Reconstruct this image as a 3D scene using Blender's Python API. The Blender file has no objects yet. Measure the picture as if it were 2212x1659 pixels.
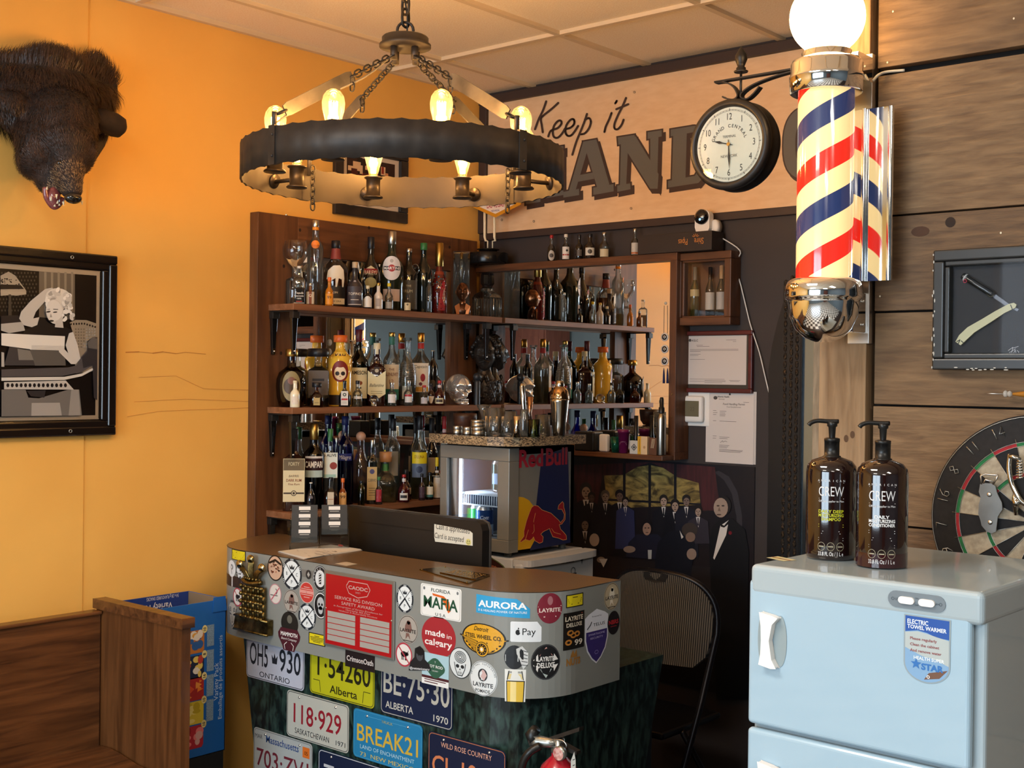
import bpy, math, random
from mathutils import Vector, Matrix
from mathutils.geometry import tessellate_polygon
random.seed(7)
S = bpy.context.scene
COL = S.collection
R = math.radians
PI = math.pi

# ---------------------------------------------------------------- camera
CAMLOC = Vector((3.8, -4.2, 1.65)); FPX = 2661.7
_yaw, _pit, _rol = R(40.655), R(-0.313), R(0.689)
_f = Vector((-math.sin(_yaw)*math.cos(_pit), math.cos(_yaw)*math.cos(_pit), math.sin(_pit)))
_r0 = Vector((math.cos(_yaw), math.sin(_yaw), 0)); _u0 = _r0.cross(_f)
_r = _r0*math.cos(_rol) + _u0*math.sin(_rol)
_u = _u0*math.cos(_rol) - _r0*math.sin(_rol)
cd = bpy.data.cameras.new('camera'); cam = bpy.data.objects.new('camera', cd); COL.objects.link(cam)
cd.sensor_width = 36; cd.lens = 36*FPX/2212; cd.clip_start = 0.05
cam.matrix_world = Matrix(((_r.x, _u.x, -_f.x, CAMLOC.x), (_r.y, _u.y, -_f.y, CAMLOC.y), (_r.z, _u.z, -_f.z, CAMLOC.z), (0, 0, 0, 1)))
S.camera = cam
# measured points of the photograph, turned into places in the room
def ray(px, py): return _f*FPX + _r*(px-1106) - _u*(py-829.5)
def atX(px, py, v):
    d = ray(px, py); return CAMLOC + d*((v-CAMLOC.x)/d.x)
def atY(px, py, v):
    d = ray(px, py); return CAMLOC + d*((v-CAMLOC.y)/d.y)
def atZ(px, py, v):
    d = ray(px, py); return CAMLOC + d*((v-CAMLOC.z)/d.z)
def atP(px, py, x, y):          # height of a point seen at px,py that stands over x,y
    d = ray(px, py); t = math.hypot(x-CAMLOC.x, y-CAMLOC.y)/math.hypot(d.x, d.y); return CAMLOC.z + d.z*t
def depth(p): return (Vector(p)-CAMLOC).dot(_f)
def proj(p):
    q = Vector(p)-CAMLOC; return (1106+FPX*q.dot(_r)/q.dot(_f), 829.5-FPX*q.dot(_u)/q.dot(_f))

# ---------------------------------------------------------------- view, world, big lights
S.view_settings.view_transform = 'Standard'; S.view_settings.look = 'None'
S.view_settings.gamma = 1; S.view_settings.use_curve_mapping = False
S.view_settings.exposure = 0.35
W = bpy.data.worlds.new('world'); S.world = W; W.use_nodes = True
W.node_tree.nodes['Background'].inputs[0].default_value = (0.75, 0.87, 1, 1)
W.node_tree.nodes['Background'].inputs[1].default_value = 1.0
def area(name, loc, target, sx, sy, power, col):
    l = bpy.data.lights.new(name, 'AREA'); l.shape = 'RECTANGLE'; l.size = sx; l.size_y = sy; l.energy = power; l.color = col
    o = bpy.data.objects.new(name, l); COL.objects.link(o); o.location = loc
    o.rotation_euler = (Vector(target)-Vector(loc)).to_track_quat('-Z', 'Y').to_euler(); return o
def point(name, loc, power, col, rad=0.02, parent=None):
    l = bpy.data.lights.new(name, 'POINT'); l.energy = power; l.color = col; l.shadow_soft_size = rad
    o = bpy.data.objects.new(name, l); COL.objects.link(o); o.location = loc; o.parent = parent; return o
WINDOW_LIGHT = area('daylight_window', (2.5, -8.15, 1.6), (3.0, 0, 1.3), 3.4, 2.0, 180, (0.70, 0.86, 1.0))
CEILING_FILLS = [area('added_ceiling_fill_light', (x, y, 2.915), (x, y, 0), 1.15, 0.55, 36, (1.0, 0.92, 0.82)) for x, y in ((2.1, -3.6), (5.2, -3.6), (2.1, -6.0), (5.2, -6.0))]  # unseen fill lights under the ceiling, added to brighten the room from above

# ---------------------------------------------------------------- materials
def lin(c):
    if isinstance(c, str):
        c = tuple(int(c[i:i+2], 16)/255 for i in (0, 2, 4))
        return tuple((x/12.92 if x <= .04045 else ((x+.055)/1.055)**2.4) for x in c) + (1,)
    return tuple(c[:3]) + (1,)
_mc = {}
def mat(name, c, rough=.5, metal=0, c2=None, scale=(1, 1, 1), ns=8, detail=5, bump=0, bs=None, emis=None, es=0, spec=.5, trans=0, ior=1.45, coat=0, lo=.35, hi=.65, dist=0):
    if name in _mc: return _mc[name]
    m = bpy.data.materials.new(name); _mc[name] = m; m.use_nodes = True
    nt = m.node_tree; b = nt.nodes['Principled BSDF']
    b.inputs['Base Color'].default_value = lin(c); b.inputs['Roughness'].default_value = rough
    b.inputs['Metallic'].default_value = metal; b.inputs['Specular IOR Level'].default_value = spec
    b.inputs['Transmission Weight'].default_value = trans; b.inputs['IOR'].default_value = ior
    b.inputs['Coat Weight'].default_value = coat
    if emis: b.inputs['Emission Color'].default_value = lin(emis); b.inputs['Emission Strength'].default_value = es
    if c2 or bump:
        tc = nt.nodes.new('ShaderNodeTexCoord'); mp = nt.nodes.new('ShaderNodeMapping'); n = nt.nodes.new('ShaderNodeTexNoise')
        mp.inputs['Scale'].default_value = scale; n.inputs['Scale'].default_value = ns; n.inputs['Detail'].default_value = detail; n.inputs['Distortion'].default_value = dist
        nt.links.new(tc.outputs['Object'], mp.inputs[0]); nt.links.new(mp.outputs[0], n.inputs['Vector'])
        if c2:
            r = nt.nodes.new('ShaderNodeValToRGB'); r.color_ramp.elements[0].color = lin(c); r.color_ramp.elements[1].color = lin(c2)
            r.color_ramp.elements[0].position = lo; r.color_ramp.elements[1].position = hi
            nt.links.new(n.outputs['Fac'], r.inputs[0]); nt.links.new(r.outputs[0], b.inputs['Base Color'])
        if bump:
            bp = nt.nodes.new('ShaderNodeBump'); bp.inputs['Strength'].default_value = bump; bp.inputs['Distance'].default_value = .01
            h = n
            if bs:
                h = nt.nodes.new('ShaderNodeTexNoise'); h.inputs['Scale'].default_value = bs; h.inputs['Detail'].default_value = 4; nt.links.new(mp.outputs[0], h.inputs['Vector'])
            nt.links.new(h.outputs['Fac'], bp.inputs['Height']); nt.links.new(bp.outputs[0], b.inputs['Normal'])
    return m
def ink(c, rough=.45, metal=0): return mat('print_'+c+('m' if metal else '')+str(int(rough*100)), c, rough, metal)
def thin(name, c, ior=1.45, rough=.02, tl=0):   # thin clear sheet or wall of glass: tinted see-through plus mirror-like surface reflection
    if name in _mc: return _mc[name]
    m = bpy.data.materials.new(name); _mc[name] = m; m.use_nodes = True; nt = m.node_tree; nt.nodes.clear()
    o = nt.nodes.new('ShaderNodeOutputMaterial'); mx = nt.nodes.new('ShaderNodeMixShader'); t = nt.nodes.new('ShaderNodeBsdfTransparent'); g = nt.nodes.new('ShaderNodeBsdfGlossy'); fr = nt.nodes.new('ShaderNodeFresnel')
    t.inputs[0].default_value = lin(c); g.inputs['Roughness'].default_value = rough; fr.inputs[0].default_value = ior
    nt.links.new(fr.outputs[0], mx.inputs[0]); nt.links.new(t.outputs[0], mx.inputs[1]); nt.links.new(g.outputs[0], mx.inputs[2]); nt.links.new(mx.outputs[0], o.inputs[0])
    if tl:
        s_ = nt.nodes.new('ShaderNodeBsdfTranslucent'); s_.inputs[0].default_value = lin(c); m2 = nt.nodes.new('ShaderNodeMixShader'); m2.inputs[0].default_value = tl
        nt.links.new(mx.outputs[0], m2.inputs[1]); nt.links.new(s_.outputs[0], m2.inputs[2]); nt.links.new(m2.outputs[0], o.inputs[0])
    return m
def glow(name, c, s):
    if name in _mc: return _mc[name]
    m = bpy.data.materials.new(name); _mc[name] = m; m.use_nodes = True; nt = m.node_tree; nt.nodes.clear()
    o = nt.nodes.new('ShaderNodeOutputMaterial'); e = nt.nodes.new('ShaderNodeEmission'); e.inputs[0].default_value = lin(c); e.inputs[1].default_value = s
    nt.links.new(e.outputs[0], o.inputs[0]); return m

# ---------------------------------------------------------------- geometry
class G:
    def __init__(s, M=None): s.v = []; s.f = []; s.m = []; s.s = []; s.M = M
    def add(s, V, F, m, sm=False):
        b = len(s.v)
        s.v += [tuple(s.M @ Vector(p)) for p in V] if s.M else [tuple(p) for p in V]
        for f in F: s.f.append([b+i for i in f]); s.m.append(m); s.s.append(sm)
        return s
    def box(s, x0, x1, y0, y1, z0, z1, m):
        V = [(x, y, z) for z in (z0, z1) for y in (y0, y1) for x in (x0, x1)]
        return s.add(V, [(0, 2, 3, 1), (4, 5, 7, 6), (0, 1, 5, 4), (2, 6, 7, 3), (0, 4, 6, 2), (1, 3, 7, 5)], m)
    def hexa(s, V, m): return s.add(V, [(0, 2, 3, 1), (4, 5, 7, 6), (0, 1, 5, 4), (2, 6, 7, 3), (0, 4, 6, 2), (1, 3, 7, 5)], m)
    def lathe(s, prof, m, c=(0, 0, 0), n=24, sx=1, sy=1, p=2, sm=True, cap=True, axis='z', a0=0):
        V = []; F = []
        for r, z in prof:
            for i in range(n):
                a = a0+2*PI*(i+.5)/n; ca, sa = math.cos(a), math.sin(a)
                k = 1 if p == 2 else (abs(ca)**p+abs(sa)**p)**(-1/p)
                q = (r*k*ca*sx, r*k*sa*sy, z)
                if axis == 'x': q = (q[2], q[0], q[1])
                if axis == 'y': q = (q[0], q[2], q[1])
                V.append((c[0]+q[0], c[1]+q[1], c[2]+q[2]))
        for j in range(len(prof)-1):
            for i in range(n):
                k = (i+1) % n; F.append((j*n+i, j*n+k, (j+1)*n+k, (j+1)*n+i))
        s.add(V, F, m, sm)
        if cap:
            for j, rev in ((0, 1), (len(prof)-1, 0)):
                if prof[j][0] > 1e-6: b = [j*n+i for i in range(n)]; s.add([V[i] for i in b], [list(range(n))[::-1] if rev else list(range(n))], m)
        return s
    def tube(s, P, r, m, n=8, closed=False, sm=True, flat=None):
        P = [Vector(p) for p in P]; N = len(P); V = []; F = []; up = None
        for i in range(N):
            t = (P[(i+1) % N]-P[i-1]) if closed else (P[min(i+1, N-1)]-P[max(i-1, 0)])
            t.normalize()
            if up is None: up = Vector((0, 0, 1)) if abs(t.z) < .9 else Vector((1, 0, 0))
            a = t.cross(up)
            if a.length < 1e-4: a = t.cross(Vector((1, .3, 0)))
            a.normalize(); b = a.cross(t); up = b
            rr = r[i] if isinstance(r, (list, tuple)) else r
            for k in range(n):
                w = 2*PI*k/n; V.append(P[i]+a*math.cos(w)*rr*(flat or 1)+b*math.sin(w)*rr)
        for i in range(N if closed else N-1):
            j = (i+1) % N
            for k in range(n): l = (k+1) % n; F.append((i*n+k, i*n+l, j*n+l, j*n+k))
        if not closed: F += [list(range(n))[::-1], [(N-1)*n+k for k in range(n)]]
        return s.add(V, F, m, sm)
    def ball(s, c, r, m, n=16, k=10, sx=1, sy=1, sz=1):
        return s.lathe([(max(1e-5, r*math.sin(PI*j/k)), -r*sz*math.cos(PI*j/k)) for j in range(k+1)], m, c, n, sx, sy, cap=False)
    def prism(s, poly, m, mp, h0, h1, m2=None):      # a 2D outline given depth; mp(u,v,h) -> xyz
        n = len(poly); T = tessellate_polygon([[Vector((a, b, 0)) for a, b in poly]])
        A = [mp(a, b, h0) for a, b in poly]; B = [mp(a, b, h1) for a, b in poly]
        s.add(B, T, m2 or m); s.add(A, [t[::-1] for t in T], m)
        s.add(A+B, [(i, (i+1) % n, n+(i+1) % n, n+i) for i in range(n)], m); return s
    def poly(s, poly, m, mp, h=0, sub=None):
        T = tessellate_polygon([[Vector((a, b, 0)) for a, b in poly]])
        tr = [[Vector(poly[i]) for i in t] for t in T]
        if sub:
            out = []; st = tr
            while st:
                t = st.pop(); L = [(t[i]-t[(i+1) % 3]).length for i in range(3)]; i = L.index(max(L))
                if L[i] > sub: q = (t[i]+t[(i+1) % 3])/2; st += [[t[i], q, t[(i+2) % 3]], [q, t[(i+1) % 3], t[(i+2) % 3]]]
                else: out.append(t)
            tr = out
        V = []; F = []
        for t in tr:
            a, b, c = t
            if (b-a).cross(c-a) < 0: t = [a, c, b]
            F.append((len(V), len(V)+1, len(V)+2)); V += [mp(q.x, q.y, h) for q in t]
        return s.add(V, F, m)
    def rect(s, u0, u1, v0, v1, m, mp, h=0, sub=None): return s.poly([(u0, v0), (u1, v0), (u1, v1), (u0, v1)], m, mp, h, sub)
    def disc(s, u, v, a, b, m, mp, h=0, n=28, sub=None, a0=0, a1=2*PI):
        P = [(u+a*math.cos(a0+(a1-a0)*i/n), v+b*math.sin(a0+(a1-a0)*i/n)) for i in range(n+(a1-a0 < 6.2))]
        return s.poly(P, m, mp, h, sub)
    def ring(s, u, v, a, b, w, m, mp, h=0, n=32):
        V = []; F = []
        for i in range(n):
            c, d = math.cos(2*PI*i/n), math.sin(2*PI*i/n); V += [mp(u+a*c, v+b*d, h), mp(u+(a-w)*c, v+(b-w)*d, h)]
        for i in range(n): j = (i+1) % n; F.append((2*i, 2*j, 2*j+1, 2*i+1))
        return s.add(V, F, m)
    def line(s, P, w, m, mp, h=0):                    # painted stroke with round ends
        for i in range(len(P)-1):
            a, b = Vector(P[i]), Vector(P[i+1]); d = b-a
            if d.length < 1e-7: continue
            d.normalize(); q = Vector((-d.y, d.x))*w/2
            s.add([mp(*(a-q), h), mp(*(b-q), h), mp(*(b+q), h), mp(*(a+q), h)], [(0, 1, 2, 3)], m)
            if len(P) > 2 or w > .004:
                for e in ((a, b) if i == 0 else (b,)):
                    s.disc(e.x, e.y, w/2, w/2, m, mp, h+1e-5, 8)
        return s
    def text(s, t, u, v, size, m, mp, h=0, sx=1, bold=0, shear=0, rot=0, al='CENTER', w=None, ex=0):
        V, F = textmesh(t, bold, shear); xs = [p[0] for p in V]
        if not xs: return s
        x0, x1 = min(xs), max(xs); k = size*sx
        if w: k = w/(x1-x0)
        off = {'CENTER': (x0+x1)/2, 'LEFT': x0, 'RIGHT': x1}[al]; c, d = math.cos(rot), math.sin(rot)
        Q = [((p[0]-off)*k, p[1]*size) for p in V]
        Q = [mp(u+a*c-b*d, v+a*d+b*c, h) for a, b in Q]
        return s.add(Q, F, m)
    def arctext(s, t, u, v, r, a_mid, step, size, m, mp, h=0, bold=0, sx=1, inward=False):
        for i, ch in enumerate(t):
            if ch == ' ': continue
            a = a_mid+(-1 if not inward else 1)*(i-(len(t)-1)/2)*step
            s.text(ch, u+r*math.cos(a), v+r*math.sin(a), size, m, mp, h, sx=sx, bold=bold, rot=a-PI/2+(PI if inward else 0))
        return s
    def build(s, name, parent=None, bevel=0, seg=2, loc=None, rot=None, mods=None, **tags):
        me = bpy.data.meshes.new(name); me.from_pydata(s.v, [], s.f)
        ms = []; ix = {}
        for m in s.m:
            if m not in ix: ix[m] = len(ms); ms.append(m); me.materials.append(m)
        me.polygons.foreach_set('material_index', [ix[m] for m in s.m]); me.polygons.foreach_set('use_smooth', s.s); me.update()
        o = bpy.data.objects.new(name, me); COL.objects.link(o); o.parent = parent
        if loc: o.location = loc
        if rot: o.rotation_euler = rot
        if bevel:
            b = o.modifiers.new('bevel', 'BEVEL'); b.width = bevel; b.segments = seg; b.limit_method = 'ANGLE'; b.angle_limit = R(40)
        for k, v in tags.items(): o[k] = v
        return o
_tm = {}
def textmesh(t, bold=0, shear=0):
    k = (t, bold, shear)
    if k not in _tm:
        c = bpy.data.curves.new('t', 'FONT'); c.body = t; c.size = 1; c.offset = bold; c.shear = shear; c.resolution_u = 3 if len(t) < 9 else 2
        o = bpy.data.objects.new('t', c); me = bpy.data.meshes.new_from_object(o)
        _tm[k] = ([tuple(v.co) for v in me.vertices], [tuple(p.vertices) for p in me.polygons])
        bpy.data.objects.remove(o); bpy.data.meshes.remove(me); bpy.data.curves.remove(c)
    return _tm[k]
def thing(name, label, cat, loc=(0, 0, 0), rz=0, group=None, rot=None):
    o = bpy.data.objects.new(name, None); COL.objects.link(o); o.location = loc; o.rotation_euler = rot or (0, 0, rz); o.empty_display_size = .05
    o['label'] = label; o['category'] = cat
    if group: o['group'] = group
    return o
def tag(o, label, cat, group=None):
    o['label'] = label; o['category'] = cat
    if group: o['group'] = group
    return o
def copy_tree(o, parent=None):
    c = o.copy(); COL.objects.link(c); c.parent = parent
    for ch in list(o.children): copy_tree(ch, c)
    return c
def mapXZ(x, y, z, s=-1):        # on a face looking to -Y: u along +X, v up, h toward -Y
    return lambda u, v, h: (x+u, y-h, z+v)
def mapYZ(x, y, z):              # on a face looking to +X: u along +Y
    return lambda u, v, h: (x+h, y+u, z+v)
def mapXY(x, y, z, a=0):
    c, s = math.cos(a), math.sin(a)
    return lambda u, v, h: (x+u*c-v*s, y+u*s+v*c, z+h)
def mapcyl(r, z, a, cx=0, cy=0): # round a bottle: u along the surface
    return lambda u, v, h: (cx+(r+h)*math.cos(a+u/r), cy+(r+h)*math.sin(a+u/r), z+v)
def smooth_path(P, k=6):
    out = []
    P = [Vector(p) for p in P]
    for i in range(len(P)-1):
        p0, p1, p2, p3 = P[max(i-1, 0)], P[i], P[i+1], P[min(i+2, len(P)-1)]
        for j in range(k):
            t = j/k; out.append(.5*((2*p1)+(p2-p0)*t+(2*p0-5*p1+4*p2-p3)*t*t+(3*p1-p0-3*p2+p3)*t**3))
    return out+[P[-1]]
def wood(name, a, b, along='x', rough=.55, bump=.25, f=1.0, coat=0):
    sc = {'x': (1.2, 14, 14), 'y': (14, 1.2, 14), 'z': (14, 14, 1.2)}[along]
    return mat(name, a, rough, c2=b, scale=tuple(q*f for q in sc), ns=3, detail=9, bump=bump, dist=.6, lo=.3, hi=.7, coat=coat)
CHROME = mat('chrome', (0.9, 0.9, 0.9), .06, 1)
STEEL = mat('brushed_steel', (0.62, 0.6, 0.57), .3, 1)
BLACKM = mat('black_metal', '2b2826', .45, .6, c2='3a3530', ns=30)
BLACKP = mat('black_plastic', '151515', .35)
WHITEP = mat('white_plastic', 'e8e6e2', .4)
GLASS = thin('clear_glass', (.97, .98, .97))
PANE = thin('glazing', (.98, .98, .98))
MIRROR = mat('mirror_silver', (.9, .9, .88), .0, 1)
BRASS = mat('brass', 'b5975a', .3, 1, c2='7d6334', ns=40, bump=.1)
# ================================================================ room shell
Wn = 7.2; YF = -8.0; ZC = 2.933; YC = -1.4; XC = 2.41
M_OR = mat('orange_wall_paint', 'edb85e', .55, c2='e9b259', ns=3, bump=.02)
M_BR = mat('dark_brown_wall_paint', '37302f', .6, c2='322c2c', ns=4, bump=.02, bs=60)
M_CEIL = mat('ceiling_tile', 'f6ead4', .9, c2='eedcc0', ns=180, bump=.12)
M_TBAR = mat('ceiling_grid', 'd8c4a4', .6)
M_FLOOR = mat('dark_tile_floor', '2b2320', .35, c2='3a2e28', ns=12)
def struct(g, name, **k): return g.build(name, kind='structure', **k)
struct(G().box(-.1, 0, YF, .1, 0, ZC+.1, M_OR), 'wall_left')
struct(G().box(-.1, XC+.1, 0, .1, 0, ZC+.1, M_BR), 'wall_back')
g = G().box(-.1, Wn+.1, YF-.1, .1, -.1, -.001, M_FLOOR); mw_ = mat('white_floor_tile', 'c8c8c4', .3)
for i in range(24):
    for j in range(26): x, y = .0+i*.3, YF+.0+j*.3; g.add([(x, y, 0), (x+.3, y, 0), (x+.3, y+.3, 0), (x, y+.3, 0)], [(0, 1, 2, 3)], mw_ if (i+j) % 2 and y < -2.3 else M_FLOOR)
struct(g, 'floor')
M_BLUE = mat('blue_grey_wall_paint', '5d7080', .6)
struct(G().box(Wn, Wn+.1, YF, YC, 0, ZC+.1, M_BLUE), 'wall_east')
g = G()
for a, b, c, d in ((-.1, .5, 0, ZC), (4.5, Wn+.1, 0, ZC), (.5, 4.5, 0, .5), (.5, 4.5, 2.7, ZC)): g.box(a, b, YF-.1, YF, c, d+(.1 if d == ZC else 0), M_BLUE)
struct(g, 'wall_front')
g = G(); mf = mat('window_frame_metal', '8a8a88', .4, .7)
for x in (.5, 2.5-.025, 4.45): g.box(x, x+.05, YF-.09, YF-.03, .5, 2.7, mf)
for z in (.5, 2.65): g.box(.55, 4.45, YF-.09, YF-.03, z, z+.05, mf)
wf = struct(g, 'window_1'); G().box(.55, 4.45, YF-.065, YF-.06, .55, 2.65, PANE).build('pane', wf)
# ceiling: tiles and T-bar grid as one suspended ceiling
g = G().box(-.1, Wn+.1, YF-.1, .1, ZC+.012, ZC+.1, M_CEIL)
x = .3-.61
xs = [.3+.612*i for i in range(0, 12)]; ys = [-.59-1.22*i for i in range(0, 7)]
for x in xs: g.box(x-.012, x+.012, YF, 0, ZC-.002, ZC+.013, M_TBAR)
for y in ys: g.box(0, Wn, y-.012, y+.012, ZC-.0025, ZC+.0125, M_TBAR)
g.box(0, .022, YF, 0, ZC-.006, ZC+.013, M_TBAR); struct(g, 'ceiling')
# seams of the wall board on the orange wall: a slightly proud batten edge
g = G().box(0, .004, -8, -1.99, 0, ZC, M_OR); struct(g, 'trim_1')
g = G().box(0, .006, -2.485, -2.48, 2.3, ZC, mat('seam_brown', '9a6a30', .8)); struct(g, 'trim_2')  # narrow orange-brown strip along the upper seam
# long scuff marks on the plaster, thin irregular scratches
g = G(); mk = mat('plaster_scratch', 'b87838', .8)
pts = [(272, 761), (300, 760), (330, 763), (352, 760), (380, 764), (400, 761), (444, 765)]
mpA = lambda u, v, h: tuple(atX(u, v, .001+h))
for i in range(len(pts)-1): g.line([pts[i], pts[i+1]], random.choice((1.2, 2.2, 1.6)), mk, mpA)
for p in (((275, 900), (340, 889), (400, 886), (470, 884), (553, 880)), ((300, 815), (380, 812), (440, 840), (552, 843)), ((290, 868), (400, 862), (556, 868))):
    g.line(p, .8, mat('plaster_scratch_faint', 'cf8c44', .7), mpA, .0002)
struct(g, 'trim_3')
# trims of the dark wall
M_TR = mat('dark_trim', '3a2d29', .5)
g = G().box(0, XC, -.035, 0, 2.888, 2.928, M_TR).box(0, XC, -.02, 0, 2.272, 2.304, M_TR).box(0, .045, -.03, 0, 2.304, 2.888, M_TR).box(0, .03, -.015, 0, 1.2, 2.272, M_TR)
struct(g, 'trim_4', bevel=.003)
# partition on the right: end wall, plank cladding
MW = [mat('weathered_plank_%s' % k, a, .75, c2=b, scale=(1, 1, 7), ns=n_, detail=14, bump=.55, dist=.3, lo=.25, hi=.8) for k, a, b, n_ in (('a', '5a4430', '86694a', 9), ('b', '544030', '7c6044', 13), ('c', '624a34', '8f7252', 11))]
MWV = wood('weathered_corner_board', '74593d', '9c8060', 'z', .75, .4)
MDK = mat('gap_black', '140f0c', .9)
struct(G().box(XC, XC+.1, YC+.03, 0, 0, ZC+.1, M_BR).box(XC+.02, Wn+.1, YC+.03, YC+.12, 0, ZC+.1, MDK), 'wall_right')
zs = [0.02, .34, .63, .86, 1.085, 1.311, 1.595, 1.817, 2.044, 2.388, 2.66, ZC]
g = G()
for i in range(len(zs)-1):
    gp = .009 if abs(zs[i+1]-2.388) < .01 else .0035
    g.box(2.537, Wn, YC-.004*(i % 2), YC+.028, zs[i]+(.009 if abs(zs[i]-2.388) < .01 else .0015), zs[i+1]-gp, MW[i % 3])
mn = mat('nail_fill', 'd8cbb0', .6); mk = mat('knot_dark', '2a1b12', .8)
for px, py in ((1906, 495), (1906, 530), (1901, 640), (2162, 503), (2190, 40), (1929, 25), (1917, 135), (2215, 330)):
    p = atY(px, py, YC-.0045); g.disc(0, 0, .0022, .0026, mn, mapXZ(p.x, p.y, p.z), .0006, 8)
for px, py, a, b in ((2053, 480, .012, .012), (1988, 500, .022, .012)):
    p = atY(px, py, YC-.0045); g.disc(0, 0, a, b, mk if a < .02 else mat('knot_brown', '4a3020', .8), mapXZ(p.x, p.y, p.z), .0005, 14)
struct(g, 'trim_5', bevel=.0015)
g = G().box(2.405, 2.5255, YC-.022, YC+.03, 0, ZC, MWV).box(2.385, 2.405, YC-.015, YC+.03, 0, ZC, mat('side_batten', '8d7d68', .8, c2='6f604d', scale=(1, 1, .2), ns=60))
mpc = mapXZ(0, YC-.022, 0)
for u, v in ((2.478, 1.512), (2.494, 1.522)): g.disc(u, v, .006, .009, mat('knot_soft', '523a26', .8), mpc, .0005, 12)
struct(g, 'trim_6', bevel=.002)
# cabinet seen only in the mirrors
t = thing('storage_cabinet', 'tall reddish brown storage cabinet with panel doors against the window wall', 'cabinet', (6.35, -7.7, 0))
mc = wood('red_brown_cabinet', '5a3630', '6b433a', 'z', .5, .05)
G().box(-.7, .7, -.25, .22, 0, 2.3, mc).build('body', t, bevel=.004)
for k in (0, 1): G().box(-.68+.69*k, -.01+.69*k, .22, .24, .05, 2.25, mc).box(-.6+.69*k, -.09+.69*k, .24, .245, .15, 2.15, mc).build('door', t, bevel=.003)
# ================================================================ painted sign board
M_SG = mat('cream_sign_board', 'e3c097', .6, c2='dcb68b', scale=(1, 1, 3), ns=14, bump=.02)
t = thing('sign_board', 'long cream painted sign board with grey slab letters and script Keep it above', 'sign', (.82, -.006, 2.3))
x0 = .045
G().box(x0-.82, XC-.01-.82, -.008, .006, .004, .588, M_SG).build('board', t)
SY = -.015
def sgm(u, v, h): p = atY(u, v, SY-h); return (p.x-.82, p.y+.006, p.z-2.3)
BR = ink('40302a', .5); GY = ink('62605a', .5)
K = 4.424
def zz(P): return [(1000+a/K, 150+b/K) for a, b in P]
g = G()
sw = 4.6
for P in ([(795, 305), (765, 390), (722, 480), (688, 572)], [(910, 320), (850, 375), (775, 435), (745, 470), (752, 530), (762, 600)],
          [(815, 640), (830, 600), (850, 580), (905, 560), (940, 520), (935, 490), (905, 495), (870, 540), (858, 600), (870, 645), (905, 652), (945, 615), (975, 565)],
          [(985, 570), (1030, 555), (1062, 520), (1060, 480), (1030, 480), (990, 530), (978, 590), (995, 630), (1030, 632), (1065, 595), (1100, 540)],
          [(1185, 425), (1160, 500), (1120, 600), (1080, 700), (1045, 815)], [(1165, 480), (1205, 465), (1222, 500), (1205, 560), (1165, 610), (1125, 620)],
          [(1420, 415), (1395, 480), (1365, 545), (1352, 598)], [(1455, 325), (1470, 300)],
          [(1558, 272), (1525, 350), (1480, 440), (1448, 520), (1450, 565), (1480, 570), (1515, 530), (1535, 480)], [(1465, 380), (1580, 332)]):
    Q = [tuple(q) for q in smooth_path([Vector(p).to_3d() for p in zz(P)], 5)]
    SCR = len(g.v); g.line([(a[0], a[1]) for a in Q], sw, BR, sgm, .0017+1e-7*SCR)
g.build('script_lettering', t)
# slab serif capitals, traced as strokes; dark edge and drop shade under a grey face
def slab(polys):
    g = G(); e = 3.2
    for k_, P in enumerate(polys):
        P = zz(P); dk = .00003*k_; c = Vector((sum(a for a, b in P)/len(P), sum(b for a, b in P)/len(P)))
        ar = sum(P[i][0]*P[(i+1) % len(P)][1]-P[(i+1) % len(P)][0]*P[i][1] for i in range(len(P)))
        def off(d, sh=(0, 0)):
            out = []; n = len(P); sg = 1 if ar > 0 else -1
            for i in range(n):
                a, b, c_ = Vector(P[i-1]), Vector(P[i]), Vector(P[(i+1) % n])
                n1 = Vector(((b-a).y, -(b-a).x)).normalized()*sg; n2 = Vector(((c_-b).y, -(c_-b).x)).normalized()*sg
                m = (n1+n2); m = m/max(.35, m.length_squared)*2
                out.append((b.x+m.x*d+sh[0], b.y+m.y*d+sh[1]))
            return out
        g.poly(off(e), BR, sgm, .0009+dk); g.poly(off(e, (5.5, 7.5)), BR, sgm, .0006+dk); g.poly(P, GY, sgm, .0014+dk)
    return g
A_ = [[(1150, 690), (1275, 668), (1400, 1100), (1285, 1135)], [(1150, 690), (1215, 690), (1075, 1160), (1010, 1170)], [(1110, 1010), (1240, 985), (1255, 1045), (1090, 1075)],
      [(960, 1170), (1110, 1140), (1110, 1200), (960, 1225)], [(1245, 1130), (1440, 1095), (1440, 1165), (1245, 1200)]]
N_ = [[(1480, 650), (1640, 625), (1645, 690), (1485, 720)], [(1510, 700), (1580, 690), (1560, 1110), (1500, 1120)], [(1570, 645), (1650, 640), (1870, 1000), (1860, 1140), (1790, 1140), (1570, 790)],
      [(1790, 620), (1870, 610), (1855, 1130), (1790, 1030)], [(1765, 600), (1900, 580), (1900, 640), (1765, 665)], [(1475, 1110), (1600, 1088), (1600, 1145), (1475, 1170)]]
D_ = [[(1985, 575), (2200, 540), (2200, 600), (1985, 640)], [(2010, 600), (2140, 590), (2125, 1100), (1995, 1120)], [(1960, 1065), (2250, 1010), (2250, 1085), (1960, 1130)],
      [(2200, 540), (2310, 540), (2375, 600), (2400, 720), (2390, 860), (2340, 980), (2250, 1085), (2215, 1020), (2270, 920), (2285, 760), (2260, 640), (2200, 600)]]
H_ = [[(640, 860), (830, 830), (830, 880), (640, 915)], [(690, 860), (780, 850), (780, 1230), (690, 1240)], [(900, 740), (960, 732), (960, 790), (900, 800)], [(905, 780), (950, 780), (950, 1180), (905, 1190)],
      [(600, 1235), (740, 1212), (740, 1265), (600, 1290)], [(780, 1180), (960, 1155), (960, 1200), (780, 1232)], [(780, 1000), (910, 980), (910, 1040), (780, 1062)]]
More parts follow.
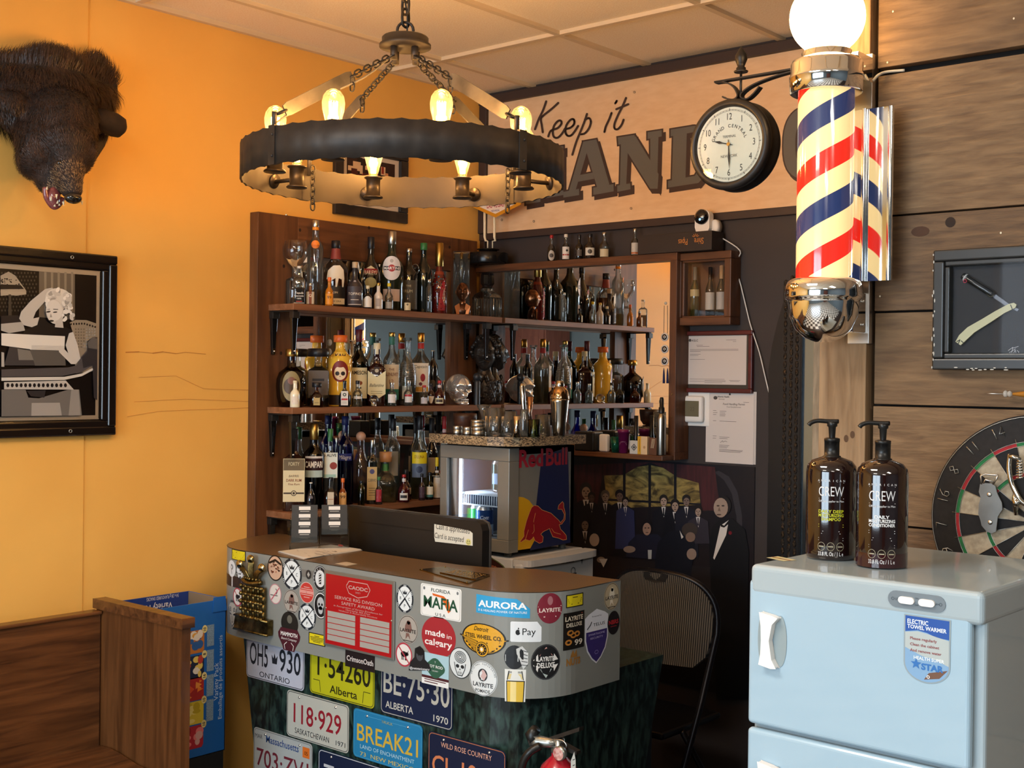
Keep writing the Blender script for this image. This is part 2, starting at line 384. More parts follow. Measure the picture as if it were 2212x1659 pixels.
for nm, L in (('H', H_), ('A', A_), ('N', N_), ('D', D_)): slab(L).build('painted_letter', t, label='grey slab letter '+nm+' with dark shaded edge')
# the S and O run on behind the clock and pole: S built from its strokes, O as a ring
def sgp(cx, cy, P): return [(cx+a, cy+b) for a, b in P]
for nm, cx, cy, rx, ry, n0 in (('O', 1746, 308, 54, 78, 0),):
    g = G(); mp = sgm
    P = lambda a, b, sh=(0, 0): [(cx+sh[0]+a*math.copysign(abs(math.cos(w))**.8, math.cos(w)), cy+sh[1]+b*math.copysign(abs(math.sin(w))**.8, math.sin(w))-(math.cos(w)*a*.13)) for w in [2*PI*i/40 for i in range(40)]]
    for (a, b, a2, b2, m, h, sh) in ((rx+3, ry+3, rx-29, ry-27, BR, .0006, (5, 7)), (rx+3, ry+3, rx-29, ry-27, BR, .0008, (0, 0)), (rx, ry, rx-26, ry-24, GY, .0014, (0, 0))):
        o, i_ = P(a, b, sh), P(a2, b2, sh); V = [mp(*q, h) for q in o+i_]; g.add(V, [(k, (k+1) % 40, 40+(k+1) % 40, 40+k) for k in range(40)], m)
    g.build('painted_letter', t, label='grey slab letter O half hidden by the pole')
g = G()
for px, py in ((1370, 199), (1363, 450), (1084, 475), (1153, 478)): g.disc(px, py, 2.4, 2.6, BR, sgm, .0009, 12); g.disc(px, py, 1.4, 1.6, M_SG, sgm, .0012, 12)
g.build('screw_heads', t)
# ================================================================ chandelier
def link(g, c, d, L=.03, w=.011, r=.0028, roll=0, m=None):
    d = Vector(d).normalized(); a = d.cross(Vector((0, 0, 1)) if abs(d.z) < .9 else Vector((1, 0, 0))).normalized(); b = a.cross(d); a = a*math.cos(roll)+b*math.sin(roll)
    P = []
    for i in range(14):
        t = 2*PI*i/14; s = math.sin(t); k = (L/2-w)*(1 if s > 0 else -1) if abs(s) > .05 else 0
        P.append(Vector(c)+a*(w*math.cos(t))+d*(k+w*s))
    g.tube(P, r, m or BLACKM, 5, closed=True)
def chain(g, a, b, L=.03, w=.011, r=.0028, m=None):
    a = Vector(a); b = Vector(b); n = max(1, round((b-a).length/(L*.72)))
    for i in range(n): link(g, a.lerp(b, (i+.5)/n), b-a, L, w, r, (i % 2)*PI/2, m)
d0 = ray(873, 300); d0 = Vector((d0.x, d0.y, 0)).normalized(); DC = 3.4
CC = Vector((CAMLOC.x, CAMLOC.y, 0))+d0*DC; dr = Vector((d0.y, -d0.x, 0)); RR = .44
def cpos(phi, r, z=0): return Vector((0, 0, z))+(d0*math.cos(R(phi))+dr*math.sin(R(phi)))*r
nr = CC-d0*RR; ZB = atP(873, 340, nr.x, nr.y); ZT = atP(873, 256, nr.x, nr.y)
ZD = atP(873, 92, CC.x, CC.y)
ch = thing('chandelier', 'black iron ring chandelier with eight vintage filament bulbs hanging on a chain', 'chandelier', (CC.x, CC.y, ZD))
zb, zt = ZB-ZD, ZT-ZD
M_RING = mat('blackened_iron', '2f2b29', .5, .5, c2='3c3632', ns=20)
M_RIN = mat('raw_iron_inside', '352d27', .6, .2, c2='2a2420', ns=10)
n = 144; V = []; F1 = []; F2 = []
for i in range(n):
    a = 2*PI*i/n; dz = .0022*math.cos(a*48)
    for r, z in ((RR, zb-dz), (RR, zt+dz), (RR-.006, zt+dz), (RR-.006, zb-dz)): V.append((r*math.cos(a), r*math.sin(a), z))
for i in range(n):
    j = (i+1) % n
    for k in range(4): (F2 if k == 2 else F1).append((i*4+k, j*4+k, j*4+(k+1) % 4, i*4+(k+1) % 4))
g = G().add(V, F1, M_RING, True).add(V, F2, M_RIN, True); g.build('ring', ch)
for phi in (-131, -41, 49, 139):
    g = G(Matrix.Rotation(math.atan2(*reversed(cpos(phi, 1).xy)), 4, 'Z')).box(RR-.008, RR+.003, -.004, .022, zb-.002, zt+.004, M_RING)
    for z in (zb+.02, zt-.02): g.ball((RR+.003, .013, z), .004, M_RING, 8, 5)
    g.build('ring_joint', ch)
    hk = cpos(phi, RR-.012, zt+.03); top = cpos(phi, .045, -.045); a = hk.lerp(top, .08); b = hk.lerp(top, .64)
    g = G(); g.tube([hk+Vector((0, 0, -.05)), hk, hk+Vector((0, 0, .01))], .007, M_RING, 6); link(g, hk.lerp(a, .7), a-hk, .03, .011, .003)
    g.build('hook', ch)
    dd = (b-a).normalized(); sd = dd.cross(Vector((0, 0, 1))).normalized(); nn = sd.cross(dd); V = []
    for q, w in ((a, .013), (a.lerp(b, .06), .017), (b.lerp(a, .06), .017), (b, .013)):
        for s1 in (-1, 1):
            for s2 in (-1, 1): V.append(q+nn*w*s1+sd*.002*s2)
    F = [(0, 1, 3, 2), (12, 14, 15, 13)]
    for k in range(3):
        o = k*4; F += [(o, o+4, o+5, o+1), (o+1, o+5, o+7, o+3), (o+3, o+7, o+6, o+2), (o+2, o+6, o+4, o)]
    G().add(V, F, mat('grey_iron_strap', '6d675f', .45, .7, c2='4f4a45', ns=15)).build('strap', ch)
    g = G(); chain(g, b-dd*.005, top, .026, .009, .0024); g.build('chain', ch)
    g = G(); tp = b+Vector((0, 0, -.002)); chain(g, tp, tp+Vector((0, 0, -.035)), .024, .008, .0022); g.build('chain_tail', ch)
    if phi in (-41, 49):
        g = G(); p = cpos(phi, RR-.03, zt+.005); chain(g, p, p+Vector((0, 0, zb-zt-.035)), .024, .008, .0024); g.build('chain_tail', ch)
G().lathe([(.001, .016), (.06, .016), (.064, .012), (.064, -.004), (.071, -.006), (.071, -.014), (.03, -.02), (.001, -.02)], M_RING, n=40, cap=False).build('canopy_disc', ch)
g = G()
for phi in (-131, -41, 49, 139): p = cpos(phi, .04, -.018); G().tube([p, p+Vector((0, 0, -.035))], .01, M_RING, 8).build("lug_plate", ch)
G().tube([Vector((.022*math.cos(2*PI*i/18), 0, .034+.022*math.sin(2*PI*i/18))) for i in range(18)], .004, M_RING, 7, closed=True).build('hanging_loop', ch, rot=(0, 0, _yaw))
g = G(); chain(g, (0, 0, .05), (0, 0, ZC-ZD-.01), .05, .013, .004); g.build('chain', ch)
g = G(); g.tube(smooth_path([(0.004*math.sin(i*1.7), .006*math.cos(i), .02+i*.05) for i in range(8)], 3), .0025, BLACKP, 5); 
p1 = cpos(-131, .03, -.03); p2 = cpos(-131, .22, (zt)*.55); p3 = cpos(-128, RR-.02, zt+.01)
g.tube(smooth_path([p1, p1.lerp(p2, .5)+Vector((0, 0, -.012)), p2, p2.lerp(p3, .5)+Vector((0, 0, .01)), p3], 5), .0028, mat('grey_cable', '7d7568', .5), 5)
g.build('power_cord', ch)
M_BULB = thin('amber_bulb_glass', (1, .86, .55), 1.3, .02, .035)
M_FIL = glow('glowing_filament', 'ffb35a', 95)
M_SOCK = mat('socket_bronze', '3a322b', .4, .7)
RB = .352; sp = CC+cpos(-15, RB); ZS = atP(805, 428, sp.x, sp.y)-ZD
for k in range(8):
    phi = 30+45*k; p = cpos(phi, RB, ZS); wr = cpos(phi, RR-.006, ZS+.022)
    g = G().lathe([(.001, 0), (.029, 0), (.03, .003), (.026, .007), (.021, .008), (.021, .056), (.026, .058), (.028, .061), (.024, .064), (.001, .064)], M_SOCK, p, 24, cap=False)
    g.tube([p+Vector((0, 0, .025)), wr], .006, M_SOCK, 8)
    dd = (wr-p).normalized(); g.tube([wr-dd*.008+Vector((0, 0, .003)), wr+Vector((0, 0, .003))], .021, M_SOCK, 16)
    s = g.build('lamp_socket', ch)
    pr = [(.0125, .062), (.014, .075), (.021, .1), (.0275, .125), (.029, .142), (.026, .158), (.018, .170), (.008, .176), (.0005, .1775)]
    bl = G().lathe(pr, M_BULB, p, 24, cap=False).build('light_bulb', ch)
    g = G()
    for i in range(10):
        a = 2*PI*i/10; q = Vector((math.cos(a), math.sin(a), 0)); g.tube([p+q*.007+Vector((0, 0, .075)), p+q*.0105+Vector((0, 0, .145))], .0016, M_FIL, 4)
    g.lathe([(.002, .07), (.003, .085), (.001, .1)], PANE, p, 8); g.build('filament', bl)
    point('bulb_light', p+Vector((0, 0, .12)), 4.4, (1.0, .64, .32), .02, ch)
# ================================================================ barber pole with globe
PX, PY = 2.478, -1.55
bp = thing('barber_pole', 'lit barber pole with white globe, chrome caps and red, cream and blue stripes', 'barber pole', (PX, PY, 1.74))
z0 = 1.74
m = bpy.data.materials.new('striped_lit_sleeve'); m.use_nodes = True; nt = m.node_tree; nt.nodes.clear()
N = lambda t, **k: nt.nodes.new(t)
o_ = N('ShaderNodeOutputMaterial'); tc = N('ShaderNodeTexCoord'); sx_ = N('ShaderNodeSeparateXYZ'); at = N('ShaderNodeMath'); at.operation = 'ARCTAN2'
nt.links.new(tc.outputs['Object'], sx_.inputs[0]); nt.links.new(sx_.outputs[1], at.inputs[0]); nt.links.new(sx_.outputs[0], at.inputs[1])
def mth(op, a, b):
    q = N('ShaderNodeMath'); q.operation = op
    for i, v in enumerate((a, b)):
        if v is None: continue
        if isinstance(v, (int, float)): q.inputs[i].default_value = v
        else: nt.links.new(v, q.inputs[i])
    return q.outputs[0]
PITCH = .2165
fr = mth('FRACT', mth('SUBTRACT', mth('ADD', mth('DIVIDE', sx_.outputs[2], PITCH), .045), mth('DIVIDE', at.outputs[0], 2*PI)), None)
rp = N('ShaderNodeValToRGB'); rp.color_ramp.interpolation = 'CONSTANT'; e = rp.color_ramp.elements
CR, RD, BL = lin('ffdf9c'), lin('ee2a1c'), lin('28345c')
e[0].position = 0; e[0].color = RD; e[1].position = .245; e[1].color = CR
for p_, c_ in ((.5, BL), (.745, CR)): q = e.new(p_); q.color = c_
nt.links.new(fr, rp.inputs[0])
em = N('ShaderNodeEmission'); em.inputs[1].default_value = .5; nt.links.new(rp.outputs[0], em.inputs[0])
df = N('ShaderNodeBsdfPrincipled'); df.inputs['Roughness'].default_value = .12; df.inputs['Coat Weight'].default_value = 1; nt.links.new(rp.outputs[0], df.inputs['Base Color'])
ad = N('ShaderNodeAddShader'); nt.links.new(em.outputs[0], ad.inputs[0]); nt.links.new(df.outputs[0], ad.inputs[1]); nt.links.new(ad.outputs[0], o_.inputs[0])
G().lathe([(.0645, 1.86-z0), (.0645, 2.345-z0)], m, n=64).build('striped_cylinder', bp)
G().lathe([(.001, 2.343-z0), (.079, 2.318-z0), (.083, 2.320-z0), (.084, 2.345-z0), (.0855, 2.352-z0), (.085, 2.358-z0), (.0825, 2.362-z0), (.0825, 2.385-z0), (.078, 2.394-z0), (.06, 2.399-z0), (.056, 2.402-z0), (.058, 2.414-z0), (.055, 2.418-z0), (.04, 2.419-z0)], CHROME, n=56).build('top_cap', bp)
G().lathe([(.001, 0), (.018, .001), (.042, .010), (.064, .030), (.078, .062), (.082, .092), (.083, .098), (.0875, .101), (.089, .106), (.088, .130), (.083, .141), (.073, .147), (.066, .149)], CHROME, n=64, cap=False).build('bottom_cap', bp)
G().ball((0, 0, 2.496-z0), .0865, glow('lit_opal_globe', 'ffcf90', 12), 48, 28).build('globe', bp)
bk = G().box(-.06, .122, .078, .092, 1.885-z0, 2.288-z0, CHROME)
for x in (-.06, .062): bk.lathe([(.006, 1.885-z0), (.006, 2.288-z0)], CHROME, (x+.0, .072, 0), 14)
bk.lathe([(.007, 1.885-z0), (.007, 2.288-z0)], CHROME, (.122, .082, 0), 14)
bk.build('side_reflector', bp)
g = G().box(-.03, .05, .05, .128, 1.765-z0, 1.86-z0, CHROME).box(-.03, .055, .05, .128, 2.36-z0, 2.42-z0, CHROME).box(.0, .055, .126, .15, 1.74-z0, 2.43-z0, STEEL)
for z in (1.785, 1.84): g.ball((.052, .1, z-z0), .004, STEEL, 8, 5)
g.build('wall_bracket', bp, bevel=.004)
# power wire of the pole running along the plank gap
P = [Vector((2.538, -1.432, 2.362)), Vector((2.549, -1.425, 2.376)), Vector((2.562, -1.408, 2.3845)), Vector((2.60, -1.395, 2.385))]
tag(G().tube(smooth_path(P, 6), .0035, mat('pole_wire', 'b9b2a4', .4), 8).build('power_cord'), 'short grey cord from the striped pole into the gap between two wall planks', 'cord')

# ================================================================ station clock
KX, KY, KZ = 2.115, -1.345, 2.269
ck = thing('station_clock', 'round black double sided station clock hanging from an iron scroll bracket', 'clock', (KX, KY, KZ))
M_CK = mat('clock_black', '201d1c', .42, .3, c2='2a2624', ns=30)
T = .034
prof = [(.098, -T+.006), (.101, -T-.001), (.108, -T-.004), (.117, -T), (.12, -T+.008), (.118, -T+.02), (.113, -.006), (.113, .006), (.118, T-.02), (.12, T-.008), (.117, T), (.108, T+.004), (.101, T+.001), (.098, T-.006)]
G().lathe(prof, M_CK, n=64, cap=False, axis='y').build('case', ck)
mp = mapXZ(0, -T+.006, 0)
g = G(); M_FC = mat('clock_dial_paper', 'e3dfcd', .5, c2='d6d1bb', ns=5); ik = ink('2c2826')
g.disc(0, 0, .099, .099, M_FC, mp, 0, 48)
for rr in (.0915, .0885): g.ring(0, 0, rr, rr, .0007, ik, mp, .0004, 60)
for i in range(60):
    a = 2*PI*i/60; r1, r2 = (.0885, .0945) if i % 5 == 0 else (.0885, .0915); g.line([(r1*math.cos(a), r1*math.sin(a)), (r2*math.cos(a), r2*math.sin(a))], .0007 if i % 5 else .0016, ik, mp, .0005)
for i in range(12):
    a = PI/2-2*PI*i/12; g.text(str(i or 12), .0735*math.cos(a), .0735*math.sin(a)-.0085, .025, ik, mp, .0006, sx=.75)
g.arctext('GRAND CENTRAL', 0, -.003, .0475, PI/2, R(11.5), .0125, ik, mp, .0006, bold=.01)
g.text('TERMINAL', 0, .018, .0095, ik, mp, .0006, sx=.9); g.text('NEW YORK', 0, -.034, .0105, ik, mp, .0006, sx=.9)
g.build('dial', ck)
G().disc(0, 0, .099, .099, M_FC, lambda u, v, h: (-u, T-.006+h, v)).build('dial', ck)
g = G()
for a, L, w in ((R(90+9.47*30*0-(9.5/12*360)+0), .052, .0055), (R(90-180+3), .066, .004)):
    c, s = math.cos(a), math.sin(a); P = [(-.012, -.001), (-.012, .001), (.02, .0015), (L*.55, w/2+.001), (L*.78, .0012), (L, 0), (L*.78, -.0012), (L*.55, -w/2-.001), (.02, -.0015)]
    g.prism([(x*c-y*s, x*s+y*c) for x, y in P], ink('15202c', .3), mp, .003+L*.02, .0036+L*.02)
g.disc(0, 0, .005, .005, BRASS, mp, .006, 12); g.build('clock_hands', ck)
G().disc(0, 0, .1, .1, PANE, mp, .0085, 40).build('crystal', ck)
g = G(); I = M_CK
g.tube([(.016, 0, .119), (.016, 0, .2)], .0035, I, 8)
g.lathe([(.018, .192), (.019, .195), (.012, .199), (.013, .203), (.009, .207), (.0115, .214), (.0165, .226), (.015, .238), (.008, .25), (.001, .26)], I, (.016, 0, 0), 18)
g.box(-.06, .285, -.01, .01, .174, .1785, I)
def strip(P, w=.01, t=.0018):
    P = [Vector((a, 0, b)) for a, b in P]; P = smooth_path(P, 5); V = []; F = []
    for i, p in enumerate(P):
        d = (P[min(i+1, len(P)-1)]-P[max(i-1, 0)]).normalized(); nrm = Vector((-d.z, 0, d.x))*t
        V += [p+nrm+Vector((0, w, 0)), p+nrm-Vector((0, w, 0)), p-nrm-Vector((0, w, 0)), p-nrm+Vector((0, w, 0))]
    for i in range(len(P)-1):
        for k in range(4): F.append((i*4+k, i*4+(k+1) % 4, i*4+4+(k+1) % 4, i*4+4+k))
    g.add(V, F+[(0, 3, 2, 1), tuple(len(V)-4+k for k in range(4))], I, False)
strip([(-.058, .174), (-.03, .172), (-.005, .158), (.008, .14), (.01, .128), (-.002, .122), (-.025, .128), (-.035, .134)])
strip([(.285, .158), (.24, .168), (.17, .17), (.10, .162), (.05, .15), (.022, .134), (.024, .122), (.04, .118), (.06, .13), (.075, .145)])
g.box(.268, .286, -.02, .02, .1, .24, I)
g.build('iron_bracket', ck)
# ================================================================ things on the dark wall
M_RW = wood('reddish_brown_frame_wood', '4a2c1a', '6b4226', 'x', .45, .15)
M_RWZ = wood('reddish_brown_frame_wood_upright', '4a2c1a', '6b4226', 'z', .45, .15)
def frame(g, w, h, fw, d, mx, mz, y0=0, lip=0):      # picture-frame moulding, centred, front to -Y
    g.box(-w/2, w/2, y0-d, y0, h/2-fw, h/2, mx).box(-w/2, w/2, y0-d, y0, -h/2, -h/2+fw, mx)
    g.box(-w/2, -w/2+fw, y0-d, y0, -h/2+fw, h/2-fw, mz).box(w/2-fw, w/2, y0-d, y0, -h/2+fw, h/2-fw, mz); return g
# --- wall mirror in a wooden frame with a ledge
MX0, MX1, MZ0, MZ1 = .056, atY(1460, 770, -.1).x, atY(1452, 994, -.1).z, atY(1300, 556, -.1).z
t = thing('wall_mirror', 'wide wall mirror in a brown wooden frame behind the shelves and the fridge', 'mirror', ((MX0+MX1)/2, 0, MZ0))
w, h = MX1-MX0, MZ1-MZ0
g = G().box(-w/2, w/2, -.1, -.001, h-.03, h, M_RW).box(-w/2, w/2, -.1, -.001, 0, .03, M_RW)
g.box(-w/2, -w/2+.02, -.074, -.001, .03, h-.03, M_RWZ).box(w/2-.032, w/2, -.1, -.001, .03, h-.03, M_RWZ)
for z in (.17, .26): g.ball((w/2-.016, -.1005, z), .003, BRASS, 8, 5)
g.build('frame', t, bevel=.002)
G().box(-w/2+.02, w/2-.03, -.07, -.002, .03, h-.03, MIRROR).build('mirror_pane', t)
G().box(-.27, w/2-.004, -.18, -.1005, .0, .02, M_RW).build('ledge', t, bevel=.003)
LZ = MZ0+.02
# --- group portrait poster (plain painted group of men in suits in front of a window)
PX0, PX1, PZ0, PZ1 = .47, 1.431, .42, 1.316
t = thing('group_portrait_poster', 'large dark poster of men in suits gathered in a room with a gold cloudy window', 'poster', ((PX0+PX1)/2, -.001, PZ0))
M_PB = mat('poster_dark_room', '17171f', .35, c2='1f1a1e', ns=5)
def pm(u, v, h): p = atY(u, v, -.006-h); return (p.x-(PX0+PX1)/2, p.y+.001, p.z-PZ0)
G().box(-(PX1-PX0)/2, (PX1-PX0)/2, -.005, 0, 0, PZ1-PZ0, M_PB).build('sheet', t)
g = G(); L = [0]
def I(c, P, m=None): L[0] += .00004; g.poly([(1200+a/2.443, 980+b/2.443) for a, b in P], m or ink(c, .4), pm, L[0])
def E_(c, x, y, a, b): I(c, [(x+a*math.cos(2*PI*i/18), y+b*math.sin(2*PI*i/18)) for i in range(18)])
M_CLD = mat('painted_gold_clouds', '3d3420', .4, c2='a08a4e', scale=(1, 1, 2.2), ns=9, dist=2.2)
I('', [(255, 115), (360, 112), (430, 70), (500, 60), (570, 75), (640, 120), (755, 150), (765, 270), (275, 290)], M_CLD)
for P in ([(90, 60), (500, 45), (430, 70), (360, 110), (250, 115), (215, 290), (120, 300)], [(500, 45), (840, 70), (870, 300), (775, 300), (755, 155), (640, 122), (570, 76)]): I('', P, mat('painted_red_curtain', '30161b', .45, c2='481d22', scale=(9, 1, 1), ns=7))
for x in (363, 497, 632): I('15141a', [(x-7, 50), (x+7, 50), (x+7, 400), (x-7, 400)])
I('15141a', [(255, 236), (765, 262), (765, 272), (255, 248)])
I('', [(860, 90), (915, 120), (960, 200), (985, 330), (985, 600), (960, 600), (955, 330), (930, 210), (890, 140), (840, 100)], mat('painted_arch', '2b2930', .5))
for x, y, s, sk, hr, su in ((160, 200, 1.25, 'a58d7d', '2a2422', '12131c'), (190, 232, .8, '4f3d38', '1c1918', '15151d'), (262, 228, .95, '8d7c74', '55504e', '14151e'), (338, 225, .95, '6a554b', '15141a', '101118'), (368, 255, .75, '9a8578', '1c1918', '2b3156'),
                            (570, 250, .9, 'a38c7c', '211d1d', '14151e'), (630, 275, .95, '9d8676', '1b1818', '10111a'), (690, 250, .9, '75635a', '211d1d', '191b28'), (752, 305, .85, '9a8679', '191717', '2e2b36'), (155, 375, 1.0, '7d6a60', '15141a', '101118')):
    I(su, [(x-22*s, y+38*s), (x+22*s, y+38*s), (x+62*s, y+62*s), (x+72*s, y+330*s if y < 300 else y+170), (x-72*s, y+330*s if y < 300 else y+170), (x-62*s, y+62*s)])
    I('c9c6c4', [(x-13*s, y+34*s), (x+13*s, y+34*s), (x+2*s, y+100*s)]); I(su, [(x-4*s, y+40*s), (x+4*s, y+40*s), (x+5*s, y+88*s), (x-3*s, y+88*s)])
    E_(hr, x, y-11*s, 25*s, 28*s); E_(sk, x+1*s, y+4*s, 18*s, 24*s); E_(sk, x+2*s, y+14*s, 13*s, 19*s)
    E_('2a211f', x-8*s, y-2*s, 5*s, 2.5*s); E_('2a211f', x+9*s, y-2*s, 5*s, 2.5*s); E_('40302c', x+1*s, y+20*s, 8*s, 2*s); I('5d4b43', [(x-1*s, y), (x+5*s, y+11*s), (x-2*s, y+12*s)])
E_('b5a69c', 205, 455, 26, 34); E_('8d8076', 240, 560, 22, 16); I('c9c6c4', [(230, 555), (275, 555), (253, 600)])
I('1c1e30', [(385, 470), (430, 425), (540, 425), (590, 480), (560, 560), (370, 545)]); E_('141318', 480, 385, 30, 40); E_('9a7c6c', 482, 398, 22, 33); E_('2a211f', 474, 392, 5, 3); E_('2a211f', 491, 392, 5, 3); E_('40302c', 483, 416, 8, 2)
E_('8f7d73', 390, 505, 32, 18); I('aab0b4', [(487, 508), (508, 508), (506, 556), (489, 556)])
I('201c20', [(290, 545), (830, 600), (830, 1100), (290, 1100)])
I('121521', [(540, 470), (600, 410), (680, 400), (735, 470), (720, 600), (690, 1000), (540, 1000), (525, 560)]); E_('3a3330', 708, 402, 42, 38); E_('7a665b', 712, 440, 26, 26); I('c9c6c4', [(655, 405), (675, 440), (665, 450)]); E_('8f7d73', 718, 530, 26, 30)
I('0e0f15', [(830, 380), (880, 340), (930, 340), (1000, 400), (1020, 520), (1010, 1300), (850, 1300), (820, 700), (810, 480)])
I('d3d0cc', [(870, 380), (915, 350), (900, 430), (838, 560), (832, 550)]); E_('1c1a1c', 885, 275, 42, 52); E_('9a887b', 872, 285, 38, 52); E_('3a302c', 858, 275, 8, 4); E_('3a302c', 884, 275, 8, 4); E_('51413a', 862, 322, 13, 4); I('715f54', [(864, 280), (856, 302), (872, 304)])
I('0b0b10', [(870, 370), (890, 380), (915, 350), (912, 372), (890, 390), (872, 385)]); E_('6a1420', 922, 418, 9, 10)
g.build('painted_scene', t)
# --- wine display box
t = thing('wine_shadow_box', 'brown wooden glass-fronted box holding three small wine bottles', 'display box', (1.228, 0, 2.005))
w, h = .256, .285
g = G(); frame(g, w, h, .030, .075, M_RW, M_RWZ); frame(g, w-.05, h-.05, .012, .062, M_RW, M_RWZ); g.box(-w/2+.01, w/2-.01, -.008, -.001, -h/2+.01, h/2-.01, mat('box_back', '5a3a22', .7)); g.build('box', t, bevel=.003)
G().box(-w/2+.025, w/2-.025, -.060, -.0585, -h/2+.025, h/2-.025, PANE).build('glass_front', t)
for k, (x, gl, lab, cap, hh) in enumerate(((-.058, '3c3a1c', 'b5a272', '6b6a60', .2), (.012, '14110f', 'b8b1a5', '171313', .196), (.062, '14110f', 'a8a29b', 'b08a60', .2))):
    b = thing('wine_bottle', ('small olive glass wine bottle with cream collar label at the left in the wooden box', 'small black wine bottle with large grey label in the middle of the wooden box', 'small black bottle with copper foil neck at the right in the wooden box')[k], 'bottle', (1.228+x, -.034, 2.005-h/2+.0305), group='bottles in the display box')
    r = .0185; G().lathe([(.001, 0), (r, .001), (r, .108), (r*.85, .122), (r*.42, .145), (r*.36, .16), (r*.36, hh-.004), (.001, hh)], mat('wine_glass_'+gl, gl, .08, coat=1), n=20, cap=False).build('glass_body', b)
    G().lathe([(r*.42, .15), (r*.43, hh+.001), (.001, hh+.003)], ink(cap, .3), n=16).build('capsule', b)
    g = G(); mp = mapcyl(r+.0004, 0, -PI/2+.3); g.rect(-.024, .024, .085, .112, ink(lab), mp, 0, .008) if k == 0 else g.rect(-.026, .026, .03, .098, ink(lab), mp, 0, .008)
    for i in range(4): g.line([(-.015, .05+i*.01), (.015, .05+i*.01)], .0015, ink('5a534c'), mp, .0002)
    g.build('bottle_label', b)
# --- framed certificate
t = thing('framed_certificate', 'typed letter in a cherry red wooden frame below the wine box', 'picture frame', (1.259, 0, 1.72))
mr = mat('cherry_frame', '5e211e', .35, c2='4a1816', scale=(1, 9, 9), ns=4)
G().box(-.158, .158, -.008, -.001, -.118, .118, ink('3b342b')).build('backing', t); g = G(); frame(g, .322, .243, .017, .02, mr, mr); g.build('frame', t, bevel=.003)
mp = mapXZ(-.005, -.0085, .004); g = G().rect(-.134, .136, -.093, .099, ink('cdc7c3'), mp)
ik = ink('4b4745'); g.text('AGLC', -.098, .077, .012, ik, mp, .0003, bold=.02); g.disc(-.12, .082, .006, .006, ik, mp, .0003)
for y, a, b in ((.081, .045, .09), (.075, .075, .09), (.062, -.09, -.06), (.057, -.088, -.03), (.045, -.12, .1), (.041, -.12, .1), (.037, -.12, -.07), (.026, -.12, -.07), (.021, -.12, -.08), (.006, -.12, -.05), (-.072, -.12, .04), (-.077, -.05, .045), (-.081, -.12, .045), (-.086, -.05, .03), (-.076, .06, .11), (-.08, .065, .105)): g.line([(a, y), (b, y)], .0011, ik, mp, .0003)
g.build('letter', t)
# --- thermostat
t = thing('thermostat', 'white square thermostat with a grey screen on the dark wall', 'thermostat', (1.155, 0, 1.535))
G().box(-.055, .07, -.006, -.001, -.07, .066, WHITEP).build('wall_plate', t, bevel=.012, seg=4); G().box(-.058, .05, -.028, -.006, -.056, .05, WHITEP).build('housing', t, bevel=.012, seg=4)
mp = mapXZ(0, -.0285, 0); g = G().rect(-.044, .036, -.032, .03, ink('6d6752', .2), mp); g.text('22', .006, -.01, .022, ink('4c4838'), mp, .0003); g.build('screen', t)
# --- posted permit
t = thing('permit_notice', 'white printed permit page pinned on the wall under the red framed letter', 'notice', (1.325, -.001, 1.464))
g = G().box(-.104, .108, -.002, 0, -.138, .141, ink('c9c3bf')).build('backing_sheet', t); G().box(-.115, .098, -.0035, -.002, -.139, .135, ink('d3cdc9')).build('printed_sheet', t)
mp = mapXZ(-.008, -.0036, 0); g = G(); g.disc(-.065, .115, .009, .007, ik, mp, .0002); g.text('Alberta Health', -.03, .117, .009, ik, mp, .0002, bold=.02); g.text('Services', -.037, .108, .008, ik, mp, .0002)
g.text('Food Handling Permit', .018, .088, .011, ik, mp, .0002, bold=.01, shear=.2); g.text('Food Establishment', .018, .078, .008, ik, mp, .0002)
for y, a, b in ((.065, -.075, -.06), (.063, -.045, -.015), (.057, -.075, -.055), (.056, -.045, -.02), (.049, -.075, -.06), (.05, -.045, -.018), (.045, -.045, -.02), (.025, -.075, -.06), (.024, -.045, .03), (-.035, -.075, -.058), (-.038, -.045, 0), (-.044, -.075, -.06), (-.044, -.045, -.008), (-.07, -.045, 0), (-.075, -.045, -.005), (-.08, -.045, -.01), (-.087, -.045, .06), (-.091, -.045, .058), (-.095, -.045, .05), (.1, .06, .085)): g.line([(a, y), (b, y)], .0013, ik, mp, .0003)
g.line([(-.04, -.06), (-.03, -.052), (-.028, -.058), (-.018, -.053), (-.01, -.056)], .0014, ik, mp, .0003); g.build('print', t)
G().disc(0, 0, .004, .004, ink('1c1c1c'), mapXZ(-.008, -.004, .13), .0005).build('pin', t)
# --- pipe box lying on the mirror frame
p = thing('pipe_box', 'long black cardboard box with orange upside down lettering lying on top of the mirror', 'box', ((atY(1378, 530, -.11).x+atY(1537, 520, -.11).x)/2, -.055, MZ1+.0006))
G().box(-.172, .172, -.055, .035, 0, .074, mat('matte_black_card', '2c2421', .55)).build('carton', p, bevel=.001)
mp = lambda u, v, h: (.072-u, -.0555-h, .036-v)
mo = ink('c8803c', .4); g = G().text('Shire', -.043, -.012, .034, mo, mp, sx=.62).text("Pipes", .03, -.012, .034, mo, mp, sx=.62)
for i in range(5): a = R(200+35*i); g.line([(-.028+.006*math.cos(a), -.016+.004*math.sin(a)), (-.028+.016*math.cos(a), -.018+.012*math.sin(a))], .002, mo, mp)
g.build('lettering', p)
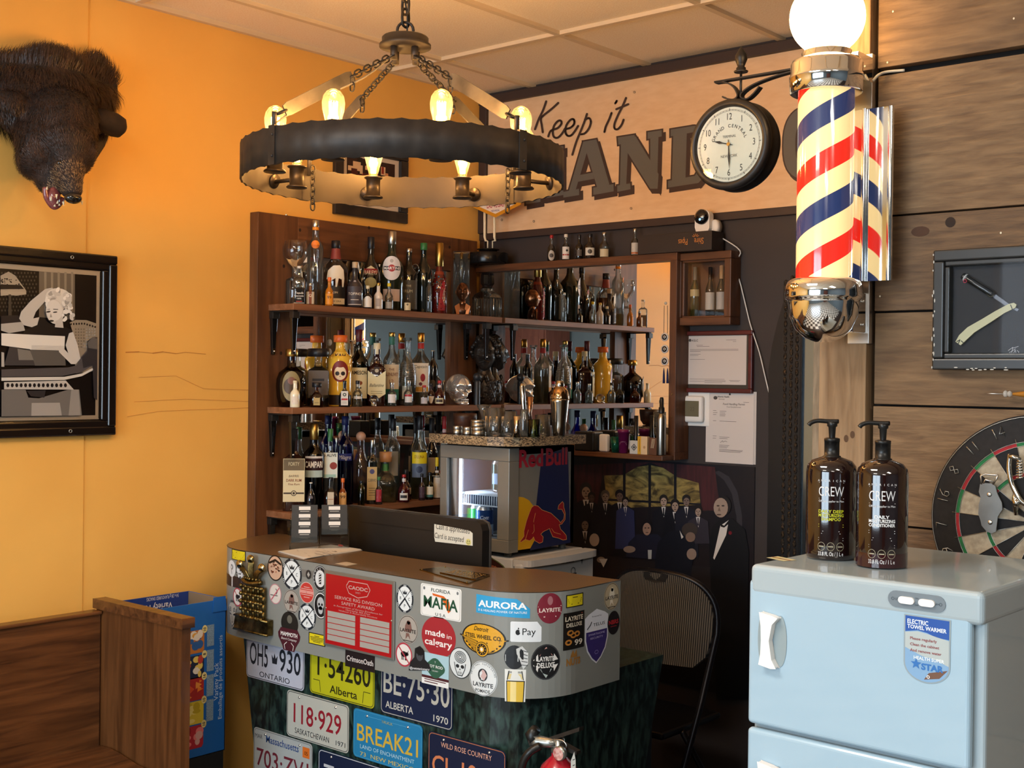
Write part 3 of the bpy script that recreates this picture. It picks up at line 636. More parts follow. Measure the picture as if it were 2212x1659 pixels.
# --- security camera and its cable
t = thing('security_camera', 'white security camera with round black lens standing on the black box', 'camera', (atY(1517, 480, -.08).x, -.07, MZ1+.0752))
g = G(); P = []
for i in range(13): a = PI*i/12; P.append((.033*math.cos(a), .063+.024*math.sin(a)))
P += [(-.033, .02), (-.026, .0), (.026, .0), (.033, .012)]
g.prism(P, WHITEP, lambda u, v, h: (u, h, v), .018, -.012); g.build('housing', t, bevel=.004, seg=3)
G().lathe([(.03, -.012), (.029, -.022), (.018, -.031), (.001, -.034)], mat('lens_black', '0a0c12', .05, coat=1), (0, 0, .058), 32, axis='y').build('lens', t)
G().disc(.0, 0, .005, .005, glow('indicator_blue', '9fd0ff', 1.4), mapXZ(.004, -.0335, .046), .001, 10).build('status_light', t)
G().lathe([(.001, .0), (.02, .0), (.024, .006), (.024, .03), (.001, .034)], WHITEP, (.04, .01, .02), 20, axis='y', sx=.8, sy=1.2).build('stand', t)
P = [atY(*q, -.03) for q in ((1541, 490), (1550, 508), (1573, 540))]+[atY(*q, -.012) for q in ((1588, 570), (1600, 615), (1612, 665), (1622, 705), (1640, 760), (1652, 810), (1664, 860), (1680, 920), (1690, 950), (1697, 978), (1698, 1010))]
P[0] = Vector((atY(1541, 490, -.06).x, -.06, MZ1+.085))
P[2] = Vector((1.362, -.02, 2.15))
tag(G().tube(smooth_path(P, 5), .0024, ink('e4e1dc', .4), 6).build('camera_cable'), 'thin white cable drooping down the dark wall from the camera', 'cable')
# --- arched standing mirror between the dark wall and the end partition
t = thing('arched_floor_mirror', 'tall arched black mirror with a carved border at the edge of the dark wall', 'mirror', (1.78, -.02, 0))
cx = 1.78; mp = lambda u, v, h: (u-cx, -.03-h, v); ARC = [(1628, 585), (1725, 585)]
P = [(1.52, .1), (1.52, 1.34)]
for px, py in ((1664, 1000), (1664, 800), (1672, 745), (1684, 695), (1700, 640), (1725, 585)): q = atY(px, py, -.05); P.append((q.x, q.z))
P += [(1.72, 2.17), (1.82, 2.23), (1.98, 2.23), (2.08, 2.16), (2.17, 2.0), (2.25, 1.75), (2.28, 1.4), (2.28, .1)]
G().prism(P, mat('arch_black', '0f0d0f', .4), mp, -.015, .015).build('surround', t, bevel=.002)
mcv = mat('carved_dark_bronze', '2a211a', .5, .3, c2='5a4833', scale=(1, 1, 1), ns=110, bump=1.0, lo=.45, hi=.7)
for x0_ in (1.583, 2.14):
    g = G(); g.box(x0_-cx, x0_+.075-cx, -.062, -.045, .1, 2.02, mat('arch_black', '0', .4))
    for k, dx in enumerate((.012, .037, .06)):
        for i in range(64): g.ball((x0_+dx-cx, -.063, .12+i*.03+(.015 if k == 1 else 0)), .0095, mcv, 6, 4, .8, .45, 1.5)
    g.build('carved_border', t)
G().box(1.66-cx, 2.14-cx, -.049, -.046, .12, 1.98, mat('aged_mirror', '7e8a92', .12, .9)).build('glass_pane', t)
G().box(1.655-cx, 1.662-cx, -.06, -.045, .12, 1.98, mat('arch_black', '0', .4)).build('inner_edge', t)
# --- string of round eye charms on the mirror
t = thing('eye_charm_hanging', 'hanging string of three round white eye charms with blue tassels at the mirror edge', 'charm', (.97, -.108, 1.96))
q = lambda px, py: atY(px, py, -.108)-Vector((.97, -.108, 1.96))
g = G(); g.ball(q(1438, 655), .006, mat('clear_suction', 'c0b8a8', .1, coat=1), 12, 8); g.tube([q(1435, 660), q(1434, 720)], .0011, BLACKP, 5); g.tube([q(1442, 660), q(1442, 720)], .0011, BLACKP, 5); g.build('cord', t)
for py in (728, 754, 780):
    c = q(1436, py); G().lathe([(.001, -.002), (.0165, -.002), (.0165, .002), (.001, .002)], ink('d9d4cd'), tuple(c), 24, axis='y').lathe([(.001, -.0028), (.0115, -.0028), (.0115, -.001)], ink('17151a', .2), tuple(c), 20, axis='y').lathe([(.001, -.0036), (.006, -.0036), (.006, -.001)], ink('d9d4cd', .2), tuple(c), 16, axis='y').lathe([(.001, -.0042), (.003, -.0042), (.003, -.001)], ink('17151a', .2), tuple(c), 12, axis='y').build('eye_disc', t)
for px in (1434, 1442): G().tube([q(px, 795), q(px, 802), q(px, 810), q(px, 828)], [.001, .003, .004, .005], ink('1d2450', .8), 8).build('tassel', t)
# --- small framed picture on the orange wall, half hidden by the chandelier ring
yc, zc = (-.904-.494)/2, 2.455
t = thing('framed_picture', 'small black framed reddish collage behind the chandelier ring on the orange wall', 'picture', (0, yc, zc))
Rz = Matrix.Rotation(PI/2, 4, 'Z')
mk_ = mat('black_frame', '1c1716', .35, coat=.3)
w, h = .41, .31; g = G(Rz); frame(g, w, h, .045, .022, mk_, mk_); frame(g, w-.07, h-.07, .012, .016, mk_, mk_); g.build('frame', t, bevel=.004)
G().box(.004, .008, -w/2+.02, w/2-.02, -h/2+.02, h/2-.02, ink('cdbfae')).build('mount', t)
mp = mapYZ(.0085, 0, 0); g = G(); random.seed(3)
g.rect(-.135, .135, -.088, .09, ink('2c1512', .2), mp)
for i in range(34):
    u, v = random.uniform(-.12, .12), random.uniform(-.075, .075); a, b = random.uniform(.006, .022), random.uniform(.006, .02)
    g.rect(u-a, u+a, v-b, v+b, ink(random.choice(('8c2a1c', 'b5502c', '4a1a14', '1c1412', 'd8b48c', '74261c', 'c98a5c'))), mp, .0002+.00003*i)
g.build('print', t)
# ================================================================ back bar: mirrored wooden panel with three shelves
M_PW = wood('walnut_stained_board', '4b2c17', '744a2a', 'y', .5, .12, .7)
M_PWZ = wood('walnut_stained_upright', '4b2c17', '6f4627', 'z', .5, .12, .7)
Y0, Y1, ZT_, XF = -1.31, -.085, 2.262, .05
bb = thing('back_bar_panel', 'tall brown wooden back panel with inset mirror fixed on the orange wall', 'shelving', (0, (Y0+Y1)/2, .9)); yc = (Y0+Y1)/2; zb_ = .9
MA0, MA1, MAZ0, MAZ1 = -1.118, -.255, 1.17, 2.115
g = G().box(0.001, XF, Y0-yc, MA0-yc, 0, ZT_-zb_, M_PWZ).build('side_board', bb, bevel=.002)
G().box(0.001, XF, MA1-yc, Y1-yc, 0, ZT_-zb_, M_PWZ).build('side_board', bb, bevel=.002)
G().box(0.001, XF, MA0-yc, MA1-yc, MAZ1-zb_, ZT_-zb_, M_PW).build('top_board', bb, bevel=.002)
G().box(0.001, XF, MA0-yc, MA1-yc, 0, MAZ0-zb_, M_PW).build('bottom_board', bb, bevel=.002)
G().box(0.001, .034, MA0-yc, MA1-yc, MAZ0-zb_, MAZ1-zb_, MIRROR).build('mirror_pane', bb)
g = G(); mk = mat('knot_dark', '2a1b12', .8)
for px, py in ((648, 497), (797, 492), (971, 534), (613, 575), (607, 763), (994, 545)):
    p = atX(px, py, XF); g.disc(0, 0, .006, .007, mk, mapYZ(XF+.0004, p.y-yc, p.z-zb_), 0, 12)
g.build('wood_knots', bb)
p = atX(618, 461, .03); G().ball((.03, p.y-yc, ZT_-zb_+.004), .006, CHROME, 10, 8).build('screw_eye', bb)
SZ = {1: 1.915, 2: 1.527, 3: 1.134}; SXF = .2; TH = .024
M_SW = wood('worn_shelf_wood', '6b4024', '8f6244', 'y', .5, .1, .8)
for k, lab in ((1, 'upper brown wooden shelf carrying the tallest row of bottles'), (2, 'middle brown wooden shelf carrying bottles, a glass skull and a bust'), (3, 'lowest brown wooden shelf behind the computer with its front row of bottles')):
    y1 = -.08 if k < 3 else -.40
    t = thing('wall_shelf', lab, 'shelf', (XF, -1.258, SZ[k]), group='shelves of the back bar')
    G().box(.001, SXF-XF, 0, y1+1.258, -TH, 0, M_SW).build('board', t, bevel=.0015)
    br = []
    for y in ((-1.238, -.16) if k < 3 else (-1.238,)):
        g = G(); yy = y+1.258
        g.box(.0, SXF-XF-.012, yy-.012, yy+.012, -TH-.006, -TH, BLACKM)
        for x, L in ((.001, .165), (SXF-XF-.03, .165)):
            g.hexa([(x, yy-.006, -TH-L), (x+.012, yy-.006, -TH-L), (x, yy+.006, -TH-L), (x+.012, yy+.006, -TH-L), (x, yy-.014, -TH-.02), (x+.016, yy-.014, -TH-.02), (x, yy+.014, -TH-.02), (x+.016, yy+.014, -TH-.02)], mat('gloss_black_bracket', '100e0d', .15, coat=.6))
            g.box(x, x+.024, yy-.016, yy+.016, -TH-.03, -TH-.005, BLACKM); g.ball((x+.013, yy, -TH-L+.012), .004, CHROME, 8, 5)
        g.build('bracket', t, bevel=.002)
# ================================================================ bottles and figures on the shelves
PROF = {
 'std': [(.98, 0), (1, .01), (1, .58), (.96, .63), (.82, .68), (.55, .73), (.38, .78), (.33, .82), (.32, .93), (.32, 1)],
 'sq': [(.97, 0), (1, .012), (1, .64), (.93, .68), (.7, .71), (.42, .74), (.36, .78), (.35, .93), (.35, 1)],
 'tall': [(.98, 0), (1, .01), (1, .7), (.9, .74), (.6, .79), (.44, .83), (.4, .87), (.38, 1)],
 'wine': [(.98, 0), (1, .01), (1, .58), (.95, .64), (.72, .71), (.45, .77), (.36, .83), (.33, .95), (.36, .96), (.36, 1)],
 'cham': [(.98, 0), (1, .01), (1, .45), (.96, .52), (.78, .62), (.52, .72), (.4, .8), (.34, .9), (.34, .96), (.42, .97), (.42, 1)],
 'squat': [(.9, 0), (1, .02), (1, .38), (.97, .46), (.8, .56), (.5, .64), (.33, .7), (.3, .76), (.3, 1)],
 'drop': [(.72, 0), (.82, .01), (.98, .28), (1, .42), (.9, .55), (.62, .68), (.38, .76), (.3, .84), (.3, 1)],
 'crown': [(.66, 0), (.8, .02), (.95, .18), (1, .38), (.97, .52), (.82, .64), (.5, .71), (.3, .76), (.28, .88), (.28, 1)],
 'mini': [(.95, 0), (1, .02), (1, .5), (.94, .57), (.7, .64), (.45, .7), (.4, .75), (.4, 1)],
 'skinny': [(.96, 0), (1, .01), (1, .78), (.7, .83), (.5, .86), (.5, 1)],
 'bulge': [(.8, 0), (.86, .02), (.86, .05), (.8, .1), (.95, .3), (1, .45), (.9, .58), (.6, .7), (.42, .78), (.38, 1)],
}
def gmat(c): # bottle glass
    if c == 'clear': return thin('bottle_clear', (.95, .97, .95), 1.75, .01, .05)
    if c[0] == '~': return thin('bottle_tint_'+c[1:], lin(c[1:]), 1.75, .01, .12)
    return mat('bottle_glass_'+c, c, .07, coat=.6)
def interp(pr, z):
    for (r0, a), (r1, b) in zip(pr, pr[1:]):
        if a <= z <= b: return r0+(r1-r0)*(z-a)/max(1e-9, b-a)
    return pr[-1][0]
BOT = []
def bottle(name, label, sh, px, xd, top, wpx, prof, glass, liq=None, cap=('black', .1), labs=(), p=2, group=None, cat='bottle', turn=0, zz=None, xy=None, capn=None, sy=1):
    if xy: x, y = xy
    else: x = xd; y = atX(px, 0, xd).y; y = atX(px, proj((xd, y, zz or SZ[sh]))[1], xd).y
    z = zz if zz is not None else SZ[sh]+.0005
    H = atP(px, top, x, y)-z; Rr = wpx/2*depth((x, y, z))/FPX
    if p > 2: Rr *= .93
    t = thing(name, label, cat, (x, y, z), group=group)
    BOT.append((label[:30], x, y, Rr*(1.1 if p > 2 else 1), z))
    pr = PROF[prof]; a = math.atan2(CAMLOC.y-y, CAMLOC.x-x)+turn
    ch_ = cap[1]; hb = H*(1-ch_*.55)
    pp = [(r*Rr, zz_*hb) for r, zz_ in pr]
    a0 = 0 if p == 2 else a
    n = 28
    M = G(Matrix.Rotation(a0, 4, 'Z')) if p > 2 else G()
    M.lathe([(.001, .0004)]+pp, gmat(glass), (0, 0, 0), n, p=p, sy=sy, cap=False); M.build('glass_body', t)
    if liq:
        lv, lc = liq; q = [(.001, .006)]+[(max(.001, interp(pr, k*lv/10)*Rr-.0022), max(.006, k*lv/10*hb)) for k in range(0, 11)]; q.append((.001, q[-1][1]))
        g = G(Matrix.Rotation(a0, 4, 'Z')) if p > 2 else G()
        lm = thin('liquid_'+lc, lin(lc), 1.3, .02, .22)
        g.lathe(q, lm, (0, 0, 0), n, p=p, sy=sy, cap=False).build('liquid', t)
    # cap
    cc = {'black': '17151a', 'white': 'd9d4c8', 'gold': 'b3924f', 'silver': 'b8b4ac', 'red': 'a01c20', 'yellow': 'd8bc1c', 'orange': 'e06a24', 'green': '2f6e3a', 'cork': 'b07c4e', 'cream': 'd8cfae', 'maroon': '551420', 'tan': 'b9a284', 'ball': 'c49a80', 'gmblack': '1a1214', 'blue': '1c2660', 'copper': 'c48a3c'}.get(cap[0], cap[0])
    metal = cap[0] in ('gold', 'silver', 'copper'); cm = mat('cap_'+cc, cc, .3 if metal else .4, 1 if metal else 0)
    rn = pp[-1][0]; zc0 = H*(1-ch_); k = capn or 1.12; rc = max(rn*k, .0045)
    if cap[0] == 'ball': G().ball((0, 0, H-rc), rc, cm, 14, 9).build('stopper', t)
    else: G().lathe([(rc*.96, zc0), (rc, zc0+.001), (rc, H-.0015), (rc*.9, H), (.001, H)], cm, n=20).build('cap', t)
    for L in labs: # (kind, z0, z1, half-angle-width, colour, [text...])
        g = G(); kd = L[0]; z0_, z1_ = L[1]*H, L[2]*H; zc_ = (z0_+z1_)/2; ri = interp(pr, min(1, zc_/hb))*Rr
        if p == 2: mp = mapcyl(ri+.0006, 0, a+(L[6] if len(L) > 6 else 0))
        else:
            mp = (lambda u, v, h, ri=ri, ca=math.cos(a), sa=math.sin(a): ((ri+.0008+h)*ca-u*sa, (ri+.0008+h)*sa+u*ca, v))
        hw = L[3]*ri; sub = .008 if p == 2 else None; col = ink(L[4], .5)
        if kd == 'rect':
            if p == 2: # follow the bottle so that the label wraps
                g.rect(-hw, hw, z0_, z1_, col, mp, 0, sub)
            else: g.rect(-hw, hw, z0_, z1_, col, mp, 0)
        elif kd == 'oval': g.disc(0, zc_, hw, (z1_-z0_)/2, col, mp, 0, 24, sub)
        elif kd == 'ring': g.ring(0, zc_, hw, (z1_-z0_)/2, hw*.15, col, mp, .0003)
        elif kd == 'band': g.lathe([(interp(pr, min(1, z0_/hb))*Rr+.0006, z0_), (interp(pr, min(1, z1_/hb))*Rr+.0006, z1_)], col, n=24, cap=False)
        elif kd == 'vee': g.poly([(-hw, z0_+(z1_-z0_)*.2), (0, z0_), (hw, z0_+(z1_-z0_)*.2), (hw, z1_), (0, z1_-(z1_-z0_)*.22), (-hw, z1_)], col, mp, 0, sub)
        elif kd == 'poly': g.poly([(hw*u, z0_+(z1_-z0_)*v) for u, v in L[5]], col, mp, .0004, sub); g.build('printed_label', t); continue
        for tx in (L[5] if len(L) > 5 and L[5] else ()): # (string, rel v 0..1, size rel, colour, opts)
            s_, rv, rs, tcol = tx[:4]; o = tx[4] if len(tx) > 4 else {}
            if s_ == '|lines': 
                for i in range(int(rs)): g.line([(-hw*.65, z0_+(z1_-z0_)*(rv+i*.07)), (hw*.65, z0_+(z1_-z0_)*(rv+i*.07))], max(.0007, (z1_-z0_)*.018), ink(tcol), mp, .0005)
            elif s_ == '|disc': g.disc(hw*o.get('u', 0), z0_+(z1_-z0_)*rv, hw*rs, hw*rs*o.get('k', 1), ink(tcol), mp, .0004+o.get('h', 0), 20, sub)
            elif s_ == '|ring': g.ring(hw*o.get('u', 0), z0_+(z1_-z0_)*rv, hw*rs, hw*rs, hw*rs*.22, ink(tcol), mp, .0006, 20)
            elif s_ == '|bar': g.rect(-hw*o.get('w', .9), hw*o.get('w', .9), z0_+(z1_-z0_)*(rv-rs/2), z0_+(z1_-z0_)*(rv+rs/2), ink(tcol), mp, .0003, sub)
            else: g.text(s_, hw*o.get('u', 0), z0_+(z1_-z0_)*rv-(z1_-z0_)*rs*.35, (z1_-z0_)*rs, ink(tcol), mp, .0007, bold=o.get('b', 0), shear=o.get('s', 0), w=hw*2*o['w'] if 'w' in o else None, sx=o.get('sx', 1), rot=o.get('rot', 0))
        g.build('printed_label', t)
    return t, Rr, H, a
G1, G2, G3, GM = 'bottles on the upper shelf', 'bottles on the middle shelf', 'bottles on the lowest shelf', 'miniature bottles on top of the mirror'
B = bottle
# ---- upper shelf, left to right
t, r, H, a = B('glass_vessel', 'clear balloon glass on a bottle-shaped foot, leftmost on the upper shelf', 1, 637, .088, 577, 40, 'sq', 'clear', cap=('silver', .001), cat='glass', group=None)
g = G(); zb = H-.012; g.lathe([(.012, zb-.01), (.009, zb), (.01, zb+.012), (.03, zb+.03), (.045, zb+.055), (.047, zb+.08), (.043, zb+.105), (.041, zb+.112)], gmat('clear'), n=32, cap=False); g.build('bowl', t)
for ch_ in [c for c in t.children if c.name.startswith('cap')]: bpy.data.objects.remove(ch_)
B('liquor_bottle', 'small clear bottle with white script lettering beside the balloon glass', 1, 646, .165, 575, 27, 'sq', 'clear', (.45, 'b0a090'), ('white', .06), (('rect', .02, .03, .9, 'd9d4c8', []), ('rect', .05, .08, .5, '8c2a1c', [('Tequila', 8, 2.6, 'f0ece2', {'s': .3}), ('Reposado', 5.4, 2, 'f0ece2', {}), ('100%', 3, 2, 'f0ece2', {})])), p=6, group=G1)
B('liquor_bottle', 'tall clear vodka bottle with silver cap and orange disc', 1, 680, .10, 476, 35, 'tall', 'clear', (.2, 'e0c890'), ('silver', .08), (('band', .885, .92, 1, 'e08a20'), ('oval', .665, .76, .62, 'ef8420', [])), group=G1)
B('miniature_bottle', 'miniature with white label and brown stripe in front of the tall vodka bottle', 1, 670, .175, 612, 18, 'mini', '6a3c18', None, ('silver', .12), (('rect', .03, .6, 1.2, 'c9c2b2', [('|bar', .5, 1, '7a3a18', {'w': .28}), ('Q', .7, .3, 'e8dcc0', {})]),), group=G1)
B('liquor_bottle', 'broad gin bottle with white buffalo on its black label', 1, 724, .10, 520, 54, 'std', 'clear', (.56, 'c08a3c'), ('black', .11), (('rect', .03, .32, .9, '1b191b', [('|bar', .2, .3, 'd9d0b8', {}), ('NEW ERA', .2, .14, '2b2826', {}), ('GIN', .65, .14, 'e8e2d0', {})]), ('poly', .3, .62, .85, 'e6ddc8', [(-.9, .35), (-.75, .75), (-.2, .98), (.4, 1), (.8, .8), (.9, .4), (.8, 0), (.65, 0), (.6, .35), (.3, .4), (.15, 0), (0, 0), (0, .4), (-.35, .3), (-.45, 0), (-.6, 0), (-.55, .35)]), ('band', .72, .88, 1, '8a3a34')), group=G1)
B('miniature_bottle', 'amber miniature with orange cap in front of the buffalo bottle', 1, 711, .18, 599, 18, 'mini', 'b06a14', None, ('orange', .14), (('rect', .05, .42, 1.1, 'd98c1c', [('99', .65, .4, '3a2a14', {}), ('|lines', .1, 3, '3a2a14')]),), group=G1)
B('liquor_bottle', 'dark grey gin bottle with wooden stopper and pale TOFINO lettering', 1, 766, .158, 566, 37, 'squat', '2b2a30', None, ('tan', .13), (('rect', .06, .46, .95, '403a40', [('TOFINO', .6, .2, 'e4ddd0', {'w': .82}), ('|bar', .28, .03, 'd8d0c4', {'w': .5}), ('|bar', .02, .06, 'a8a09a', {}), ('|lines', .43, 1, 'a8a09a')]), ('oval', .53, .6, .25, '8a8488')), group=G1)
B('liquor_bottle', 'black cream-liqueur bottle with red and cream arched label', 1, 800, .094, 512, 44, 'drop', '14120f', None, ('black', .16), (('poly', .44, .60, .95, 'd8c8a0', [(-1, 0), (-.9, .6), (0, 1), (.9, .6), (1, 0), (.8, -.15), (0, .3), (-.8, -.15)]), ('rect', .455, .56, .8, '8c1f1c', [('BAILEYS', .5, .75, 'e8dcc0', {'w': .85})]), ('oval', .3, .44, .6, '9a9464'), ), group=G1)
B('miniature_bottle', 'dark miniature with cream cap and round white label before the cream liqueur', 1, 794, .18, 617, 19, 'mini', '1a1614', None, ('cream', .14), (('rect', .05, .42, 1.1, 'e0dbd2', [('|lines', .2, 3, '2a2826'), ('|disc', .85, .8, 'e0dbd2')]),), group=G1)
B('miniature_bottle', 'plain white miniature with gold cap on the upper shelf', 1, 817, .18, 611, 19, 'mini', 'd8cdc0', None, ('gold', .12), (('rect', .1, .4, .5, 'a89c94', []),), group=G1)
B('liquor_bottle', 'large dark green vermouth bottle with round white MARTINI label', 1, 845, .104, 500, 52, 'std', '20261a', None, ('silver', .16), (('oval', .38, .68, .83, 'd9d2d0', [('|disc', .5, .36, 'a8242a'), ('|bar', .5, .16, '1b1416', {'w': .88}), ('MARTINI', .5, .15, 'f0ece6', {'w': .8, 'b': .02}), ('|disc', .8, .18, 'b0a8a4')]), ('rect', .12, .27, .75, 'c4b4b0', [('|lines', .2, 3, '8a5a50')]), ('band', .97, .995, 1, '9c2420')), group=G1)
B('miniature_bottle', 'clear miniature with yellow cap before the vermouth bottle', 1, 840, .18, 612, 18, 'mini', 'clear', (.5, 'e8e0d0'), ('yellow', .12), (('rect', .05, .3, .9, '9a948c', []),), group=G1)
t, r, H, a = B('liquor_bottle', 'dark rum jug with loop handle and grey engraved label', 1, 882, .10, 537, 38, 'std', '1c1b16', None, ('silver', .06), (('rect', .05, .5, 1.3, '4a463c', [('|lines', .2, 3, 'b0a888'), ('THE', .8, .1, 'c8c0a0', {}), ('RUM', .62, .14, 'c8c0a0', {})]),), group=G1)
g = G(); ca, sa = -math.sin(a), math.cos(a); g.tube([Vector((ca*(r*.35+.014+.014*math.cos(w)), sa*(r*.35+.014+.014*math.cos(w)), H*.68+.02*math.sin(w))) for w in [2*PI*i/14 for i in range(14)]], .0035, gmat('~9c9888'), 7, closed=True); g.build('handle', t)
B('miniature_bottle', 'dark miniature with cream printed label before the rum jug', 1, 880, .18, 636, 15, 'mini', '211612', None, ('black', .14), (('rect', .05, .5, 1.1, 'd4c49c', [('|lines', .15, 4, '4a3a24'), ('|disc', .75, .25, '4a3a24')]),), group=G1)
B('liquor_bottle', 'plain green wine bottle with green foil neck', 1, 914, .10, 525, 37, 'wine', '141a16', None, ('green', .1), (), group=G1)
B('miniature_bottle', 'slim clear glass miniature with silver cap', 1, 926, .18, 604, 13, 'skinny', 'clear', (.35, 'dfe4e6'), ('silver', .08), (), group=G1)
t, r, H, a = B('sparkling_wine_bottle', 'sparkling wine bottle with gold foil neck in a red festive sleeve', 1, 948, .12, 525, 34, 'cham', '5a1a16', None, ('gold', .33), (('band', .555, .6, 1, '8c3418'), ('poly', .05, .5, .8, 'a0242c', [(-.2, 0), (1, 0), (1, 1), (.3, .8)]), ('poly', .12, .36, .9, 'cdbfa8', [(.45, .45), (.8, 0), (.98, .5), (.75, 1)])), group=G1, capn=1.25)
g = G(); random.seed(5)
for i in range(60): w = a+random.uniform(-1, 1); g.ball((r*1.0*math.cos(w), r*1.0*math.sin(w), H*random.uniform(.06, .52)), random.uniform(.0018, .004), random.choice((BRASS, mat('red_foil', '8c1f1c', .25, .8), mat('silver_foil', 'b8b0a4', .2, 1), mat('blue_foil', '3a8ca0', .3, .8))), 6, 4)
g.build('tinsel', t, kind='stuff')
# glass tube case with an inner bulb, copper bust in front
y = atX(996, 660, .10).y; t = thing('glass_tube_display', 'upright clear glass tube with a brass-topped bulb inside, near the shelf corner', 'glass display', (.10, y, SZ[1]+.0005)); H = atP(996, 543, .10, y)-SZ[1]
g = G().lathe([(.034, 0), (.036, 0), (.036, H), (.034, H)], gmat('clear'), n=4, p=2, sm=False, cap=False, a0=a+PI/4); g.build('glass_case', t)
g = G().lathe([(.005, H*.5), (.016, H*.7), (.015, H*.8), (.008, H*.9)], gmat('clear'), n=20).lathe([(.007, H*.88), (.0075, H*.97), (.001, H*.98)], BRASS, n=16); g.build('inner_bulb', t)
def face_head(g, c, s, m, yaw, hair=None, beard=False, roll=0):   # a modelled head: skull ellipsoid pushed into brow, nose, lips, chin
    n, k = 40, 30; V = []; F = []
    for j in range(k+1):
        th = PI*j/k
        for i in range(n):
            ph = 2*PI*i/n; x, y, z = math.sin(th)*math.cos(ph), math.sin(th)*math.sin(ph), math.cos(th)
            rx, ry, rz = .078, .064, .098
            X, Y, Z = x*rx, y*ry, z*rz
            def bump(cy, cz, sy_, sz_, amp): return amp*math.exp(-((Y-cy)/sy_)**2-((Z-cz)/sz_)**2)*max(0, x)**.5 if x > 0 else 0
            X += bump(0, .005, .011, .018, .014)+bump(0, -.012, .015, .009, .014)+bump(0, .03, .035, .008, .006)+bump(0, -.042, .02, .005, .006)+bump(0, -.052, .018, .005, .006)+bump(0, -.075, .02, .012, .012)
            X -= bump(.024, .014, .012, .009, .012)+bump(-.024, .014, .012, .009, .012)+bump(0, -.047, .022, .002, .006)+bump(.035, -.03, .014, .02, .004)+bump(-.035, -.03, .014, .02, .004)
            if Z < -.02: Y *= 1+.9*(Z+.02)/.1*.5
            V.append((X, Y, Z))
    for j in range(k):
        for i in range(n): F.append((j*n+i, (j+1)*n+i, (j+1)*n+(i+1) % n, j*n+(i+1) % n))
    M = Matrix.Translation(c) @ Matrix.Rotation(yaw, 4, 'Z') @ Matrix.Scale(s, 4); old = g.M; g.M = M
    g.add(V, F, m, True)
    for sgn in (-1, 1):
        g.ball((.06, sgn*.024, .013), .009, m, 10, 8); g.ball((-.002, sgn*.066, .0), .018, m, 10, 8, .7, .35, 1.2)
    if hair:
        random.seed(hair)
        for i in range(190):
            th = random.uniform(0, 1.75); ph = random.uniform(0, 2*PI)
            if math.cos(ph) > .45 and th > .62: continue
            q = (math.sin(th)*math.cos(ph)*.076, math.sin(th)*math.sin(ph)*.074, math.cos(th)*.096+.006)
            g.ball(q, random.uniform(.012, .02), m, 7, 5, random.uniform(.6, 1), random.uniform(.6, 1), random.uniform(.6, 1))
    if beard:
        for i in range(26): g.ball((.074-abs(i-13)*.0009, (i-13)*.0021, -.036-abs(i-13)*.0006), .006, m, 6, 4)
    g.M = old
y = atX(999, 672, .168).y; t = thing('copper_bust', 'small copper bust of a bald man in a jacket on the upper shelf', 'figurine', (.168, y, SZ[1]+.0005)); aa = math.atan2(CAMLOC.y-y, CAMLOC.x-.168)
CU = mat('antique_copper', '9c6a48', .28, .9, c2='5a3c2a', ns=60); M = Matrix.Rotation(aa, 4, 'Z')
g = G(); face_head(g, (0, 0, .098), .44, CU, aa); g.tube([(0, 0, .03), (0, 0, .07)], .013, CU, 12); g.build('head', t)
g = G(M).lathe([(.028, 0), (.034, .004), (.036, .02), (.03, .04), (.016, .052), (.01, .056)], mat('antique_copper_dark', '4a3226', .3, .9), n=24, sx=.6, cap=False)
for s_ in (-1, 1): g.hexa([(.018, s_*.006, .004), (.02, s_*.026, .004), (.016, s_*.006, .004), (.016, s_*.026, .004), (.022, s_*.014, .05), (.022, s_*.034, .038), (.014, s_*.014, .05), (.014, s_*.034, .038)], mat('orange_copper', 'b06a3c', .3, .8))
g.build('jacket', t); G(M).box(-.022, .024, -.036, .036, -.0002, .004, mat('antique_copper_dark', '4a3226', .3, .9)).build('plinth', t)
for (px, xd, sx_, lab) in ((1048, .10, 1, 'cut glass decanter with square black stopper at the mirror corner'),):
    y = atX(px, 680, xd).y; t = thing('decanter', lab, 'decanter', (xd, y, SZ[1]+.0005), group=None); H = atP(1032, 590, xd, y)-SZ[1]
    g = G().lathe([(.001, .001), (.047, .001), (.049, .01), (.049, H*.45), (.04, H*.52), (.018, H*.6), (.016, H*.66), (.02, H*.68)], gmat('clear'), n=20, p=4, sm=False, cap=False); g.build('glass_body', t)
    g = G()
    for i in range(20): w = 2*PI*i/20; g.tube([(.0455*math.cos(w), .0455*math.sin(w), .01), (.0455*math.cos(w), .0455*math.sin(w), H*.42)], .004, gmat('clear'), 5)
    g.build('cut_flutes', t); G().lathe([(.014, H*.66), (.016, H*.72), (.024, H*.76), (.024, H*.95), (.018, H), (.001, H)], mat('smoky_stopper', '1a1412', .06, coat=1), n=8, sm=False).build('stopper', t)
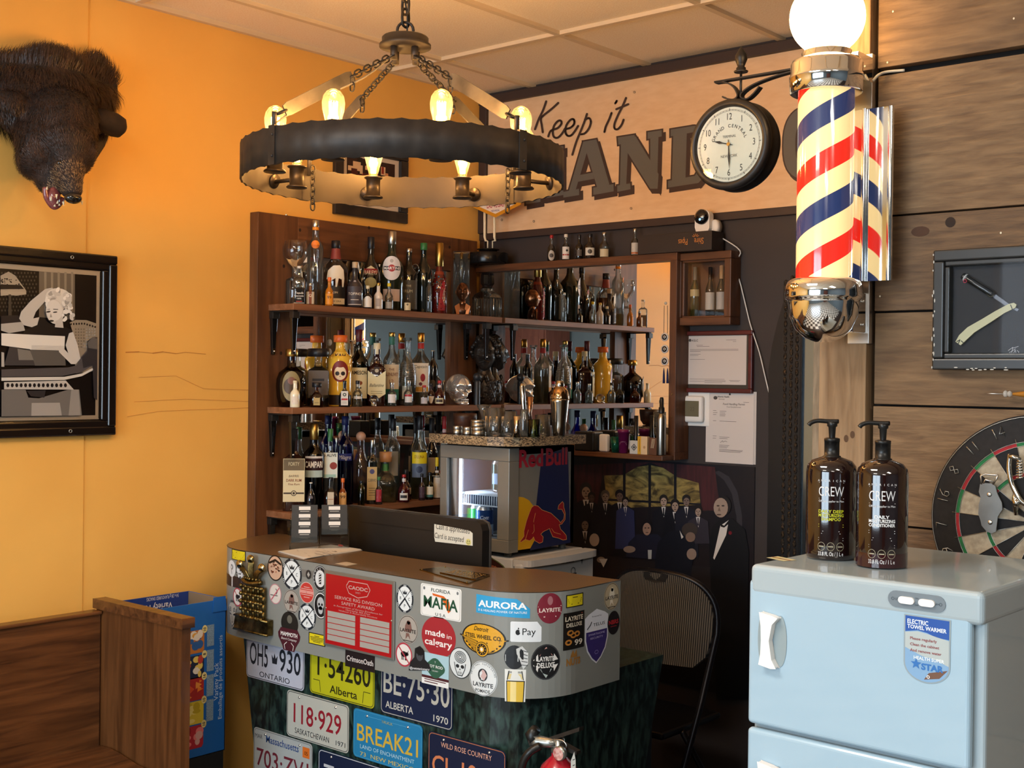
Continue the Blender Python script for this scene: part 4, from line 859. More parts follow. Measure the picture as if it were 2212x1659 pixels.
# ---- middle shelf
B('liquor_bottle', 'amber cut-glass whisky decanter bottle with gold crown cap, leftmost on the middle shelf', 2, 629, .111, 754, 66, 'crown', '~8a4a1c', (.7, '7a3a10'), ('gold', .13), (('oval', .1, .62, .62, '8a7c54', [('|disc', .5, .86, '4a3418'), ('|disc', .68, .4, '7a5040', {'h': .0003})]),), group=G2, capn=1.5)
B('miniature_bottle', 'white ceramic-like miniature with small pink lettering on the middle shelf', 2, 637, .18, 822, 21, 'mini', 'e4dfc4', None, ('cream', .1), (('rect', .12, .42, .8, 'd8cfc0', [('|lines', .3, 3, 'a03a50')]),), group=G2)
B('liquor_bottle', 'square clear tequila bottle with wide black cap and grey label', 2, 687, .10, 753, 50, 'sq', 'clear', (.16, '3a2818'), ('black', .14), (('rect', .2, .62, .9, '57504c', [('|bar', .62, .1, '1c1820', {'w': .6}), ('|disc', .2, .3, '6a625c')]),), p=5, group=G2, capn=2.9)
B('miniature_bottle', 'amber square miniature with black cap, in front of the square tequila bottle', 2, 684, .178, 826, 29, 'squat', '~d09040', (.55, 'b87820'), ('black', .2), (('rect', .08, .38, .5, 'b09860', [('|lines', .3, 2, '4a3a24')]),), p=5, group=G2, capn=2.6)
B('liquor_bottle', 'bright yellow painted tequila bottle with KAH lettering and sugar skull face', 2, 734, .105, 724, 52, 'tall', 'e8b83c', None, ('orange', .1), (('rect', .66, .76, .7, 'e8b83c', [('KAH', .5, .75, '4a1a14', {'b': .03})]), ('oval', .34, .64, .72, '7c2018', [('|disc', .42, .72, 'efd8b4', {'k': 1.1}), ('|disc', .4, .24, '201014', {'u': -.32, 'h': .0003}), ('|disc', .4, .24, '201014', {'u': .32, 'h': .0003}), ('|disc', .78, .5, '7c2018', {'h': .0004, 'k': .5}), ('|bar', .13, .03, '8c2a20', {'w': .3}), ('|disc', .26, .06, '8c2a20', {'h': .0005})]), ('rect', 0.02, .16, 1.2, '2a1c18', [])), group=G2, capn=1.5)
B('miniature_bottle', 'black square herbal liqueur miniature with white and red label', 2, 744, .18, 822, 26, 'squat', '14161a', None, ('black', .12), (('rect', .06, .6, .62, 'd8d4cc', [('|bar', .42, .12, 'b0242a', {}), ('|disc', .75, .5, '2a3a2c'), ('|disc', .75, .25, 'd8d4cc', {'h': .0003}), ('|lines', .12, 3, '8a8480')]),), p=5, group=G2)
B('liquor_bottle', 'green whiskey bottle with maroon cap and cream JAMESON label', 2, 774, .0895, 712, 42, 'std', '~1c5a24', (.5, '3a2a10'), ('maroon', .16), (('rect', .1, .5, 1.0, 'dcd6b0', [('JAMESON', .84, .17, '2a2420', {'w': .9, 'b': .02}), ('|disc', .5, .2, '8c4a24', {'u': .2}), ('|bar', .34, .04, '2a2420', {'w': .3}), ('|lines', .08, 3, '6a6450')]),), group=G2)
B('miniature_bottle', 'clear miniature with black cap and white band, before the green whiskey bottle', 2, 772, .18, 822, 21, 'mini', 'clear', (.5, 'e4e0d4'), ('black', .14), (('rect', .3, .4, .9, 'd8d4cc', []),), group=G2)
B('liquor_bottle', 'dark brown Scotch bottle with cream cap and cream pointed label', 2, 813, .125, 741, 42, 'sq', '2a1210', None, ('cream', .18), (('vee', .1, .56, .98, 'd8cfa4', [('Ballantine', .5, .16, '2a2420', {'s': .4, 'w': .8}), ('|lines', .22, 2, '8a8460')]), ('rect', .5, .62, .3, '2a1210', [('|disc', .5, .7, 'b0a890')])), p=5, group=G2)
t = thing('crystal_skull', 'small clear crystal skull standing before the pointed-label Scotch', 'figurine', (.178, atX(808, 880, .178).y, SZ[2]+.0005), group='crystal skulls')
def skull(g, s, m, yaw):
    n, k = 36, 28; V = []; F = []
    for j in range(k+1):
        th = PI*j/k
        for i in range(n):
            ph = 2*PI*i/n; x, y, z = math.sin(th)*math.cos(ph), math.sin(th)*math.sin(ph), math.cos(th)
            X, Y, Z = x*.6, y*.46, z*.55
            b = lambda cy, cz, sy_, sz_, amp: (amp*math.exp(-((Y-cy)/sy_)**2-((Z-cz)/sz_)**2) if x > 0 else 0)
            X += b(0, .1, .35, .07, .07)+b(.26, -.14, .1, .07, .08)+b(-.26, -.14, .1, .07, .08)+b(0, -.3, .18, .1, .16)
            X -= b(.17, -.02, .11, .1, .26)+b(-.17, -.02, .11, .1, .26)+b(0, -.14, .055, .08, .2)
            if Z < -.18: Y *= .72; X *= .9
            V.append((X*s, Y*s, Z*s+.62*s))
    for j in range(k):
        for i in range(n): F.append((j*n+i, (j+1)*n+i, (j+1)*n+(i+1) % n, j*n+(i+1) % n))
    g.M = Matrix.Rotation(yaw, 4, 'Z'); g.add(V, F, m, True)
    P = [(.05*s, .2*s, .18*s), (.3*s, .2*s, .1*s), (.47*s, .1*s, .06*s), (.5*s, 0, .05*s), (.47*s, -.1*s, .06*s), (.3*s, -.2*s, .1*s), (.05*s, -.2*s, .18*s)]
    g.tube(smooth_path(P, 4), .07*s, m, 8)
    for i in range(9):
        w = (i-4)*.038*s; x = (.53-abs(i-4)*.016)*s; g.ball((x, w, .2*s), .022*s, m, 6, 5, .8, .8, 1.7); g.ball((x-.01*s, w, .125*s), .02*s, m, 6, 5, .8, .8, 1.5)
CRY = mat('crystal', (.96, .96, .97), .0, trans=1, ior=1.45)
g = G(); skull(g, .04, CRY, math.atan2(CAMLOC.y-t.location.y, CAMLOC.x-.178)-.2); g.build('skull', t)
B('liquor_bottle', 'clear Scotch bottle with teal neck foil and cream label ending in teal', 2, 845, .092, 718, 38, 'std', 'clear', (.55, 'd8b868'), ('gold', .06), (('rect', .08, .56, .95, 'd8ccb4', [('THE', .86, .09, '6a2a20', {}), ('GLENLIVET', .72, .13, '6a2a20', {'w': .85, 'b': .01}), ('12', .52, .15, '8c4a24', {}), ('|bar', .15, .3, '2f7a6a', {'w': 1})]), ('band', .83, .95, 1, '2f6e62')), group=G2)
B('miniature_bottle', 'clear miniature with square white printed label, middle shelf', 2, 846, .18, 826, 21, 'mini', 'clear', (.4, 'dfe8e4'), ('silver', .1), (('rect', .14, .5, .85, 'e0dcd8', [('|lines', .2, 3, '3a3a48')]),), group=G2)
t, r, H, a = B('liquor_bottle', 'clear bottle with ribbed rings and a glass crown stopper', 2, 879, .128, 735, 40, 'drop', 'clear', (.3, 'd8d4c8'), ('silver', .02), (('band', .02, .07, 1, '3a3430'), ('rect', .1, .3, .6, 'c8c2b4', [])), group=G2)
g = G()
for i in range(12): z_ = H*(.36+i*.026); rr = interp(PROF['drop'], z_/H)*r; g.tube([(rr*math.cos(2*PI*q/28), rr*math.sin(2*PI*q/28), z_) for q in range(28)], .0016, gmat('clear'), 5, closed=True)
g.lathe([(.008, H-.01), (.012, H-.004), (.02, H), (.02, H+.01), (.001, H+.01)], gmat('clear'), n=8, sm=False); g.build('glass_ribs', t)
B('miniature_bottle', 'clear vodka miniature with red and white label, before the ribbed bottle', 2, 882, .18, 822, 20, 'mini', 'clear', (.5, 'e8eaea'), ('silver', .12), (('rect', .14, .46, .85, 'dcd8d4', [('|bar', .85, .25, 'b0242a', {'w': 1}), ('|lines', .2, 3, '8a6a60')]),), group=G2)
B('liquor_bottle', 'clear rum bottle with gold and red neck and white label with a red figure', 2, 908, .093, 719, 42, 'std', 'clear', (.45, 'e0d8c0'), ('copper', .13), (('rect', .18, .58, .9, 'e4ddd0', [('Captain', .88, .14, '3a4a34', {'s': .2, 'w': .8}), ('|disc', .5, .28, '9c2a34', {'u': .25, 'k': 1.6}), ('|disc', .28, .2, '6a2430', {'u': 0}), ('|bar', .1, .16, 'd8a03c', {'w': 1})]), ('band', .78, .86, 1, 'a82420')), group=G2)
B('miniature_bottle', 'clear miniature with reddish cap, before the rum with the red figure', 2, 916, .18, 832, 19, 'mini', 'clear', (.5, 'd8c0a0'), ('red', .12), (('rect', .1, .4, .8, 'b8b4b8', []),), group=G2)
B('liquor_bottle', 'slim black bottle behind the brown miniatures', 2, 934, .075, 757, 22, 'tall', '100e0e', None, ('silver', .02), (('oval', .32, .46, .6, '4a4034', []),), group=G2)
B('miniature_bottle', 'brown cognac miniature with white V label', 2, 931, .165, 828, 18, 'mini', '2a100e', None, ('black', .12), (('poly', .1, .42, .8, 'd4c8b8', [(-1, 1), (1, 1), (.3, 0), (-.3, 0)]),), group=G2)
B('miniature_bottle', 'round red-brown orange liqueur miniature with red cap and cream label', 2, 949, .18, 822, 26, 'squat', '3a1210', None, ('red', .12), (('rect', .08, .3, .7, 'd8cfa8', [('|bar', .5, .5, '4a3a30', {'w': .8})]), ('band', .72, .82, 1, 'dcc8c4')), group=G2)
y = atX(990, 878, .125).y; t = thing('crystal_skull', 'large clear glass skull on the middle shelf beside the black bust', 'figurine', (.125, y, SZ[2]+.0005), group='crystal skulls')
g = G(); skull(g, .115, mat('skull_glass', (.93, .93, .92), .03, .55, trans=.55, ior=1.4), math.atan2(CAMLOC.y-y, CAMLOC.x-.125)+.55); g.build('skull', t)
y = atX(1046, 878, .115).y; t = thing('portrait_bust', 'black sculpted bust of a curly haired man with moustache on the middle shelf', 'sculpture', (.115, y, SZ[2]+.0005)); aa = math.atan2(CAMLOC.y-y, CAMLOC.x-.115)-.05
BB = mat('bronzed_black_resin', '241f1c', .28, .35, c2='3a332e', ns=50, bump=.4)
g = G(); face_head(g, (0, 0, .222), .80, BB, aa, hair=9, beard=True); g.build('head', t)
g = G(Matrix.Rotation(aa, 4, 'Z')).lathe([(.036, 0), (.048, .004), (.052, .03), (.056, .075), (.05, .11), (.034, .135), (.028, .16), (.03, .18)], BB, n=28, sx=.75); 
for s_ in (-1, 1):
    for i in range(9): g.ball((.032-.002*i+.006, s_*(.008+.0042*i), .12-.012*i), .013, BB, 8, 6, .6, .8, 1.2)
random.seed(4)
for i in range(60): w = random.uniform(-1.5, 1.5); g.ball((.036*math.cos(w), .05*math.sin(w), random.uniform(.01, .11)), random.uniform(.006, .011), BB, 6, 4)
g.build('coat', t)
y = atX(1030, 876, .178).y; t = thing('bottle_stopper_rod', 'dark upright rod with ball top on the middle shelf before the black bust', 'bar tool', (.178, y, SZ[2]+.0005)); G().lathe([(.014, 0), (.014, .1), (.011, .108), (.001, .11)], mat('dark_rubber', '24262a', .4), n=18).ball((0, 0, .122), .019, mat('dark_rubber', '0', .4), 16, 10).build('rod', t)
# ---- lowest shelf
B('liquor_bottle', 'brown whisky bottle with big cream label and round seal, leftmost on the lowest shelf', 3, 634, .12, 926, 50, 'sq', '2a1712', None, ('black', .12), (('rect', .115, .64, .98, 'd6c8a0', [('|bar', .86, .26, '6a5a40', {'w': .97}), ('FORTY', .88, .12, 'd6c8a0', {'w': .5}), ('BARREL', .6, .07, '5a4634', {'s': .3}), ('DARK RUM', .5, .09, '7c3418', {'w': .7, 'b': .01}), ('Fine Rum', .41, .07, '7c3418', {'s': .2}), ('|disc', .2, .26, '3a2c24'), ('|disc', .2, .19, 'd6c8a0', {'h': .0004}), ('|disc', .2, .12, '3a2c24', {'h': .0006}), ('|bar', .2, .035, '3a2c24', {'w': .95})]),), p=6, group=G3)
B('liquor_bottle', 'dark red bitter bottle with gold cap and white CAMPARI lettering', 3, 677, .115, 915, 46, 'tall', '~5a4a60', (.66, '5a0c14'), ('gold', .19), (('rect', .38, .62, .9, '2a0a10', [('CAMPARI', .6, .42, 'f0ece4', {'w': 1.0, 'b': .03}), ('|bar', .95, .1, 'd8d4d0', {'w': 1}), ('|bar', .14, .34, 'b8d0d0', {'w': 1})]),), group=G3)
B('miniature_bottle', 'black miniature in front of the dark red bitter bottle', 3, 671, .182, 1042, 20, 'drop', '141216', None, ('white', .04), (('oval', .4, .55, .5, '6a6468', []),), group=G3)
B('liquor_bottle', 'clear bottle with green and pink cap and white fruit label', 3, 712, .128, 926, 36, 'std', 'clear', (.7, 'dcd8d0'), ('green', .16), (('rect', .38, .7, .95, 'd8dcd0', [('5 ALIVE', .9, .16, '2a2a24', {'w': .85, 'b': .02}), ('|disc', .48, .5, '8c3428', {'u': .45}), ('|bar', .08, .12, 'a0c0b0', {'w': .8})]), ('rect', .72, .78, .4, '9cb4d0', [])), p=4, group=G3)
B('miniature_bottle', 'square clear miniature flask with black cap and orange whiskey', 3, 714, .18, 1031, 32, 'squat', 'clear', (.55, 'c05820'), ('black', .12), (('rect', .1, .55, .45, 'c8b8a0', [('|bar', .5, .04, 'a06a48', {})]),), p=5, group=G3)
B('miniature_bottle', 'amber miniature with orange cap and 99 on its label, lowest shelf', 3, 740, .182, 1033, 17, 'mini', '7a3410', None, ('orange', .14), (('rect', .08, .52, 1.1, 'd8a868', [('99', .68, .34, '2a1a10', {'w': .6}), ('|lines', .12, 3, '2a1a10')]),), group=G3)
B('liquor_bottle', 'tall cobalt blue glass bottle fading to clear below', 3, 744, .085, 899, 37, 'tall', '~3048c0', (.5, '8aa0c8'), ('blue', .1), (('rect', .5, .58, .9, '22307c', [('Milagro', .5, .8, 'd8dce8', {'s': .2, 'w': .8})]),), group=G3)
B('liquor_bottle', 'clear bottle with tall pink neck and round glass ball stopper', 3, 778, .088, 932, 38, 'bulge', '~d8c4bc', (.3, 'c8c4c0'), ('ball', .12), (), group=G3, capn=1.5)
B('miniature_bottle', 'yellow-green miniature with black cap near the computer top edge', 3, 780, .18, 1038, 15, 'skinny', '~a8a848', (.6, 'a09838'), ('black', .1), (), group=G3)
B('liquor_bottle', 'tequila bottle with tan paper label and agave drawing', 3, 803, .14, 950, 24, 'tall', '~9aa09a', (.4, 'b89a50'), ('silver', .12), (('rect', .06, .58, .95, 'b89a64', [('|disc', .86, .5, '4a4468'), ('CUERVO', .6, .12, '3a4a44', {'w': .85}), ('|lines', .15, 4, '6a5a3c')]),), p=5, group=G3)
B('liquor_bottle', 'squat clear tequila bottle with round orange cork and green neck ribbon', 3, 832, .12, 976, 52, 'squat', 'clear', (.36, 'd8d4bc'), ('cork', .2), (('band', .62, .76, 1, '4a8a4c'),), p=4, group=G3, capn=1.9)
B('miniature_bottle', 'clear miniature with green cap and red label, before the squat tequila', 3, 818, .182, 1030, 16, 'mini', 'clear', (.4, 'c8a8a0'), ('green', .12), (('rect', .1, .55, .8, '9c2a34', [('|lines', .3, 3, 'd8d0c8')]),), group=G3)
B('liquor_bottle', 'large clear vodka bottle with tall black cap, behind the squat tequila', 3, 848, .082, 904, 30, 'tall', 'clear', (.4, 'd4dcd8'), ('black', .15), (('rect', .3, .6, .8, '8a8a84', []),), group=G3)
B('liquor_bottle', 'dark orange liqueur bottle with cream strip label, behind its own miniature', 3, 876, .125, 1015, 26, 'squat', '24100e', None, ('black', .15), (('rect', .2, .42, 1.1, 'b0a490', []),), group=G3)
B('miniature_bottle', 'round dark red miniature with white neck tag and white label, lowest shelf', 3, 872, .182, 1025, 26, 'squat', '3a0c12', None, ('red', .1), (('rect', .08, .34, .7, 'd8d4cc', [('|bar', .5, .4, '2a2428', {'w': .8})]), ('band', .74, .86, 1, 'd8d0cc')), group=G3)
B('liquor_bottle', 'clear liqueur bottle with black cap and bright yellow and blue label', 3, 905, .12, 898, 38, 'std', 'clear', (.55, 'd0d0b0'), ('black', .17), (('rect', .26, .58, .95, '5a6a84', [('|bar', .74, .44, 'dcc41c', {'w': 1}), ("D'LUNA", .78, .16, '7c3418', {'w': .6}), ('|bar', .98, .08, '2a2420', {'w': .9}), ('|disc', .3, .4, '2a3450')]),), group=G3)
B('miniature_bottle', 'dark brown miniature with purple print, before the yellow label bottle', 3, 911, .182, 1023, 15, 'mini', '2a1a1c', None, ('black', .12), (('rect', .1, .5, .8, '4a3440', [('|lines', .3, 3, 'a890a0')]),), group=G3)
B('miniature_bottle', 'yellow-green miniature with cream and teal label, lowest shelf', 3, 928, .182, 1020, 17, 'mini', '~b0a850', (.4, '8a8430'), ('black', .12), (('rect', .1, .48, .95, 'dcd4bc', [('|bar', .1, .25, '3a6a64', {'w': 1}), ('|lines', .45, 2, '8a7a5c')]),), group=G3)
B('liquor_bottle', 'dark wine bottle behind the bitters bottle on the lowest shelf', 3, 931, .082, 903, 30, 'wine', '181412', None, ('black', .2), (('rect', .3, .5, .8, 'a89c88', []),), group=G3)
B('bitters_bottle', 'bitters bottle with yellow cap wrapped in an oversized white label', 3, 943, .165, 988, 20, 'std', '16120f', None, ('yellow', .22), (('band', .02, .56, 1, 'd8d4cc'), ('rect', .06, .52, .8, 'd8d4cc', [('|lines', .1, 8, '4a4644')]), ('rect', .58, .68, .6, 'd0ccc8', [])), group=G3)
B('miniature_bottle', 'black miniature at the right end of the lowest shelf', 3, 959, .182, 1020, 13, 'mini', '151012', None, ('black', .12), (('rect', .2, .45, .8, '5a4a4c', []),), group=G3)
B('liquor_bottle', 'frosted grey bottle with tall red cap at the right end of the lowest shelf', 3, 958, .10, 899, 27, 'drop', '8c908c', None, ('red', .16), (('band', .80, .83, 1, 'c8a0a0'), ('rect', .18, .32, .8, 'b0563c', [])), group=G3)
# ---- miniatures standing on the mirror frame
for px, w, top, gl, liq, cap, labs, lab in (
    (1191, 17, 508, 'clear', (.55, 'c8b4a0'), 'red', (('oval', .04, .42, .9, 'b8b0a4', [('|disc', .5, .6, '4a4440')]),), 'miniature with red cap and ornate pale label, first on the mirror frame'),
    (1222, 18, 506, 'clear', (.5, 'c8c8c0'), 'white', (('rect', .06, .52, .95, 'd8d0c8', [('|bar', .35, .12, 'a03430', {}), ('|disc', .7, .3, '3a3a34', {'u': .3})]),), 'miniature with white cap and white and red label on the mirror frame'),
    (1251, 17, 507, '1c1612', None, 'black', (('rect', .15, .4, .7, '5a5048', []),), 'all dark brown miniature on the mirror frame'),
    (1274, 23, 505, '241a16', None, 'black', (('rect', .14, .44, .95, 'd0c8b8', [('|disc', .5, .45, '3a322c')]),), 'dark miniature with wide cream label on the mirror frame'),
    (1305, 22, 502, 'clear', (.4, 'c4bca8'), 'silver', (('rect', .05, .38, .95, 'c4b898', [('|bar', .95, .1, '3a342c', {'w': 1})]),), 'clear sloping miniature with beige label on the mirror frame'),
    (1371, 18, 494, 'clear', (.5, 'b8a890'), 'silver', (('rect', .06, .48, .95, 'b8b4ac', [('|lines', .3, 3, '5a5048'), ('|bar', .12, .16, 'b06030', {'w': 1})]),), 'miniature with silver cap standing alone beside the black pipe box')):
    p = atY(px, 560, -.055); B('miniature_bottle', lab, 0, px, 0, top, w, 'mini', gl, liq, (cap, .12), labs, zz=MZ1+.0005, xy=(p.x, -.055), group=GM)
# ================================================================ reception counter
CZ0, CZ1 = .752, 1.05
pth = [(.10, -1.24), (.115, -1.36), (.15, -1.46), (.205, -1.545), (.28, -1.598), (.36, -1.615)]
pth = [tuple(p)[:2] for p in smooth_path([Vector((a, b, 0)) for a, b in pth], 6)]
pth += [(.36+(1.46-.36)*i/12, -1.615) for i in range(1, 13)]
pth += [(1.46+.2*math.sin(w), -1.415-.2*math.cos(w)) for w in [PI/2*i/16 for i in range(1, 17)]]
pth += [(1.66, -1.3), (1.66, -1.2)]
FP = [Vector(p) for p in pth]; FS = [0]
for a, b in zip(FP, FP[1:]): FS.append(FS[-1]+(b-a).length)
def fasc(s, z, h):
    s = min(max(s, 0), FS[-1]-1e-6)
    for i in range(len(FS)-1):
        if s < FS[i+1]: break
    t = (s-FS[i])/(FS[i+1]-FS[i]); d = FP[i+1]-FP[i]; p = FP[i]+d*t
    def nr(k):
        k = max(0, min(len(FP)-2, k)); e = FP[k+1]-FP[k]; return Vector((e.y, -e.x)).normalized()
    n = (nr(i)*(1-t)+nr(i+1)*t) if t > .5 else (nr(i)*(.5+t)+nr(i-1)*(.5-t)); n.normalize()
    return (p.x+n.x*h, p.y+n.y*h, z)
def fhit(px, py):     # where a line of sight meets the fascia
    d = ray(px, py); best = None
    for i in range(len(FP)-1):
        a, b = FP[i], FP[i+1]; e = b-a; den = d.x*e.y-d.y*e.x
        if abs(den) < 1e-9: continue
        t = ((a.x-CAMLOC.x)*e.y-(a.y-CAMLOC.y)*e.x)/den; u = ((a.x-CAMLOC.x)*d.y-(a.y-CAMLOC.y)*d.x)/den
        if -.02 <= u <= 1.02 and t > 0 and (best is None or t < best[0]): best = (t, FS[i]+u*e.length, CAMLOC.z+t*d.z)
    return best and (best[1], best[2])
CT = thing('reception_counter', 'curved reception counter with grey sticker covered front, brown top and green marbled base', 'counter', (0, 0, 0))
M_FAS = mat('grey_laminate', '878a86', .35, c2='818480', ns=3)
M_TOP = mat('brown_speckled_laminate', '574531', .3, c2='786044', ns=260, detail=2, coat=.2)
M_MAR = mat('green_marble_laminate', '0d1817', .3, c2='3f5a52', scale=(1.4, 1.4, .55), ns=38, detail=14, dist=.5, lo=.42, hi=.85)
V = []; F = []
for i, s in enumerate(FS):
    for z, h in ((CZ0, 0), (CZ1-.001, 0), (CZ1-.001, -.018), (CZ0, -.018)): V.append(fasc(s, z, h))
for i in range(len(FS)-1):
    for k in range(4): F.append((i*4+k, i*4+4+k, i*4+4+(k+1) % 4, i*4+(k+1) % 4))
nn_ = len(V); F += [(0, 1, 2, 3), (nn_-1, nn_-2, nn_-3, nn_-4)]
FA = G().add(V, F, M_FAS).build('fascia', CT)
back = [(1.655, -1.2), (1.53, -1.21), (1.44, -1.2), (1.36, -1.215), (1.29, -1.255), (1.22, -1.30), (1.12, -1.325), (.9, -1.335), (.5, -1.335), (.3, -1.3), (.22, -1.24)]
topo = [(fasc(s, 0, -.0012)[0], fasc(s, 0, -.0012)[1]) for s in FS]+back
G().prism(topo, M_TOP, lambda u, v, h: (u, v, h), CZ1-.022, CZ1).build('countertop', CT)
G().tube([fasc(s, CZ1-.0012, -.0004) for s in FS], .0011, ink('2a221c'), 5).build('edge_strip', CT)
# base with slightly tapering sides, desk surface behind
bl = [(.335, -1.26), (.335, -1.575)]+[(1.42+.18*math.sin(w), -1.395-.18*math.cos(w)) for w in [PI/2*k/10 for k in range(11)]]+[(1.6, -.875), (1.2, -.875), (1.2, -1.26)]
lo_ = [(x+(.13 if x < .4 else -.03 if x > 1.3 else 0), y-(.16 if y > -.9 else 0)) for x, y in bl]; n = len(bl)
T_ = tessellate_polygon([[Vector((a, b, 0)) for a, b in bl]])
g = G().add([(a, b, .02) for a, b in lo_]+[(a, b, .764) for a, b in bl], [(k, (k+1) % n, n+(k+1) % n, n+k) for k in range(n)], M_MAR).add([(a, b, .764) for a, b in bl], T_, M_MAR).add([(a, b, .02) for a, b in lo_], [t[::-1] for t in T_], M_MAR)
g.build('base_panel', CT)
G().box(.40, 1.2, -1.26, -.93, .73, .762, M_MAR).build('desk_top', CT)
ST = []
def stk(px, py, w, h, label, fn, lay=0, sub=.012):
    q = fhit(px, py)
    while not q: px += 1; q = fhit(px, py)
    a = fhit(px-w/2, py); b = fhit(px+w/2, py); s, z = q
    hw = (b[0]-a[0])/2 if a and b else w*.0012
    if a and b: s = (a[0]+b[0])/2
    hh = h/2*depth(fasc(s, z, 0))/FPX
    L = .0006+lay*.0005
    g = G(); mp = lambda u, v, hh_: fasc(s+u, z+v, L+hh_)
    fn(g, mp, hw, hh); o = g.build('sticker', CT, label=label); ST.append(o); return o
def ell(g, mp, a, b, c, h=0): g.disc(0, 0, a, b, ink(c), mp, h, 32, .012)
def blobs(g, mp, a, b, cols, n, h=.0002, seed=1, k=1):
    rnd = random.Random(seed)
    for i in range(n):
        w = rnd.uniform(0, 6.28); r = rnd.uniform(0, .8)**.5; x, y = a*r*math.cos(w)*k, b*r*math.sin(w)*k
        g.disc(x, y, a*rnd.uniform(.06, .2), b*rnd.uniform(.05, .14), ink(rnd.choice(cols)), mp, h+i*1e-5, 8)
def s_yellow(g, mp, a, b):
    g.rect(-a, a, -b, b, ink('1c1c18'), mp, 0, .012); g.rect(-a*.9, a*.9, -b*.85, b*.85, ink('dccb1e'), mp, .0002, .012)
    for i, w in enumerate((.3, .8, .75, .7, .45)): g.line([(-a*w, b*(.5-i*.25)), (a*w, b*(.5-i*.25))], b*.11, ink('3a3818'), mp, .0004)
def s_razor(g, mp, a, b):
    ell(g, mp, a, b, 'dfe6e8'); g.ring(0, 0, a, b, a*.17, ink('1d2630'), mp, .0002)
    for w in (.5, 1.57, 2.6, 3.7, 4.71, 5.7):
        for q in range(3): x = w+q*.12-.12; g.line([(a*.86*math.cos(x), b*.86*math.sin(x)), (a*.97*math.cos(x), b*.97*math.sin(x))], a*.05, ink('dfe6e8'), mp, .0004)
    k = ink('1d2630')
    for sg in (-1, 1): g.line([(-sg*a*.6, -b*.55), (0, 0)], a*.14, k, mp, .0003); g.line([(0, 0), (sg*a*.62, b*.6)], a*.06, k, mp, .0003)
    g.poly([(-a*.2, b*.3), (a*.2, b*.3), (a*.27, b*.55), (a*.1, b*.42), (0, b*.6), (-a*.1, b*.42), (-a*.27, b*.55)], k, mp, .0004)
    g.text('B', -a*.5, -b*.1, b*.3, k, mp, .0004); g.text('C', a*.5, -b*.1, b*.3, k, mp, .0004); g.text('P', 0, -b*.62, b*.34, k, mp, .0004)
def s_layrite(bg, fg, mid='7a5a52', extra=None):
    def f(g, mp, a, b):
        ell(g, mp, a, b, bg); g.ring(0, 0, a*.95, b*.95, a*.04, ink(fg), mp, .0002)
        g.poly([(-a*.1, b*.6), (a*.25, b*.55), (a*.4, 0), (a*.2, -b*.2), (-a*.35, -b*.15), (-a*.3, b*.25)], ink(mid), mp, .0003); g.disc(a*.05, b*.5, a*.16, b*.16, ink(mid), mp, .0003, 12)
        g.poly([(-a*.2, -b*.25), (a*.1, -b*.25), (a*.25, -b*.7), (0, -b*.45), (-a*.25, -b*.7)], ink(mid), mp, .0003)
        g.text('LAYRITE', 0, -b*.2, b*.36, ink(fg), mp, .0005, bold=.02, w=a*1.6)
        g.line([(-a*.45, -b*.78), (a*.45, -b*.78)], b*.05, ink(fg), mp, .0004)
    return f
def s_nobull(g, mp, a, b):
    ell(g, mp, a, b, 'e0dcd8'); g.ring(0, 0, a, b, a*.14, ink('b03a4a'), mp, .0003); k = ink('1c1a1c')
    g.disc(0, b*.05, a*.38, b*.24, k, mp, .0004, 16); g.disc(a*.38, b*.1, a*.18, b*.16, k, mp, .0004, 12)
    for x in (-.25, -.1, .15, .25): g.line([(a*x, 0), (a*(x+.03), -b*.45)], a*.09, k, mp, .0004)
    g.line([(a*.45, b*.2), (a*.55, b*.4)], a*.05, k, mp, .0004); g.line([(-a*.65, b*.65), (a*.65, -b*.65)], a*.12, ink('b03a4a'), mp, .0006)
# left end
stk(516, 1200, 30, 23, 'yellow warning sticker at the left end', s_yellow)
stk(501, 1228, 24, 36, 'white round sticker with line figure', lambda g, mp, a, b: (ell(g, mp, a, b, 'dcdfe2'), g.line([(-a*.1, b*.5), (a*.3, b*.2), (0, -b*.1), (a*.1, -b*.6)], a*.08, ink('3a4048'), mp, .0003), g.ring(a*.1, b*.2, a*.3, b*.3, a*.06, ink('3a4048'), mp, .0003)), 1)
stk(522, 1235, 22, 34, 'black and white patterned round sticker', lambda g, mp, a, b: (ell(g, mp, a, b, 'dcdfe2'), blobs(g, mp, a, b, ('22252a', '22252a', '8a8e94'), 34, seed=3), g.ring(0, 0, a, b, a*.1, ink('22252a'), mp, .0007)), 2)
stk(509, 1257, 38, 24, 'dark barber sticker with white bars', lambda g, mp, a, b: (g.rect(-a, a, -b, b, ink('2a1e22'), mp, 0, .012), [g.line([(-a*.8, b*y), (a*.8, b*y)], b*.1, ink('c8c4c8'), mp, .0003) for y in (.5, .2, -.1)], g.line([(0, b*.6), (0, -b*.8)], a*.1, ink('d8d4d4'), mp, .0005)))
stk(514, 1290, 20, 40, 'red ringed sticker half under the brass emblem', s_nobull)
